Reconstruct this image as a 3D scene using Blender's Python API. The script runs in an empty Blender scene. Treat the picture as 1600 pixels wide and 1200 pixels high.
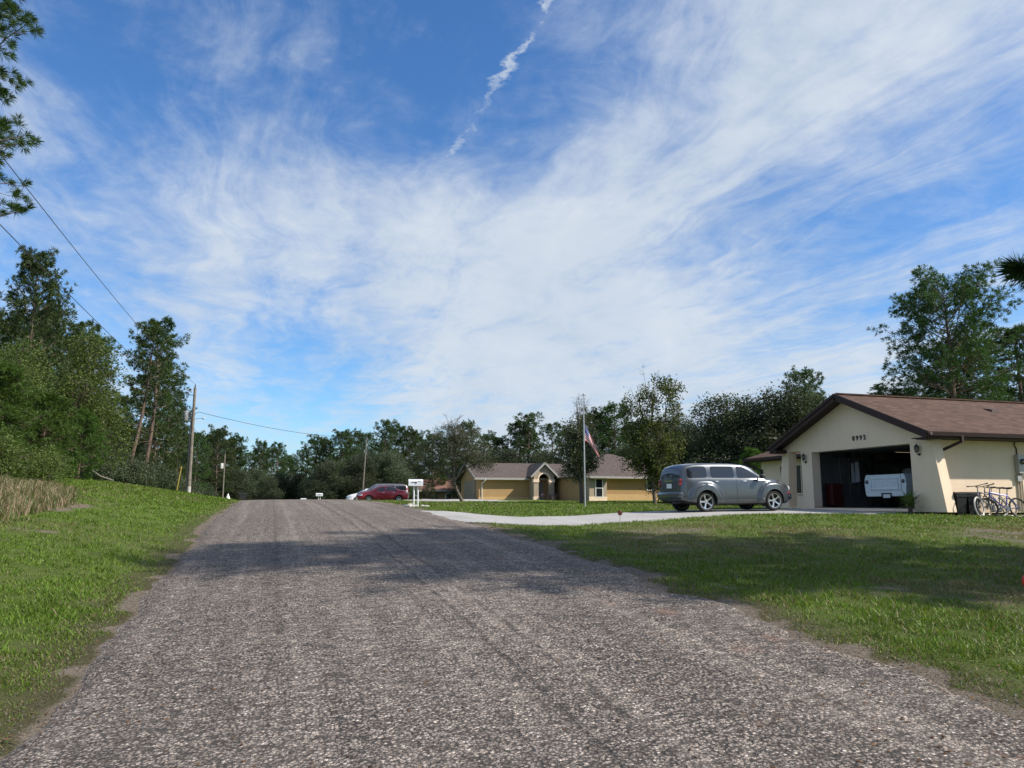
import bpy, bmesh, math, random
import numpy as np
from mathutils import Vector, Matrix
from mathutils.bvhtree import BVHTree
from mathutils.geometry import tessellate_polygon

scene = bpy.context.scene
COL = scene.collection
R = math.radians

# ------------------------------------------------------------------ camera
cam_data = bpy.data.cameras.new('camera')
cam_data.sensor_width = 36.0
cam_data.lens = 36.0 * 1208.0 / 1600.0
cam_data.clip_start = 0.05
cam_data.clip_end = 3000.0
camera = bpy.data.objects.new('camera', cam_data)
COL.objects.link(camera)
camera.location = (0.0, 0.0, 1.55)
camera.rotation_euler = (R(90.0 + 8.7), 0.0, R(-17.2))
scene.camera = camera

# ------------------------------------------------------------------ light
SUN_EL, SUN_AZ = R(41.0), R(122.0)          # azimuth clockwise from +Y (the road's direction)
sun_dir = Vector((math.sin(SUN_AZ) * math.cos(SUN_EL), math.cos(SUN_AZ) * math.cos(SUN_EL), math.sin(SUN_EL)))
sun_data = bpy.data.lights.new('sun', 'SUN')
sun_data.energy = 5.0
sun_data.angle = R(1.0)
sun_data.color = (1.0, 0.92, 0.80)
sun = bpy.data.objects.new('sun', sun_data)
COL.objects.link(sun)
sun.rotation_euler = sun_dir.to_track_quat('Z', 'Y').to_euler()

scene.view_settings.view_transform = 'Standard'
scene.view_settings.look = 'None'
scene.view_settings.exposure = 0.34
scene.view_settings.gamma = 1.0
scene.view_settings.use_curve_mapping = False
try:
    scene.cycles.max_bounces = 6
    scene.cycles.diffuse_bounces = 4
    scene.cycles.glossy_bounces = 3
    scene.cycles.transmission_bounces = 4
    scene.cycles.transparent_max_bounces = 8
    scene.cycles.use_denoising = True
except Exception:
    pass


class NT:
    """small helper round a node tree"""
    def __init__(self, tree):
        self.t = tree
        tree.nodes.clear()

    def n(self, typ, inputs=None, **props):
        nd = self.t.nodes.new(typ)
        for k, v in props.items():
            setattr(nd, k, v)
        for k, v in (inputs or {}).items():
            s = nd.inputs[k]
            if isinstance(v, bpy.types.NodeSocket):
                self.t.links.new(v, s)
            else:
                s.default_value = v
        return nd

    def math(self, op, a, b=None, c=None, clamp=False):
        nd = self.t.nodes.new('ShaderNodeMath')
        nd.operation = op
        nd.use_clamp = clamp
        for i, v in enumerate((a, b, c)):
            if v is None:
                continue
            if isinstance(v, bpy.types.NodeSocket):
                self.t.links.new(v, nd.inputs[i])
            else:
                nd.inputs[i].default_value = v
        return nd.outputs[0]

    def mix(self, fac, a, b, blend='MIX'):
        nd = self.t.nodes.new('ShaderNodeMix')
        nd.data_type = 'RGBA'
        nd.blend_type = blend
        for s, v in ((nd.inputs[0], fac), (nd.inputs[6], a), (nd.inputs[7], b)):
            if isinstance(v, bpy.types.NodeSocket):
                self.t.links.new(v, s)
            elif isinstance(v, (int, float)):
                s.default_value = v
            else:
                s.default_value = (*v, 1.0) if len(v) == 3 else v
        return nd.outputs[2]

    def ramp(self, fac, stops, interp='LINEAR'):
        nd = self.t.nodes.new('ShaderNodeValToRGB')
        nd.color_ramp.interpolation = interp
        el = nd.color_ramp.elements
        while len(el) < len(stops):
            el.new(0.5)
        for e, (p, c) in zip(el, stops):
            e.position = p
            c = (c, c, c) if isinstance(c, (int, float)) else c
            e.color = (*c, 1.0)
        self.t.links.new(fac, nd.inputs[0])
        return nd.outputs[0]

    def noise(self, vec, scale, detail=4.0, rough=0.55, dist=0.0):
        nd = self.n('ShaderNodeTexNoise', {'Scale': scale, 'Detail': detail, 'Roughness': rough, 'Distortion': dist})
        if vec is not None:
            self.t.links.new(vec, nd.inputs['Vector'])
        return nd.outputs[0]

    def scale(self, vec, s):
        nd = self.n('ShaderNodeMapping')
        self.t.links.new(vec, nd.inputs['Vector'])
        nd.inputs['Scale'].default_value = s
        return nd.outputs[0]

    def link(self, a, b):
        self.t.links.new(a, b)


# ------------------------------------------------------------------ sky with high cirrus
# each row: a direction in the sky and how much thin cloud stands there
CIRRUS = [
    (-0.250,0.848,0.467,0.38), (-0.105,0.849,0.518,0.20), (0.045,0.847,0.530,0.22), (-0.118,0.889,0.442,0.12),
    (-0.218,0.882,0.419,0.20), (-0.016,0.874,0.486,0.42), (0.108,0.863,0.494,0.42), (0.178,0.863,0.472,0.30),
    (0.131,0.826,0.549,0.08), (0.213,0.817,0.535,0.08), (0.219,0.867,0.447,0.12), (0.285,0.841,0.461,0.04),
    (0.326,0.796,0.510,0.18), (0.359,0.755,0.549,0.42), (0.459,0.727,0.511,0.72), (0.568,0.644,0.512,0.80),
    (0.675,0.564,0.476,0.75), (0.400,0.795,0.456,0.72), (0.535,0.718,0.446,0.85), (0.641,0.637,0.429,0.62),
    (0.711,0.573,0.408,0.50), (0.710,0.599,0.370,0.30), (0.655,0.657,0.373,0.55), (0.620,0.727,0.295,0.20),
    (0.566,0.775,0.281,0.32), (0.706,0.645,0.292,0.25), (0.736,0.596,0.321,0.50), (0.743,0.616,0.264,0.40),
    (0.688,0.687,0.235,0.55), (0.600,0.763,0.240,0.42), (0.525,0.776,0.350,0.68), (0.351,0.861,0.369,0.95),
    (0.197,0.908,0.369,0.92), (0.043,0.935,0.353,0.85), (-0.089,0.937,0.339,0.62), (-0.206,0.917,0.340,0.25),
    (-0.236,0.938,0.255,0.40), (-0.141,0.959,0.247,0.50), (-0.029,0.955,0.295,0.72), (0.140,0.944,0.300,0.68),
    (0.010,0.969,0.246,0.42), (0.208,0.950,0.232,0.85), (0.364,0.898,0.247,0.92), (0.471,0.841,0.266,0.78),
    (-0.074,0.986,0.149,0.55), (0.015,0.988,0.153,0.02), (0.070,0.990,0.123,0.20), (0.099,0.979,0.180,0.60),
    (0.212,0.965,0.151,0.78), (0.370,0.917,0.151,0.75), (0.512,0.840,0.178,0.80), (0.633,0.753,0.177,0.85),
    (-0.197,0.964,0.176,0.52), (-0.005,0.997,0.082,0.48), (-0.12,0.989,0.085,0.50), (0.083,0.897,0.433,0.25), (-0.069,0.913,0.402,0.22),
]
world = bpy.data.worlds.new('World')
scene.world = world
world.use_nodes = True
w = NT(world.node_tree)
sky = w.n('ShaderNodeTexSky')
sky.sky_type = 'NISHITA'
sky.sun_disc = False
sky.sun_elevation = SUN_EL
sky.sun_rotation = SUN_AZ
sky.altitude = 50.0
sky.air_density = 1.0
sky.dust_density = 0.6
sky.ozone_density = 1.6
tc = w.n('ShaderNodeTexCoord')
dirv = w.n('ShaderNodeVectorMath', {0: tc.outputs['Generated']}, operation='NORMALIZE').outputs[0]
sep = w.n('ShaderNodeSeparateXYZ', {0: dirv})
dz = w.math('MAXIMUM', sep.outputs[2], 0.03)
u_ = w.math('DIVIDE', sep.outputs[0], dz)
v_ = w.math('DIVIDE', sep.outputs[1], dz)
plane = w.n('ShaderNodeCombineXYZ', {0: u_, 1: v_, 2: 0.0}).outputs[0]
num = None
den = None
for (dx, dy, dzz, val) in CIRRUS:
    dt = w.n('ShaderNodeVectorMath', {0: dirv, 1: (dx, dy, dzz)}, operation='DOT_PRODUCT').outputs['Value']
    e = w.math('EXPONENT', w.math('MULTIPLY_ADD', dt, 260.0, -260.0))
    num = w.math('MULTIPLY', e, val) if num is None else w.math('MULTIPLY_ADD', e, val, num)
    den = e if den is None else w.math('ADD', e, den)
field = w.math('DIVIDE', w.math('ADD', num, 0.012 * 0.5), w.math('ADD', den, 0.012))
# warp, then long fibres that run along the wind (the contrail's direction) and soft cells
warp = w.n('ShaderNodeTexNoise', {'Vector': w.scale(plane, (1.2, 0.7, 1.0)), 'Scale': 1.0, 'Detail': 3.0})
wp = w.n('ShaderNodeVectorMath', {0: warp.outputs['Color'], 1: (0.5, 0.5, 0.5)}, operation='SUBTRACT').outputs[0]
wp = w.n('ShaderNodeVectorMath', {0: wp, 'Scale': 0.9}, operation='SCALE').outputs[0]
pw = w.n('ShaderNodeVectorMath', {0: plane, 1: wp}, operation='ADD').outputs[0]
fib = w.noise(w.scale(pw, (3.2, 0.8, 1.0)), 1.0, 10.0, 0.68, 0.4)
soft = w.noise(w.scale(pw, (1.1, 0.9, 1.0)), 1.3, 8.0, 0.6)
fine = w.noise(w.scale(pw, (9.0, 5.0, 1.0)), 1.0, 6.0, 0.65)
# the tall cells also seen by angle, so that the upper sky keeps detail
cell = w.noise(w.scale(dirv, (7.0, 7.0, 12.0)), 1.0, 9.0, 0.62, 0.3)
tex = w.math('MULTIPLY_ADD', w.math('SUBTRACT', fib, 0.5), 1.15, w.math('MULTIPLY', w.math('SUBTRACT', soft, 0.5), 1.0))
tex = w.math('MULTIPLY_ADD', w.math('SUBTRACT', fine, 0.5), 0.55, tex)
tex = w.math('MULTIPLY_ADD', w.math('SUBTRACT', cell, 0.5), 0.9, tex)
# long parallel streets of cloud, drawn out along the wind
band = w.noise(w.scale(pw, (3.0, 0.14, 1.0)), 1.0, 5.0, 0.6)
tex = w.math('MULTIPLY_ADD', w.math('SUBTRACT', band, 0.5), 1.0, tex)
dens = w.math('ADD', field, w.math('MULTIPLY', tex, 0.66))
dens = w.n('ShaderNodeMapRange', {'Value': dens, 'From Min': 0.10, 'From Max': 0.90, 'To Min': 0.0, 'To Max': 1.0}, interpolation_type='SMOOTHSTEP').outputs[0]
# contrail: a ragged line along +Y in the cloud plane
cn = w.noise(w.scale(plane, (5.0, 5.0, 1.0)), 1.6, 6.0, 0.7)
cx = w.math('MULTIPLY_ADD', v_, 0.067, w.math('MULTIPLY_ADD', w.math('SUBTRACT', cn, 0.5), 0.15, u_))
cx = w.math('ABSOLUTE', w.math('ADD', cx, -0.593))
cline = w.n('ShaderNodeMapRange', {'Value': cx, 'From Min': 0.0, 'From Max': 0.019, 'To Min': 1.0, 'To Max': 0.0}, interpolation_type='SMOOTHSTEP').outputs[0]
cspan = w.n('ShaderNodeMapRange', {'Value': v_, 'From Min': 1.95, 'From Max': 2.3, 'To Min': 1.0, 'To Max': 0.0}, interpolation_type='SMOOTHSTEP').outputs[0]
cbreak = w.n('ShaderNodeMapRange', {'Value': w.noise(w.scale(plane, (9.0, 4.0, 1.0)), 1.5, 5.0, 0.7), 'From Min': 0.37, 'From Max': 0.60}).outputs[0]
ctr = w.math('MULTIPLY', w.math('MULTIPLY', cline, cspan), w.math('MULTIPLY', cbreak, 0.75))
dens = w.math('MAXIMUM', dens, ctr)
dens = w.math('MULTIPLY', dens, 0.94)
SKY_STRENGTH = 0.11
skyc = w.n('ShaderNodeHueSaturation', {'Saturation': 1.16, 'Value': 0.98, 'Color': sky.outputs[0]}).outputs[0]
skyc = w.mix(1.0, skyc, (0.75, 1.02, 1.28), 'MULTIPLY')
cshade = w.mix(w.n('ShaderNodeMapRange', {'Value': cell, 'From Min': 0.35, 'From Max': 0.7}).outputs[0], (4.25, 4.85, 5.6), (5.15, 5.6, 6.15))
col = w.mix(dens, skyc, cshade)
bg = w.n('ShaderNodeBackground', {'Color': col, 'Strength': SKY_STRENGTH})
wo = w.n('ShaderNodeOutputWorld', {0: bg.outputs[0]})
try:
    world.cycles.sampling_method = 'MANUAL'
    world.cycles.sample_map_resolution = 512
except Exception:
    pass


# ------------------------------------------------------------------ helpers: objects
def tag(o, label=None, cat=None, group=None, kind=None):
    if label:
        o['label'] = label
    if cat:
        o['category'] = cat
    if group:
        o['group'] = group
    if kind:
        o['kind'] = kind
    return o


def put(name, me, parent=None, loc=None):
    o = bpy.data.objects.new(name, me)
    COL.objects.link(o)
    if parent is not None:
        o.parent = parent
    if loc is not None:
        o.location = loc
    return o


def thing(name, label, cat, loc=(0, 0, 0), rz=0.0, group=None):
    o = put(name, None, None, loc)
    o.empty_display_size = 0.2
    o.rotation_euler = (0, 0, rz)
    return tag(o, label, cat, group)


def copy_tree(o, parent=None):
    c = o.copy()
    COL.objects.link(c)
    c.parent = parent
    for ch in list(o.children):
        copy_tree(ch, c)
    return c


class MB:
    """collects faces; build() links them as ONE mesh object"""
    def __init__(self):
        self.v = []
        self.f = []
        self.m = []

    def add(self, verts, faces, mi=0):
        b = len(self.v)
        self.v.extend([tuple(p) for p in verts])
        for f in faces:
            self.f.append(tuple(i + b for i in f))
            self.m.append(mi)
        return self

    def box(self, x0, x1, y0, y1, z0, z1, mi=0):
        vs = [(x, y, z) for z in (z0, z1) for y in (y0, y1) for x in (x0, x1)]
        return self.add(vs, [(0, 2, 3, 1), (4, 5, 7, 6), (0, 1, 5, 4), (2, 6, 7, 3), (0, 4, 6, 2), (1, 3, 7, 5)], mi)

    def bbox(self, x0, x1, y0, y1, z0, z1, b=0.01, mi=0):
        """box with bevelled vertical and horizontal edges"""
        bm = bmesh.new()
        bmesh.ops.create_cube(bm, size=1.0)
        for v in bm.verts:
            v.co = Vector(((x0 + x1) / 2 + v.co.x * (x1 - x0), (y0 + y1) / 2 + v.co.y * (y1 - y0), (z0 + z1) / 2 + v.co.z * (z1 - z0)))
        bmesh.ops.bevel(bm, geom=list(bm.edges), offset=b, segments=2, affect='EDGES', profile=0.5)
        self.frombm(bm, mi)
        return self

    def frombm(self, bm, mi=0):
        bm.verts.index_update()
        self.add([v.co[:] for v in bm.verts], [[v.index for v in f.verts] for f in bm.faces], mi)
        bm.free()

    def bar(self, p0, p1, wdt, hgt, mi=0, up=(0, 0, 1)):
        p0, p1 = Vector(p0), Vector(p1)
        d = (p1 - p0).normalized()
        s = d.cross(Vector(up))
        if s.length < 1e-4:
            s = d.cross(Vector((1, 0, 0)))
        s.normalize()
        t = s.cross(d)
        vs = []
        for p in (p0, p1):
            for a, b in ((-1, -1), (1, -1), (1, 1), (-1, 1)):
                vs.append(p + s * (a * wdt / 2) + t * (b * hgt / 2))
        return self.add(vs, [(0, 1, 2, 3), (4, 7, 6, 5), (0, 4, 5, 1), (1, 5, 6, 2), (2, 6, 7, 3), (3, 7, 4, 0)], mi)

    def tube(self, pts, radii, n=8, mi=0, caps=True):
        pts = [Vector(p) for p in pts]
        if isinstance(radii, (int, float)):
            radii = [radii] * len(pts)
        vs = []
        prev = None
        for i, p in enumerate(pts):
            d = (pts[min(i + 1, len(pts) - 1)] - pts[max(i - 1, 0)])
            if d.length < 1e-9:
                d = Vector((0, 0, 1))
            d.normalize()
            if prev is None:
                s = d.cross(Vector((0, 0, 1)))
                if s.length < 1e-3:
                    s = d.cross(Vector((1, 0, 0)))
            else:
                s = prev - d * prev.dot(d)
                if s.length < 1e-4:
                    s = d.cross(Vector((1, 0, 0)))
            s.normalize()
            prev = s
            t = d.cross(s)
            for k in range(n):
                a = 2 * math.pi * k / n
                vs.append(p + (s * math.cos(a) + t * math.sin(a)) * radii[i])
        fs = []
        for i in range(len(pts) - 1):
            for k in range(n):
                a, b = i * n + k, i * n + (k + 1) % n
                fs.append((a, b, b + n, a + n))
        if caps:
            fs.append(tuple(range(n - 1, -1, -1)))
            fs.append(tuple((len(pts) - 1) * n + k for k in range(n)))
        return self.add(vs, fs, mi)

    def lathe(self, prof, n=24, org=(0, 0, 0), axis='Z', mi=0):
        vs = []
        for r_, h in prof:
            for k in range(n):
                a = 2 * math.pi * k / n
                c, s = math.cos(a) * r_, math.sin(a) * r_
                p = {'Z': (c, s, h), 'Y': (c, h, s), 'X': (h, c, s)}[axis]
                vs.append((p[0] + org[0], p[1] + org[1], p[2] + org[2]))
        fs = []
        for i in range(len(prof) - 1):
            for k in range(n):
                a, b = i * n + k, i * n + (k + 1) % n
                fs.append((a, b, b + n, a + n))
        return self.add(vs, fs, mi)

    def prism(self, loops, fn, mi=0):
        """loops: outer polygon then holes, in 2D; fn(a, b, side) -> 3D with side 0 / 1"""
        flat = [p for l in loops for p in l]
        tris = tessellate_polygon([[Vector((p[0], p[1], 0)) for p in l] for l in loops])
        n = len(flat)
        vs = [fn(p[0], p[1], 0) for p in flat] + [fn(p[0], p[1], 1) for p in flat]
        fs = [tuple(t) for t in tris] + [tuple(i + n for i in reversed(t)) for t in tris]
        b = 0
        for l in loops:
            k = len(l)
            for i in range(k):
                a, c = b + i, b + (i + 1) % k
                fs.append((a, c, c + n, a + n))
            b += k
        return self.add(vs, fs, mi)

    def build(self, name, mats, parent=None, smooth=False, loc=None, fix=True):
        me = bpy.data.meshes.new(name)
        me.from_pydata(self.v, [], self.f)
        if not isinstance(mats, (list, tuple)):
            mats = [mats]
        for mt in mats:
            me.materials.append(mt)
        if len(mats) > 1:
            me.polygons.foreach_set('material_index', self.m)
        if fix:
            bm = bmesh.new()
            bm.from_mesh(me)
            bmesh.ops.recalc_face_normals(bm, faces=bm.faces)
            bm.to_mesh(me)
            bm.free()
        if smooth:
            me.polygons.foreach_set('use_smooth', [True] * len(me.polygons))
            try:
                me.set_sharp_from_angle(angle=R(35))
            except Exception:
                pass
        me.update()
        return put(name, me, parent, loc)


def np_mesh(name, verts, tris, mat, cols=None, parent=None):
    """triangle soup from numpy arrays"""
    me = bpy.data.meshes.new(name)
    verts = np.ascontiguousarray(verts, dtype=np.float32)
    tris = np.ascontiguousarray(tris, dtype=np.int32)
    me.vertices.add(len(verts))
    me.vertices.foreach_set('co', verts.ravel())
    me.loops.add(tris.size)
    me.loops.foreach_set('vertex_index', tris.ravel())
    me.polygons.add(len(tris))
    me.polygons.foreach_set('loop_start', np.arange(0, tris.size, 3, dtype=np.int32))
    me.materials.append(mat)
    if cols is not None:
        at = me.color_attributes.new('tint', 'FLOAT_COLOR', 'POINT')
        c4 = np.ones((len(verts), 4), np.float32)
        c4[:, :3] = cols
        at.data.foreach_set('color', c4.ravel())
    me.update(calc_edges=True)
    return me


def rng_noise(seed):
    """2D value noise with fbm, numpy"""
    g = np.random.default_rng(seed).random((256, 256))

    def base(x, y):
        xi = np.floor(x).astype(int)
        yi = np.floor(y).astype(int)
        fx, fy = x - xi, y - yi
        fx = fx * fx * (3 - 2 * fx)
        fy = fy * fy * (3 - 2 * fy)
        a = g[xi % 256, yi % 256]
        b = g[(xi + 1) % 256, yi % 256]
        c = g[xi % 256, (yi + 1) % 256]
        d = g[(xi + 1) % 256, (yi + 1) % 256]
        return (a * (1 - fx) + b * fx) * (1 - fy) + (c * (1 - fx) + d * fx) * fy

    def fbm(x, y, octv=4):
        x = np.asarray(x, float)
        y = np.asarray(y, float)
        s, amp, tot = 0.0, 1.0, 0.0
        for o in range(octv):
            s = s + amp * base(x * 2 ** o + 17.3 * o, y * 2 ** o + 5.1 * o)
            tot += amp
            amp *= 0.5
        return s / tot
    return fbm


def sstep(a, b, x):
    t = np.clip((np.asarray(x, float) - a) / (b - a), 0, 1)
    return t * t * (3 - 2 * t)


# ------------------------------------------------------------------ helpers: materials
def new_mat(name):
    m = bpy.data.materials.new(name)
    m.use_nodes = True
    t = NT(m.node_tree)
    out = t.n('ShaderNodeOutputMaterial')
    return m, t, out


def paint(name, col, rough=0.6, metal=0.0, var=0.08, scale=6.0, bump=0.0, bscale=60.0, coat=0.0, spec=0.5):
    """plain surface with mild colour variation and fine relief"""
    m, t, out = new_mat(name)
    geo = t.n('ShaderNodeTexCoord').outputs['Object']
    nz = t.noise(geo, scale, 5.0, 0.6)
    dark = tuple(c * (1 - var * 1.6) for c in col)
    lite = tuple(min(1, c * (1 + var)) for c in col)
    c = t.ramp(nz, [(0.3, dark), (0.7, lite)])
    b = t.n('ShaderNodeBsdfPrincipled', {'Base Color': c, 'Roughness': rough, 'Metallic': metal})
    b.inputs['Coat Weight'].default_value = coat
    b.inputs['Specular IOR Level'].default_value = spec
    if bump > 0:
        bn = t.noise(geo, bscale, 4.0, 0.6)
        bp = t.n('ShaderNodeBump', {'Height': bn, 'Strength': bump, 'Distance': 0.02})
        t.link(bp.outputs[0], b.inputs['Normal'])
    t.link(b.outputs[0], out.inputs[0])
    return m


def foliage(name, c0, c1, c2, trans=0.3, rough=0.55, attr=False):
    """leaf or needle material: three tones picked per leaf and per tree"""
    m, t, out = new_mat(name)
    if attr:
        c = t.n('ShaderNodeVertexColor', layer_name='tint').outputs[0]
    else:
        isl = t.n('ShaderNodeNewGeometry').outputs['Random Per Island']
        ob = t.n('ShaderNodeObjectInfo').outputs['Random']
        pos = t.n('ShaderNodeTexCoord').outputs['Object']
        big = t.noise(pos, 0.55, 3.0, 0.6)
        f = t.math('ADD', t.math('MULTIPLY', isl, 0.55), t.math('MULTIPLY', t.math('SUBTRACT', big, 0.28), 0.9))
        c = t.ramp(f, [(0.05, c0), (0.5, c1), (0.95, c2)])
        v = t.math('MULTIPLY_ADD', ob, 0.45, 0.78)
        c = t.n('ShaderNodeHueSaturation', {'Color': c, 'Value': v, 'Hue': t.math('MULTIPLY_ADD', ob, 0.03, 0.485)}).outputs[0]
    b = t.n('ShaderNodeBsdfPrincipled', {'Base Color': c, 'Roughness': rough})
    b.inputs['Specular IOR Level'].default_value = 0.3
    tr = t.n('ShaderNodeBsdfTranslucent', {'Color': t.mix(1.0, c, (1.15, 1.2, 0.5), 'MULTIPLY')})
    mx = t.n('ShaderNodeMixShader', {0: trans, 1: b.outputs[0], 2: tr.outputs[0]})
    t.link(mx.outputs[0], out.inputs[0])
    return m


def glass_mat(name, col=(0.02, 0.025, 0.03), rough=0.04):
    m, t, out = new_mat(name)
    b = t.n('ShaderNodeBsdfPrincipled', {'Base Color': (*col, 1), 'Roughness': rough})
    b.inputs['Specular IOR Level'].default_value = 0.75
    b.inputs['Coat Weight'].default_value = 0.4
    b.inputs['Coat Roughness'].default_value = 0.02
    t.link(b.outputs[0], out.inputs[0])
    return m


def carpaint(name, col, metal=0.75, rough=0.32):
    m, t, out = new_mat(name)
    pos = t.n('ShaderNodeTexCoord').outputs['Object']
    d = t.noise(pos, 3.0, 4.0, 0.6)
    c = t.ramp(d, [(0.3, tuple(x * 0.92 for x in col)), (0.7, col)])
    b = t.n('ShaderNodeBsdfPrincipled', {'Base Color': c, 'Roughness': rough, 'Metallic': metal})
    b.inputs['Coat Weight'].default_value = 0.8
    b.inputs['Coat Roughness'].default_value = 0.06
    t.link(b.outputs[0], out.inputs[0])
    return m


def shingle_mat(name, c0, c1, c2, course=0.145):
    """asphalt shingles: courses along the slope, tabs, mottled granules (uses UV in metres)"""
    m, t, out = new_mat(name)
    uv = t.n('ShaderNodeUVMap', uv_map='UVMap').outputs[0]
    br = t.n('ShaderNodeTexBrick', {'Vector': uv, 'Scale': 1.0, 'Mortar Size': 0.004, 'Mortar Smooth': 0.3, 'Bias': 0.0,
                                    'Brick Width': 0.30, 'Row Height': course,
                                    'Color1': (*c0, 1), 'Color2': (*c1, 1), 'Mortar': tuple(x * 0.45 for x in c0) + (1,)})
    big = t.noise(uv, 0.7, 5.0, 0.65)
    mid = t.noise(t.scale(uv, (1.0, 4.0, 1.0)), 2.6, 4.0, 0.6)
    gr = t.noise(uv, 90.0, 2.0, 0.6)
    c = t.mix(t.ramp(mid, [(0.42, 0.0), (0.68, 0.7)]), br.outputs[0], c2)
    c = t.mix(t.math('MULTIPLY', t.ramp(big, [(0.35, 0.0), (0.75, 1.0)]), 0.35), c, tuple(x * 0.55 for x in c1))
    c = t.mix(t.ramp(gr, [(0.3, 0.0), (0.75, 0.5)]), c, tuple(x * 0.6 for x in c0))
    b = t.n('ShaderNodeBsdfPrincipled', {'Base Color': c, 'Roughness': 0.93})
    b.inputs['Specular IOR Level'].default_value = 0.2
    sv = t.n('ShaderNodeSeparateXYZ', {0: uv}).outputs[1]
    saw = t.math('FRACT', t.math('DIVIDE', sv, course))
    hgt = t.math('ADD', t.math('MULTIPLY', saw, -0.7), t.math('MULTIPLY', gr, 0.4))
    bp = t.n('ShaderNodeBump', {'Height': hgt, 'Strength': 0.5, 'Distance': 0.02})
    t.link(bp.outputs[0], b.inputs['Normal'])
    t.link(b.outputs[0], out.inputs[0])
    return m


def stucco(name, col, stain=(0.45, 0.4, 0.33)):
    m, t, out = new_mat(name)
    pos = t.n('ShaderNodeTexCoord').outputs['Object']
    big = t.noise(pos, 0.6, 5.0, 0.6)
    mid = t.noise(t.scale(pos, (3.0, 3.0, 0.8)), 1.2, 5.0, 0.65)
    fn = t.noise(pos, 70.0, 4.0, 0.65)
    c = t.ramp(big, [(0.3, tuple(x * 0.92 for x in col)), (0.7, tuple(min(1, x * 1.03) for x in col))])
    c = t.mix(t.ramp(mid, [(0.46, 0.0), (0.78, 0.32)]), c, stain)
    c = t.mix(t.ramp(fn, [(0.3, 0.22), (0.6, 0.0)]), c, tuple(x * 0.65 for x in col))
    b = t.n('ShaderNodeBsdfPrincipled', {'Base Color': c, 'Roughness': 0.9})
    b.inputs['Specular IOR Level'].default_value = 0.25
    bp = t.n('ShaderNodeBump', {'Height': fn, 'Strength': 0.6, 'Distance': 0.012})
    t.link(bp.outputs[0], b.inputs['Normal'])
    t.link(b.outputs[0], out.inputs[0])
    return m


def uv_planar(o, origin, ax_u, ax_v):
    """UV in metres from two axes in the mesh's own space"""
    me = o.data
    uvl = me.uv_layers.new(name='UVMap')
    og, au, av = Vector(origin), Vector(ax_u).normalized(), Vector(ax_v).normalized()
    for lp in me.loops:
        p = me.vertices[lp.vertex_index].co - og
        uvl.data[lp.index].uv = (p.dot(au), p.dot(av))


# ================================================================== GROUND
NZ = rng_noise(3)
NZ2 = rng_noise(11)
PROF_S = [-60, -5, 0, 3.8, 6, 11.1, 17.5, 27.6, 35, 43, 50, 56, 64, 80, 110, 160, 300]
PROF_Z = [-1.8, -0.36, -0.2, 0.04, 0.21, 0.53, 0.89, 1.28, 1.49, 1.61, 1.66, 1.65, 1.55, 1.2, 0.5, 0.1, 0.0]
LAWN_Y = [-60, -5, 0, 5.3, 12, 18, 22, 28, 38, 60, 72, 80, 92, 120, 160, 300]
LAWN_Z = [-1.2, -0.15, -0.03, 0.2, 0.72, 1.08, 1.2, 1.32, 1.22, 1.5, 1.66, 1.8, 1.88, 1.0, 0.4, 0.0]
ROAD_L, ROAD_R = -1.65, 5.2


def smooth_curve(xs, ys):
    """interpolated, then lightly smoothed lookup"""
    gx = np.linspace(xs[0], xs[-1], 3000)
    gy = np.interp(gx, xs, ys)
    k = np.hanning(61)
    k /= k.sum()
    gp = np.pad(gy, 30, mode='edge')
    gy = np.convolve(gp, k, 'valid')
    return lambda v: np.interp(v, gx, gy)


prof = smooth_curve(PROF_S, PROF_Z)
lawnz = smooth_curve(LAWN_Y, LAWN_Z)


def bend(Y):
    return -np.clip(np.asarray(Y, float) - 52, 0, 200) ** 1.5 * 0.006


def zg(X, Y):
    """height of the ground"""
    X = np.asarray(X, float)
    Y = np.asarray(Y, float)
    Xr = X - bend(Y)
    Xc = np.clip(Xr, ROAD_L, ROAD_R)
    base = prof(Y + 0.65 * (Xc - 5.2))
    t = np.clip(ROAD_L - Xr, 0, 400)
    bank = 0.155 * np.clip(t - 0.4, 0, 9.0) * sstep(3, 20, Y + 6) + 0.03 * np.clip(t - 9.4, 0, 40)
    base = base + bank
    k = sstep(5.2, 15, X)
    z = base * (1 - k) + lawnz(Y) * k
    z = z - 0.11 * np.exp(-((X - 8.0) / 3.0) ** 2 - ((Y - 21.0) / 3.2) ** 2) * sstep(5.2, 6.6, X)
    bumps = (NZ(X * 0.35, Y * 0.35, 3) - 0.5) * 0.10
    away = np.clip(np.maximum(ROAD_L - Xr, Xr - ROAD_R), 0, 1.5) / 1.5
    return z + bumps * away


def gz(x, y):
    return float(zg(x, y))


def edge_l(Y):
    return ROAD_L + (NZ2(np.asarray(Y, float) * 1.3, 3.0, 5) - 0.5) * 0.40 + bend(Y)


def edge_r(Y):
    return ROAD_R + (NZ2(np.asarray(Y, float) * 1.1, 41.0, 4) - 0.5) * 0.6 + bend(Y)


# concrete drive of the near house: outline in plan
DRIVE = [(4.9, 21.0), (5.6, 20.3), (7.0, 19.9), (9.8, 20.3), (12.2, 20.8), (16.0, 21.0), (20.28, 20.5), (20.28, 26.0), (16.5, 25.6), (13.0, 24.5), (9.5, 23.4), (7.6, 23.5), (6.4, 24.8), (5.6, 26.4), (4.9, 27.4)]
# drive of the far house, where the red sedan stands
DRIVE2 = [(3.9, 68.8), (22.2, 69.5), (22.2, 91.0), (17.0, 91.0), (16.0, 79.5), (3.7, 79.5)]


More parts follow.
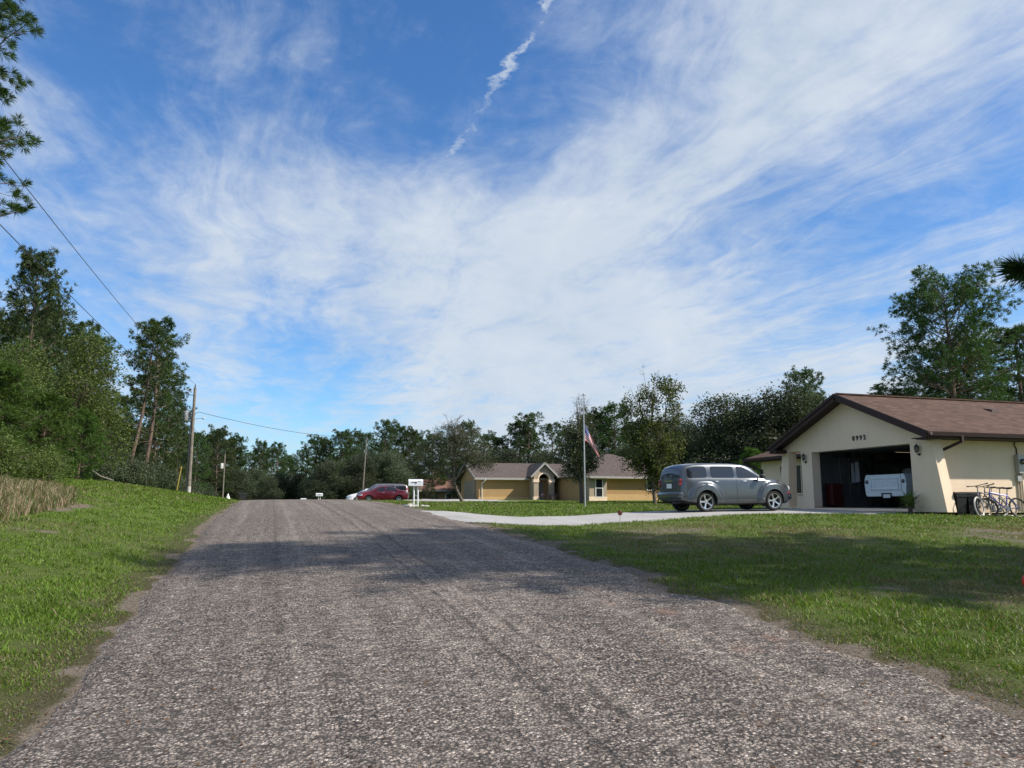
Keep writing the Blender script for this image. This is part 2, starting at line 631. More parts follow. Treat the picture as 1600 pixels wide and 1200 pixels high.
def inside(poly, X, Y):
    X = np.asarray(X, float)
    Y = np.asarray(Y, float)
    r = np.zeros(X.shape, bool)
    n = len(poly)
    for i in range(n):
        (x1, y1), (x2, y2) = poly[i], poly[(i + 1) % n]
        c = ((y1 > Y) != (y2 > Y)) & (X < (x2 - x1) * (Y - y1) / (y2 - y1 + 1e-12) + x1)
        r ^= c
    return r


def bare(X, Y):
    """0 = full turf, 1 = bare sand"""
    X = np.asarray(X, float)
    Y = np.asarray(Y, float)
    d = np.maximum(edge_l(Y) - X, X - edge_r(Y))          # metres away from the road's edge
    n1 = NZ(X * 1.7 + 9, Y * 1.7, 4)
    n2 = NZ2(X * 0.45, Y * 0.45 + 31, 4)
    wid = np.where(X > 2, 0.26, 0.09)
    n3 = NZ2(X * 5.3, Y * 5.3 + 3, 3)
    b = sstep(0.95, 0.0, d / wid - (n1 - 0.5) * 3.4 - (n3 - 0.5) * 2.6)
    near_r = sstep(4.0, 0.5, d) * (X > 2)
    b = np.maximum(b, sstep(0.63, 0.80, n1 * 0.55 + n2 * 0.25 + n3 * 0.2 + 0.07 * near_r))
    worn = sstep(0.50, 0.64, n2) * sstep(4.5, 7.5, X) * sstep(3, 8, Y) * sstep(20.5, 17, Y)
    b = np.maximum(b, 0.50 * worn * (0.5 + n1))
    # sandy scrape below the tall dead grass on the left bank
    sc = np.exp(-(((X + 5.15) / 0.55) ** 2 + ((Y - 23.5) / 3.6) ** 2))
    b = np.maximum(b, 0.8 * sstep(0.45, 1.0, sc + (n1 - 0.5) * 0.9))
    return np.clip(b, 0, 1)


def dry(X, Y):
    """0 = fresh green, 1 = straw coloured turf"""
    X = np.asarray(X, float)
    Y = np.asarray(Y, float)
    n = NZ2(X * 0.28 + 5, Y * 0.28, 4)
    n1 = NZ(X * 0.9, Y * 0.9 + 70, 3)
    v = sstep(0.42, 0.68, n * 0.6 + n1 * 0.4)
    lawn = sstep(5, 9, X) * sstep(21, 13, Y)
    return np.clip(v * (0.30 + 0.40 * lawn) + 0.12 * lawn, 0, 1)


def axis_steps(parts):
    out = []
    for a, b, s in parts:
        out.append(np.arange(a, b, s))
    return np.concatenate(out + [[parts[-1][1]]])


gxs = axis_steps([(-600, -100, 50), (-100, -40, 6), (-40, -14, 1.5), (-14, 18, 0.28), (18, 50, 1.0), (50, 120, 5), (120, 600, 40)])
gys = axis_steps([(-60, -4, 4), (-4, 2, 0.8), (2, 30, 0.28), (30, 60, 0.7), (60, 160, 2.0), (160, 300, 10), (300, 1200, 60)])
GX, GY = np.meshgrid(gxs, gys, indexing='ij')
GZ = zg(GX, GY)
onroad = (GX > edge_l(GY) + 0.12) & (GX < edge_r(GY) - 0.12)
GZ = np.where(onroad, GZ - 0.05, GZ)
GZ = np.where(inside(DRIVE, GX, GY), GZ - 0.03, GZ)
# pads under the houses
GZ = np.where((GX > 20.2) & (GX < 36) & (GY > 20.0) & (GY < 36.5), np.minimum(GZ, 1.30), GZ)
nx, ny = GX.shape
verts = np.stack([GX, GY, GZ], -1).reshape(-1, 3)
ii = np.arange(nx * ny).reshape(nx, ny)
a, b, c, d = ii[:-1, :-1].ravel(), ii[1:, :-1].ravel(), ii[1:, 1:].ravel(), ii[:-1, 1:].ravel()
tris = np.concatenate([np.stack([a, b, c], -1), np.stack([a, c, d], -1)])
gd_ = np.maximum(edge_l(GY) - GX, GX - edge_r(GY))
gcol = np.stack([bare(GX, GY).ravel(), dry(GX, GY).ravel(), np.clip(0.28 * sstep(34, 10, np.hypot(GX, GY)) + 0.6 * sstep(0.9, 0.1, gd_), 0, 1).ravel()], -1)  # blue: painted shade between blades near the camera, plus road-edge thatch cover

m_ground, t, out = new_mat('turf and sand')
pos = t.n('ShaderNodeTexCoord').outputs['Object']
att = t.n('ShaderNodeSeparateColor', {0: t.n('ShaderNodeVertexColor', layer_name='tint').outputs[0]})
f1 = t.noise(pos, 38.0, 4.0, 0.7)
f2 = t.noise(pos, 7.0, 4.0, 0.65)
f3 = t.noise(pos, 0.7, 4.0, 0.6)
green = t.ramp(f1, [(0.25, (0.030, 0.050, 0.012)), (0.5, (0.085, 0.138, 0.022)), (0.78, (0.18, 0.25, 0.046))])
green = t.mix(t.ramp(f3, [(0.35, 0.0), (0.7, 0.45)]), green, (0.13, 0.178, 0.036))
straw = t.ramp(f1, [(0.25, (0.075, 0.062, 0.032)), (0.6, (0.165, 0.14, 0.072)), (0.8, (0.23, 0.195, 0.11))])
turf = t.mix(t.math('MULTIPLY', att.outputs[1], t.ramp(f2, [(0.3, 0.55), (0.7, 1.0)])), green, straw)
thatch_shade = t.ramp(f1, [(0.25, (0.032, 0.027, 0.016)), (0.55, (0.085, 0.072, 0.040)), (0.8, (0.16, 0.135, 0.080))])  # dead-grass brown, also painted in as gap shade under the nearer blades
turf = t.mix(att.outputs[2], turf, thatch_shade)
sand = t.ramp(t.noise(pos, 55.0, 5.0, 0.7), [(0.25, (0.095, 0.076, 0.058)), (0.5, (0.19, 0.16, 0.125)), (0.75, (0.33, 0.29, 0.24))])
litter = t.ramp(t.noise(pos, 22.0, 3.0, 0.7), [(0.52, 0.0), (0.6, 0.75)])
sand = t.mix(litter, sand, (0.10, 0.06, 0.035))
bf = t.math('ADD', att.outputs[0], t.math('MULTIPLY', t.math('SUBTRACT', f2, 0.5), 0.5))
c = t.mix(t.ramp(bf, [(0.38, 0.0), (0.62, 1.0)]), turf, sand)
pb = t.n('ShaderNodeBsdfPrincipled', {'Base Color': c, 'Roughness': 0.95})
pb.inputs['Specular IOR Level'].default_value = 0.15
bp = t.n('ShaderNodeBump', {'Height': t.math('ADD', f1, t.math('MULTIPLY', f2, 0.8)), 'Strength': 0.9, 'Distance': 0.05})
t.link(bp.outputs[0], pb.inputs['Normal'])
t.link(pb.outputs[0], out.inputs[0])
gme = np_mesh('ground', verts, tris, m_ground, gcol)
gme.polygons.foreach_set('use_smooth', [True] * len(gme.polygons))
ground = put('ground', gme)
tag(ground, kind='structure')

# ------------------------------------------------------------------ road: chip seal
m_road, t, out = new_mat('chip seal')
pos = t.n('ShaderNodeTexCoord').outputs['Object']
vor = t.n('ShaderNodeTexVoronoi', {'Vector': pos, 'Scale': 40.0, 'Randomness': 1.0}, voronoi_dimensions='3D')
vor2 = t.n('ShaderNodeTexVoronoi', {'Vector': pos, 'Scale': 95.0, 'Randomness': 1.0})
big = t.noise(pos, 0.5, 5.0, 0.6)
mid = t.noise(pos, 4.0, 5.0, 0.65)
cellv = t.n('ShaderNodeSeparateColor', {0: vor.outputs['Color']})
stone = t.ramp(cellv.outputs[0], [(0.0, (0.055, 0.052, 0.050)), (0.30, (0.165, 0.146, 0.134)), (0.62, (0.30, 0.268, 0.245)), (0.88, (0.45, 0.405, 0.37)), (1.0, (0.68, 0.63, 0.585))])
stone2 = t.ramp(t.n('ShaderNodeSeparateColor', {0: vor2.outputs['Color']}).outputs[1], [(0.0, (0.06, 0.057, 0.054)), (0.6, (0.26, 0.23, 0.21)), (1.0, (0.52, 0.47, 0.43))])
stone = t.mix(t.ramp(cellv.outputs[2], [(0.35, 0.0), (0.45, 1.0)]), stone, stone2)
gap = t.ramp(vor.outputs['Distance'], [(0.36, 0.0), (0.66, 1.0)])
c = t.mix(gap, stone, (0.032, 0.030, 0.029))
# bitumen bleeding through in patches, paler where traffic has polished it
sx = t.n('ShaderNodeSeparateXYZ', {0: pos})
c = t.mix(t.math('MULTIPLY', t.ramp(mid, [(0.45, 0.0), (0.75, 1.0)]), 0.30), c, (0.055, 0.052, 0.05))
c = t.mix(t.math('MULTIPLY', t.ramp(big, [(0.3, 1.0), (0.62, 0.0)]), 0.22), c, (0.26, 0.235, 0.21))
# lengthwise wheel paths and clumped aggregate
trk = t.noise(t.scale(pos, (2.6, 0.05, 1.0)), 1.0, 4.0, 0.6)
c = t.mix(t.math('MULTIPLY', t.ramp(trk, [(0.42, 0.0), (0.66, 1.0)]), 0.30), c, (0.05, 0.046, 0.043))
c = t.mix(t.math('MULTIPLY', t.ramp(trk, [(0.34, 1.0), (0.48, 0.0)]), 0.22), c, (0.34, 0.305, 0.275))
clump = t.noise(t.scale(pos, (6.0, 13.0, 1.0)), 1.0, 6.0, 0.75)
clm = t.ramp(clump, [(0.50, 0.0), (0.60, 1.0)])
c = t.mix(t.math('MULTIPLY', clm, 0.52), c, (0.040, 0.036, 0.034))
stn = t.noise(pos, 0.9, 5.0, 0.7)
c = t.mix(t.math('MULTIPLY', t.ramp(stn, [(0.56, 0.0), (0.72, 1.0)]), 0.35), c, (0.075, 0.066, 0.060))
# reddish pine litter here and there on the right half
rn = t.noise(t.scale(pos, (1.0, 0.7, 1.0)), 2.4, 5.0, 0.7)
redm = t.math('MULTIPLY', t.ramp(rn, [(0.60, 0.0), (0.70, 0.55)]), t.n('ShaderNodeMapRange', {'Value': sx.outputs[0], 'From Min': 1.5, 'From Max': 4.2}).outputs[0])
c = t.mix(redm, c, (0.17, 0.085, 0.055))
# chattered seams that run along the road
def seam(x0, wid, amt):
    wob = t.noise(t.scale(pos, (0.0, 0.35, 0.0)), 1.0, 3.0, 0.6)
    xx = t.math('ABSOLUTE', t.math('ADD', t.math('MULTIPLY_ADD', wob, 0.14, sx.outputs[0]), -x0 - 0.07))
    ln = t.n('ShaderNodeMapRange', {'Value': xx, 'From Min': wid * 0.35, 'From Max': wid, 'To Min': 1.0, 'To Max': 0.0}, interpolation_type='SMOOTHSTEP').outputs[0]
    brk = t.ramp(t.noise(t.scale(pos, (9.0, 3.2, 1.0)), 1.0, 4.0, 0.7), [(0.38, 0.0), (0.56, 1.0)])
    return t.math('MULTIPLY', t.math('MULTIPLY', ln, brk), amt)
sm = t.math('MAXIMUM', seam(2.05, 0.045, 0.62), seam(2.42, 0.05, 0.55))
sm = t.math('MAXIMUM', sm, seam(1.62, 0.03, 0.3))
sm = t.math('MAXIMUM', sm, seam(3.95, 0.04, 0.35))
sm = t.math('MAXIMUM', sm, seam(0.15, 0.05, 0.35))
c = t.mix(sm, c, (0.022, 0.021, 0.021))
c = t.mix(1.0, c, (1.28, 1.20, 1.135), 'MULTIPLY')
pb = t.n('ShaderNodeBsdfPrincipled', {'Base Color': c, 'Roughness': 0.88})
pb.inputs['Specular IOR Level'].default_value = 0.3
hh = t.math('SUBTRACT', t.math('MULTIPLY', vor.outputs['Distance'], -1.0), t.math('MULTIPLY', vor2.outputs['Distance'], 0.4))
hh = t.math('ADD', t.math('SUBTRACT', t.math('SUBTRACT', hh, sm), t.math('MULTIPLY', clm, 0.7)), t.math('MULTIPLY', mid, 1.6))
bp = t.n('ShaderNodeBump', {'Height': hh, 'Strength': 0.85, 'Distance': 0.016})
t.link(bp.outputs[0], pb.inputs['Normal'])
t.link(pb.outputs[0], out.inputs[0])

rys = axis_steps([(-40, 2, 1.0), (2, 30, 0.10), (30, 60, 0.4), (60, 160, 2.0)])
rus = np.linspace(0, 1, 33)
EL, ER = edge_l(rys), edge_r(rys)
RX = EL[:, None] * (1 - rus) + ER[:, None] * rus
RY = np.repeat(rys[:, None], len(rus), 1)
RZ = zg(RX, RY) + 0.03 + 0.05 * (1 - (2 * rus - 1) ** 2)[None, :]
RZ = RZ + (NZ(RX * 1.5, RY * 1.5, 3) - 0.5) * 0.012
RZ[:, 0] -= 0.10
RZ[:, -1] -= 0.10
verts = np.stack([RX, RY, RZ], -1).reshape(-1, 3)
nr, nc = RX.shape
ii = np.arange(nr * nc).reshape(nr, nc)
a, b, c_, d = ii[:-1, :-1].ravel(), ii[:-1, 1:].ravel(), ii[1:, 1:].ravel(), ii[1:, :-1].ravel()
rme = np_mesh('road', verts, np.concatenate([np.stack([a, b, c_], -1), np.stack([a, c_, d], -1)]), m_road)
rme.polygons.foreach_set('use_smooth', [True] * len(rme.polygons))
road = put('road', rme)
tag(road, kind='structure')


# ------------------------------------------------------------------ concrete drives
m_conc, t, out = new_mat('driveway concrete')
pos = t.n('ShaderNodeTexCoord').outputs['Object']
n1 = t.noise(pos, 0.8, 5.0, 0.65)
n2 = t.noise(pos, 30.0, 4.0, 0.7)
c = t.ramp(n1, [(0.3, (0.30, 0.292, 0.28)), (0.7, (0.42, 0.41, 0.395))])
c = t.mix(t.ramp(n2, [(0.35, 0.35), (0.65, 0.0)]), c, (0.27, 0.26, 0.245))
c = t.mix(t.ramp(t.noise(pos, 1.6, 5.0, 0.7), [(0.56, 0.0), (0.75, 0.35)]), c, (0.20, 0.185, 0.165))
pb = t.n('ShaderNodeBsdfPrincipled', {'Base Color': c, 'Roughness': 0.9})
bp = t.n('ShaderNodeBump', {'Height': n2, 'Strength': 0.25, 'Distance': 0.01})
t.link(bp.outputs[0], pb.inputs['Normal'])
t.link(pb.outputs[0], out.inputs[0])


def concrete_slab(name, poly, y_cuts, x_cuts, lift, parent):
    """slabs between expansion joints, clipped to the outline, draped on the ground"""
    k = 0
    xs = [p[0] for p in poly]
    ys = [p[1] for p in poly]
    edges_x = [min(xs)] + x_cuts + [max(xs)]
    edges_y = [min(ys)] + y_cuts + [max(ys)]
    for i in range(len(edges_x) - 1):
        for j in range(len(edges_y) - 1):
            bm = bmesh.new()
            vs = [bm.verts.new((p[0], p[1], 0)) for p in poly]
            bm.faces.new(vs)
            for pt, no in (((edges_x[i] + 0.008, 0, 0), (-1, 0, 0)), ((edges_x[i + 1] - 0.008, 0, 0), (1, 0, 0)), ((0, edges_y[j] + 0.008, 0), (0, -1, 0)), ((0, edges_y[j + 1] - 0.008, 0), (0, 1, 0))):
                bmesh.ops.bisect_plane(bm, geom=bm.verts[:] + bm.edges[:] + bm.faces[:], plane_co=pt, plane_no=no, clear_outer=True)
            if not bm.faces:
                bm.free()
                continue
            x = edges_x[i] + 0.75
            while x < edges_x[i + 1] - 0.2:
                bmesh.ops.bisect_plane(bm, geom=bm.verts[:] + bm.edges[:] + bm.faces[:], plane_co=(x, 0, 0), plane_no=(1, 0, 0))
                x += 0.75
            y = edges_y[j] + 1.0
            while y < edges_y[j + 1] - 0.2:
                bmesh.ops.bisect_plane(bm, geom=bm.verts[:] + bm.edges[:] + bm.faces[:], plane_co=(0, y, 0), plane_no=(0, 1, 0))
                y += 1.0
            for v in bm.verts:
                z = gz(v.co.x, v.co.y) + lift
                v.co.z = z + (0.02 if v.co.x > 5.6 else -0.005)
            r = bmesh.ops.extrude_face_region(bm, geom=bm.faces[:])
            for g in r['geom']:
                if isinstance(g, bmesh.types.BMVert):
                    g.co.z -= 0.09
            bmesh.ops.recalc_face_normals(bm, faces=bm.faces)
            me = bpy.data.meshes.new('slab')
            bm.to_mesh(me)
            bm.free()
            me.materials.append(m_conc)
            put('slab', me, parent)
            k += 1


driveway = put('driveway', None)
tag(driveway, kind='structure')
concrete_slab('driveway', DRIVE, [23.2], [8.2, 11.3, 14.4, 17.4], 0.012, driveway)
far_drive = put('far_driveway', None)
tag(far_drive, kind='structure')
concrete_slab('far_driveway', DRIVE2, [74.3, 80.0], [8.0, 12.5, 17.0], 0.02, far_drive)


# ------------------------------------------------------------------ turf: real blades, thinning out with distance
def grass_blades(seed, n, rmin, rmax, az0, az1, power, hmin, hmax, wmul, bent, fade):
    g = np.random.default_rng(seed)
    az = R(17.2) + np.radians(g.uniform(az0, az1, n))
    u = g.random(n)
    # density falls off as r ** -power
    q = 2 - power
    r = (rmin ** q + u * (rmax ** q - rmin ** q)) ** (1 / q)
    X, Y = np.sin(az) * r, np.cos(az) * r
    creep = 0.10 * (NZ2(X * 2.2, Y * 2.2, 3) - 0.35)
    keep = ((X < edge_l(Y) + creep) | (X > edge_r(Y) - creep)) & (Y > 1.0)
    keep &= ~inside(DRIVE, X, Y) & ~inside(DRIVE2, X, Y)
    keep &= ~((X > 20.1) & (X < 36) & (Y > 20.05) & (Y < 37))
    bb = bare(X, Y)
    keep &= g.random(n) > bb * 1.05 - 0.03
    keep &= g.random(n) < sstep(fade[0], fade[1], r)
    cl = NZ(X * 3.1, Y * 3.1, 3)
    keep &= g.random(n) < 0.30 + 1.4 * sstep(0.30, 0.62, cl)
    X, Y, r, bb, cl = X[keep], Y[keep], r[keep], bb[keep], cl[keep]
    n = len(X)
    Z = zg(X, Y) - 0.008
    dr_e = np.maximum(edge_l(Y) - X, X - edge_r(Y))
    hgt = g.uniform(hmin, hmax, n) * (0.30 + 1.35 * cl) * (1 - 0.55 * bb) * (0.55 + 0.45 * sstep(0.0, 0.7, dr_e))
    hgt *= 1 + 0.9 * (g.random(n) < 0.035)
    wid = np.maximum(0.0035, r * 0.00052 * wmul) * g.uniform(0.7, 1.3, n)
    a = g.uniform(0, 2 * np.pi, n)
    lean = g.uniform(0.25, 1.25, n) * hgt
    la = g.uniform(0, 2 * np.pi, n)
    P = np.stack([X, Y, Z], -1)
    S = np.stack([np.cos(a) * wid, np.sin(a) * wid, np.zeros(n)], -1)
    T = P + np.stack([np.cos(la) * lean, np.sin(la) * lean, hgt], -1)
    dr = dry(X, Y)
    k = g.random(n)
    kk = np.clip(k * 0.75 + 0.25 * NZ2(X * 0.8, Y * 0.8, 3), 0, 1)[:, None]
    green = (1 - kk) * np.array([0.052, 0.102, 0.009]) + kk * np.array([0.18, 0.285, 0.032])
    strawc = (1 - kk) * np.array([0.15, 0.122, 0.062]) + kk * np.array([0.26, 0.215, 0.125])
    isdry = (g.random(n) < np.clip(dr * 0.95 + np.where(X < 2, 0.03, 0.12) + 0.35 * bb + 0.25 * sstep(0.8, 0.0, dr_e), 0, 0.92))[:, None]
    tone = (0.55 + 0.75 * NZ(X * 2.3 + 40, Y * 2.3, 3))[:, None]
    col = np.where(isdry, strawc, green * tone)
    if bent:
        M = P + (T - P) * 0.55 + np.array([0, 0, 1.0]) * (hgt * 0.16)[:, None]
        V = np.stack([P - S, P + S, M - S * 0.75, M + S * 0.75, T], 1).reshape(-1, 3)
        b = np.arange(n)[:, None] * 5
        F = np.concatenate([b + [0, 1, 3], b + [0, 3, 2], b + [2, 3, 4]])
        C = np.repeat(col, 5, 0)
    else:
        V = np.stack([P - S, P + S, T], 1).reshape(-1, 3)
        F = np.arange(n)[:, None] * 3 + np.array([0, 1, 2])
        C = np.repeat(col, 3, 0)
    return V, F, C


m_blade = foliage('grass blade', (0, 0, 0), (0, 0, 0), (0, 0, 0), trans=0.30, rough=0.5, attr=True)
sets = [grass_blades(1, 330000, 4.2, 18, -44, 44, 1.0, 0.026, 0.064, 1.0, True, (18, 9)),
        grass_blades(2, 440000, 8, 48, -42, 42, 1.0, 0.03, 0.066, 1.15, False, (7.5, 15)),
        grass_blades(4, 150000, 24, 75, -38, 36, 1.0, 0.04, 0.085, 1.4, False, (22, 40))]
off = 0
VV, FF, CC = [], [], []
for V, F, C in sets:
    VV.append(V)
    FF.append(F + off)
    CC.append(C)
    off += len(V)
gm = np_mesh('lawn_grass', np.concatenate(VV), np.concatenate(FF), m_blade, np.concatenate(CC))
lawn_grass = put('lawn_grass', gm)
tag(lawn_grass, 'short green and straw coloured turf on both verges', 'grass', kind='stuff')


def scatter(name, label, cat, n, seed, mat, size, colours, edge_only, flat):
    """loose litter: bent leaf flakes or angular stone chips lying along the verges"""
    g = np.random.default_rng(seed)
    Y = 3.5 + 26 * g.random(n) ** 1.6
    side = g.random(n) < 0.4
    spread = np.abs(g.normal(size=n)) * (0.35 if edge_only else 1.6)
    inw = g.random(n) < 0.45
    dd = np.where(inw, -spread * 0.9, spread * (0.6 if edge_only else 1.0))
    X = np.where(side, edge_l(Y) - dd, edge_r(Y) + dd)
    onr = (X > edge_l(Y)) & (X < edge_r(Y))
    u = np.clip((X - edge_l(Y)) / (edge_r(Y) - edge_l(Y)), 0, 1)
    Z = zg(X, Y) + np.where(onr, 0.033 + 0.05 * (1 - (2 * u - 1) ** 2), 0.012)
    ok = ~inside(DRIVE, X, Y)
    X, Y, Z = X[ok], Y[ok], Z[ok]
    n = len(X)
    P = np.stack([X, Y, Z], -1)
    a = g.uniform(0, 2 * np.pi, n)
    L = size * g.uniform(0.4, 1.3, (n, 1))
    d = np.stack([np.cos(a), np.sin(a), g.uniform(-0.1, 0.25, n)], -1) * L
    s = np.stack([-np.sin(a), np.cos(a), g.uniform(-0.3, 0.3, n)], -1) * L * (0.45 if flat else 0.8)
    up = np.array([0, 0, 1.0]) * L * (0.18 if flat else 0.7)
    V = np.stack([P - d, P + s, P + d, P - s, P + up], 1).reshape(-1, 3)
    b = np.arange(n)[:, None] * 5
    F = np.concatenate([b + [0, 1, 4], b + [1, 2, 4], b + [2, 3, 4], b + [3, 0, 4]])
    k = g.random(n)[:, None]
    c0, c1 = np.array(colours[0]), np.array(colours[1])
    me = np_mesh(name, V, F, mat, np.repeat(c0 * (1 - k) + c1 * k, 5, 0))
    return tag(put(name, me), label, cat, kind='stuff')


scatter('leaf_litter', 'brown fallen leaves scattered along both road edges', 'leaves', 5200, 21, m_blade, 0.022, ((0.07, 0.035, 0.018), (0.24, 0.14, 0.07)), False, True)
scatter('loose_gravel', 'loose grey gravel chips along both road edges', 'gravel', 6500, 22, m_blade, 0.009, ((0.06, 0.055, 0.05), (0.24, 0.22, 0.20)), True, False)


def tall_grass(seed, n, cx, cy, sx_, sy_, h0, h1, name, label, straw_share):
    g = np.random.default_rng(seed)
    X = cx + g.uniform(-1, 1, n) * sx_
    Y = cy + g.uniform(-1, 1, n) * sy_
    e = ((X - cx) / sx_) ** 2 + ((Y - cy) / sy_) ** 2
    keep = (e < 0.55 + 0.75 * NZ(X * 0.9, Y * 0.9, 3)) & (g.random(n) < 0.25 + 1.3 * sstep(0.35, 0.6, NZ2(X * 1.6, Y * 1.6, 3)))
    X, Y, e = X[keep], Y[keep], e[keep]
    n = len(X)
    Z = zg(X, Y) - 0.01
    hgt = g.uniform(h0, h1, n) * (1.05 - 0.45 * e) * (0.6 + 0.7 * NZ(X * 1.2, Y * 1.2 + 9, 2))
    wid = g.uniform(0.005, 0.011, n)
    a = g.uniform(0, 2 * np.pi, n)
    la = g.uniform(0, 2 * np.pi, n)
    lean = g.uniform(0.05, 0.85, n) * hgt
    P = np.stack([X, Y, Z], -1)
    S = np.stack([np.cos(a) * wid, np.sin(a) * wid, np.zeros(n)], -1)
    D = np.stack([np.cos(la) * lean, np.sin(la) * lean, np.zeros(n)], -1)
    up = np.array([0, 0, 1.0])
    M1 = P + D * 0.2 + up * (hgt * 0.45)[:, None]
    M2 = P + D * 0.6 + up * (hgt * 0.82)[:, None]
    T = P + D * 1.25 + up * hgt[:, None]
    V = np.stack([P - S, P + S, M1 - S, M1 + S, M2 - S * 0.7, M2 + S * 0.7, T], 1).reshape(-1, 3)
    b = np.arange(n)[:, None] * 7
    F = np.concatenate([b + [0, 1, 3], b + [0, 3, 2], b + [2, 3, 5], b + [2, 5, 4], b + [4, 5, 6]])
    k = g.random(n)[:, None]
    st = (1 - k) * np.array([0.20, 0.145, 0.088]) + k * np.array([0.42, 0.335, 0.23])
    gr = (1 - k) * np.array([0.05, 0.08, 0.02]) + k * np.array([0.12, 0.16, 0.05])
    col = np.where((g.random(n) < straw_share)[:, None], st, gr)
    me = np_mesh(name, V, F, m_blade, np.repeat(col, 7, 0))
    o = put(name, me)
    return tag(o, label, 'grass', kind='stuff')


# ================================================================== TREES
m_bark = paint('grey bark', (0.13, 0.105, 0.085), 0.95, 0, 0.35, 5.0, 0.8, 18.0)
m_pinebark = paint('reddish pine bark', (0.15, 0.105, 0.08), 0.95, 0, 0.4, 6.0, 0.9, 14.0)
m_twig = paint('dead twigs', (0.20, 0.18, 0.155), 0.95, 0, 0.25, 8.0)
m_pine = foliage('pine needles', (0.020, 0.044, 0.014), (0.050, 0.092, 0.025), (0.095, 0.150, 0.040), 0.22)
m_pine_y = foliage('young pine needles', (0.035, 0.075, 0.016), (0.075, 0.145, 0.028), (0.12, 0.20, 0.045), 0.3)
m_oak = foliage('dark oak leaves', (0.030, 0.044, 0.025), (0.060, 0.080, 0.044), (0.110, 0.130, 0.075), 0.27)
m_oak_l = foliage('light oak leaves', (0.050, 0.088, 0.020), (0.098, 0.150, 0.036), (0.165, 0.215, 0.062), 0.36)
m_oak_g = foliage('grey green oak leaves', (0.035, 0.042, 0.024), (0.065, 0.076, 0.040), (0.11, 0.118, 0.068), 0.25)
m_oak_t = foliage('turkey oak leaves', (0.050, 0.074, 0.020), (0.092, 0.124, 0.036), (0.155, 0.180, 0.060), 0.38)


def unit(v):
    return v / np.maximum(np.linalg.norm(v, axis=-1, keepdims=True), 1e-9)


def needle_tufts(g, C, A, n, ln, wd, spread):
    """C centres, A axes: n flat needles per tuft"""
    N = len(C)
    C = np.repeat(C, n, 0)
    A = np.repeat(A, n, 0)
    d = unit(A + spread * g.normal(size=(N * n, 3)))
    L = ln * g.uniform(0.65, 1.15, (N * n, 1))
    s = unit(np.cross(d, g.normal(size=(N * n, 3)))) * wd
    st = C + d * (L * 0.06)
    mid = C + d * L * 0.55
    tip = C + d * L + np.array([0, 0, -0.10]) * L
    V = np.stack([st, mid + s, tip, mid - s], 1).reshape(-1, 3)
    b = np.arange(N * n)[:, None] * 4
    F = np.concatenate([b + [0, 1, 2], b + [0, 2, 3]])
    return V, F


def leaves(g, C, n, sig, size):
    """n diamond leaves round every centre"""
    N = len(C) * n
    P = np.repeat(C, n, 0) + g.normal(size=(N, 3)) * sig
    a = unit(g.normal(size=(N, 3)))
    a[:, 2] *= 0.6
    a = unit(a)
    nrm = g.normal(size=(N, 3)) + np.array([0, 0, 0.7])
    s = unit(np.cross(a, nrm))
    L = size * g.uniform(0.55, 1.2, (N, 1))
    V = np.stack([P - a * L * 0.5, P + s * L * 0.30, P + a * L * 0.5, P - s * L * 0.30], 1).reshape(-1, 3)
    b = np.arange(N)[:, None] * 4
    F = np.concatenate([b + [0, 1, 2], b + [0, 2, 3]])
    return V, F


def make_tree(name, trunk_mb, V, F, bark, leaf):
    """a template: an Empty with trunk and crown; copies are placed later"""
    root = put(name, None)
    trunk_mb.build('trunk', bark, root, smooth=True, fix=False)
    put('crown', np_mesh('crown', V, F, leaf), root)
    return root


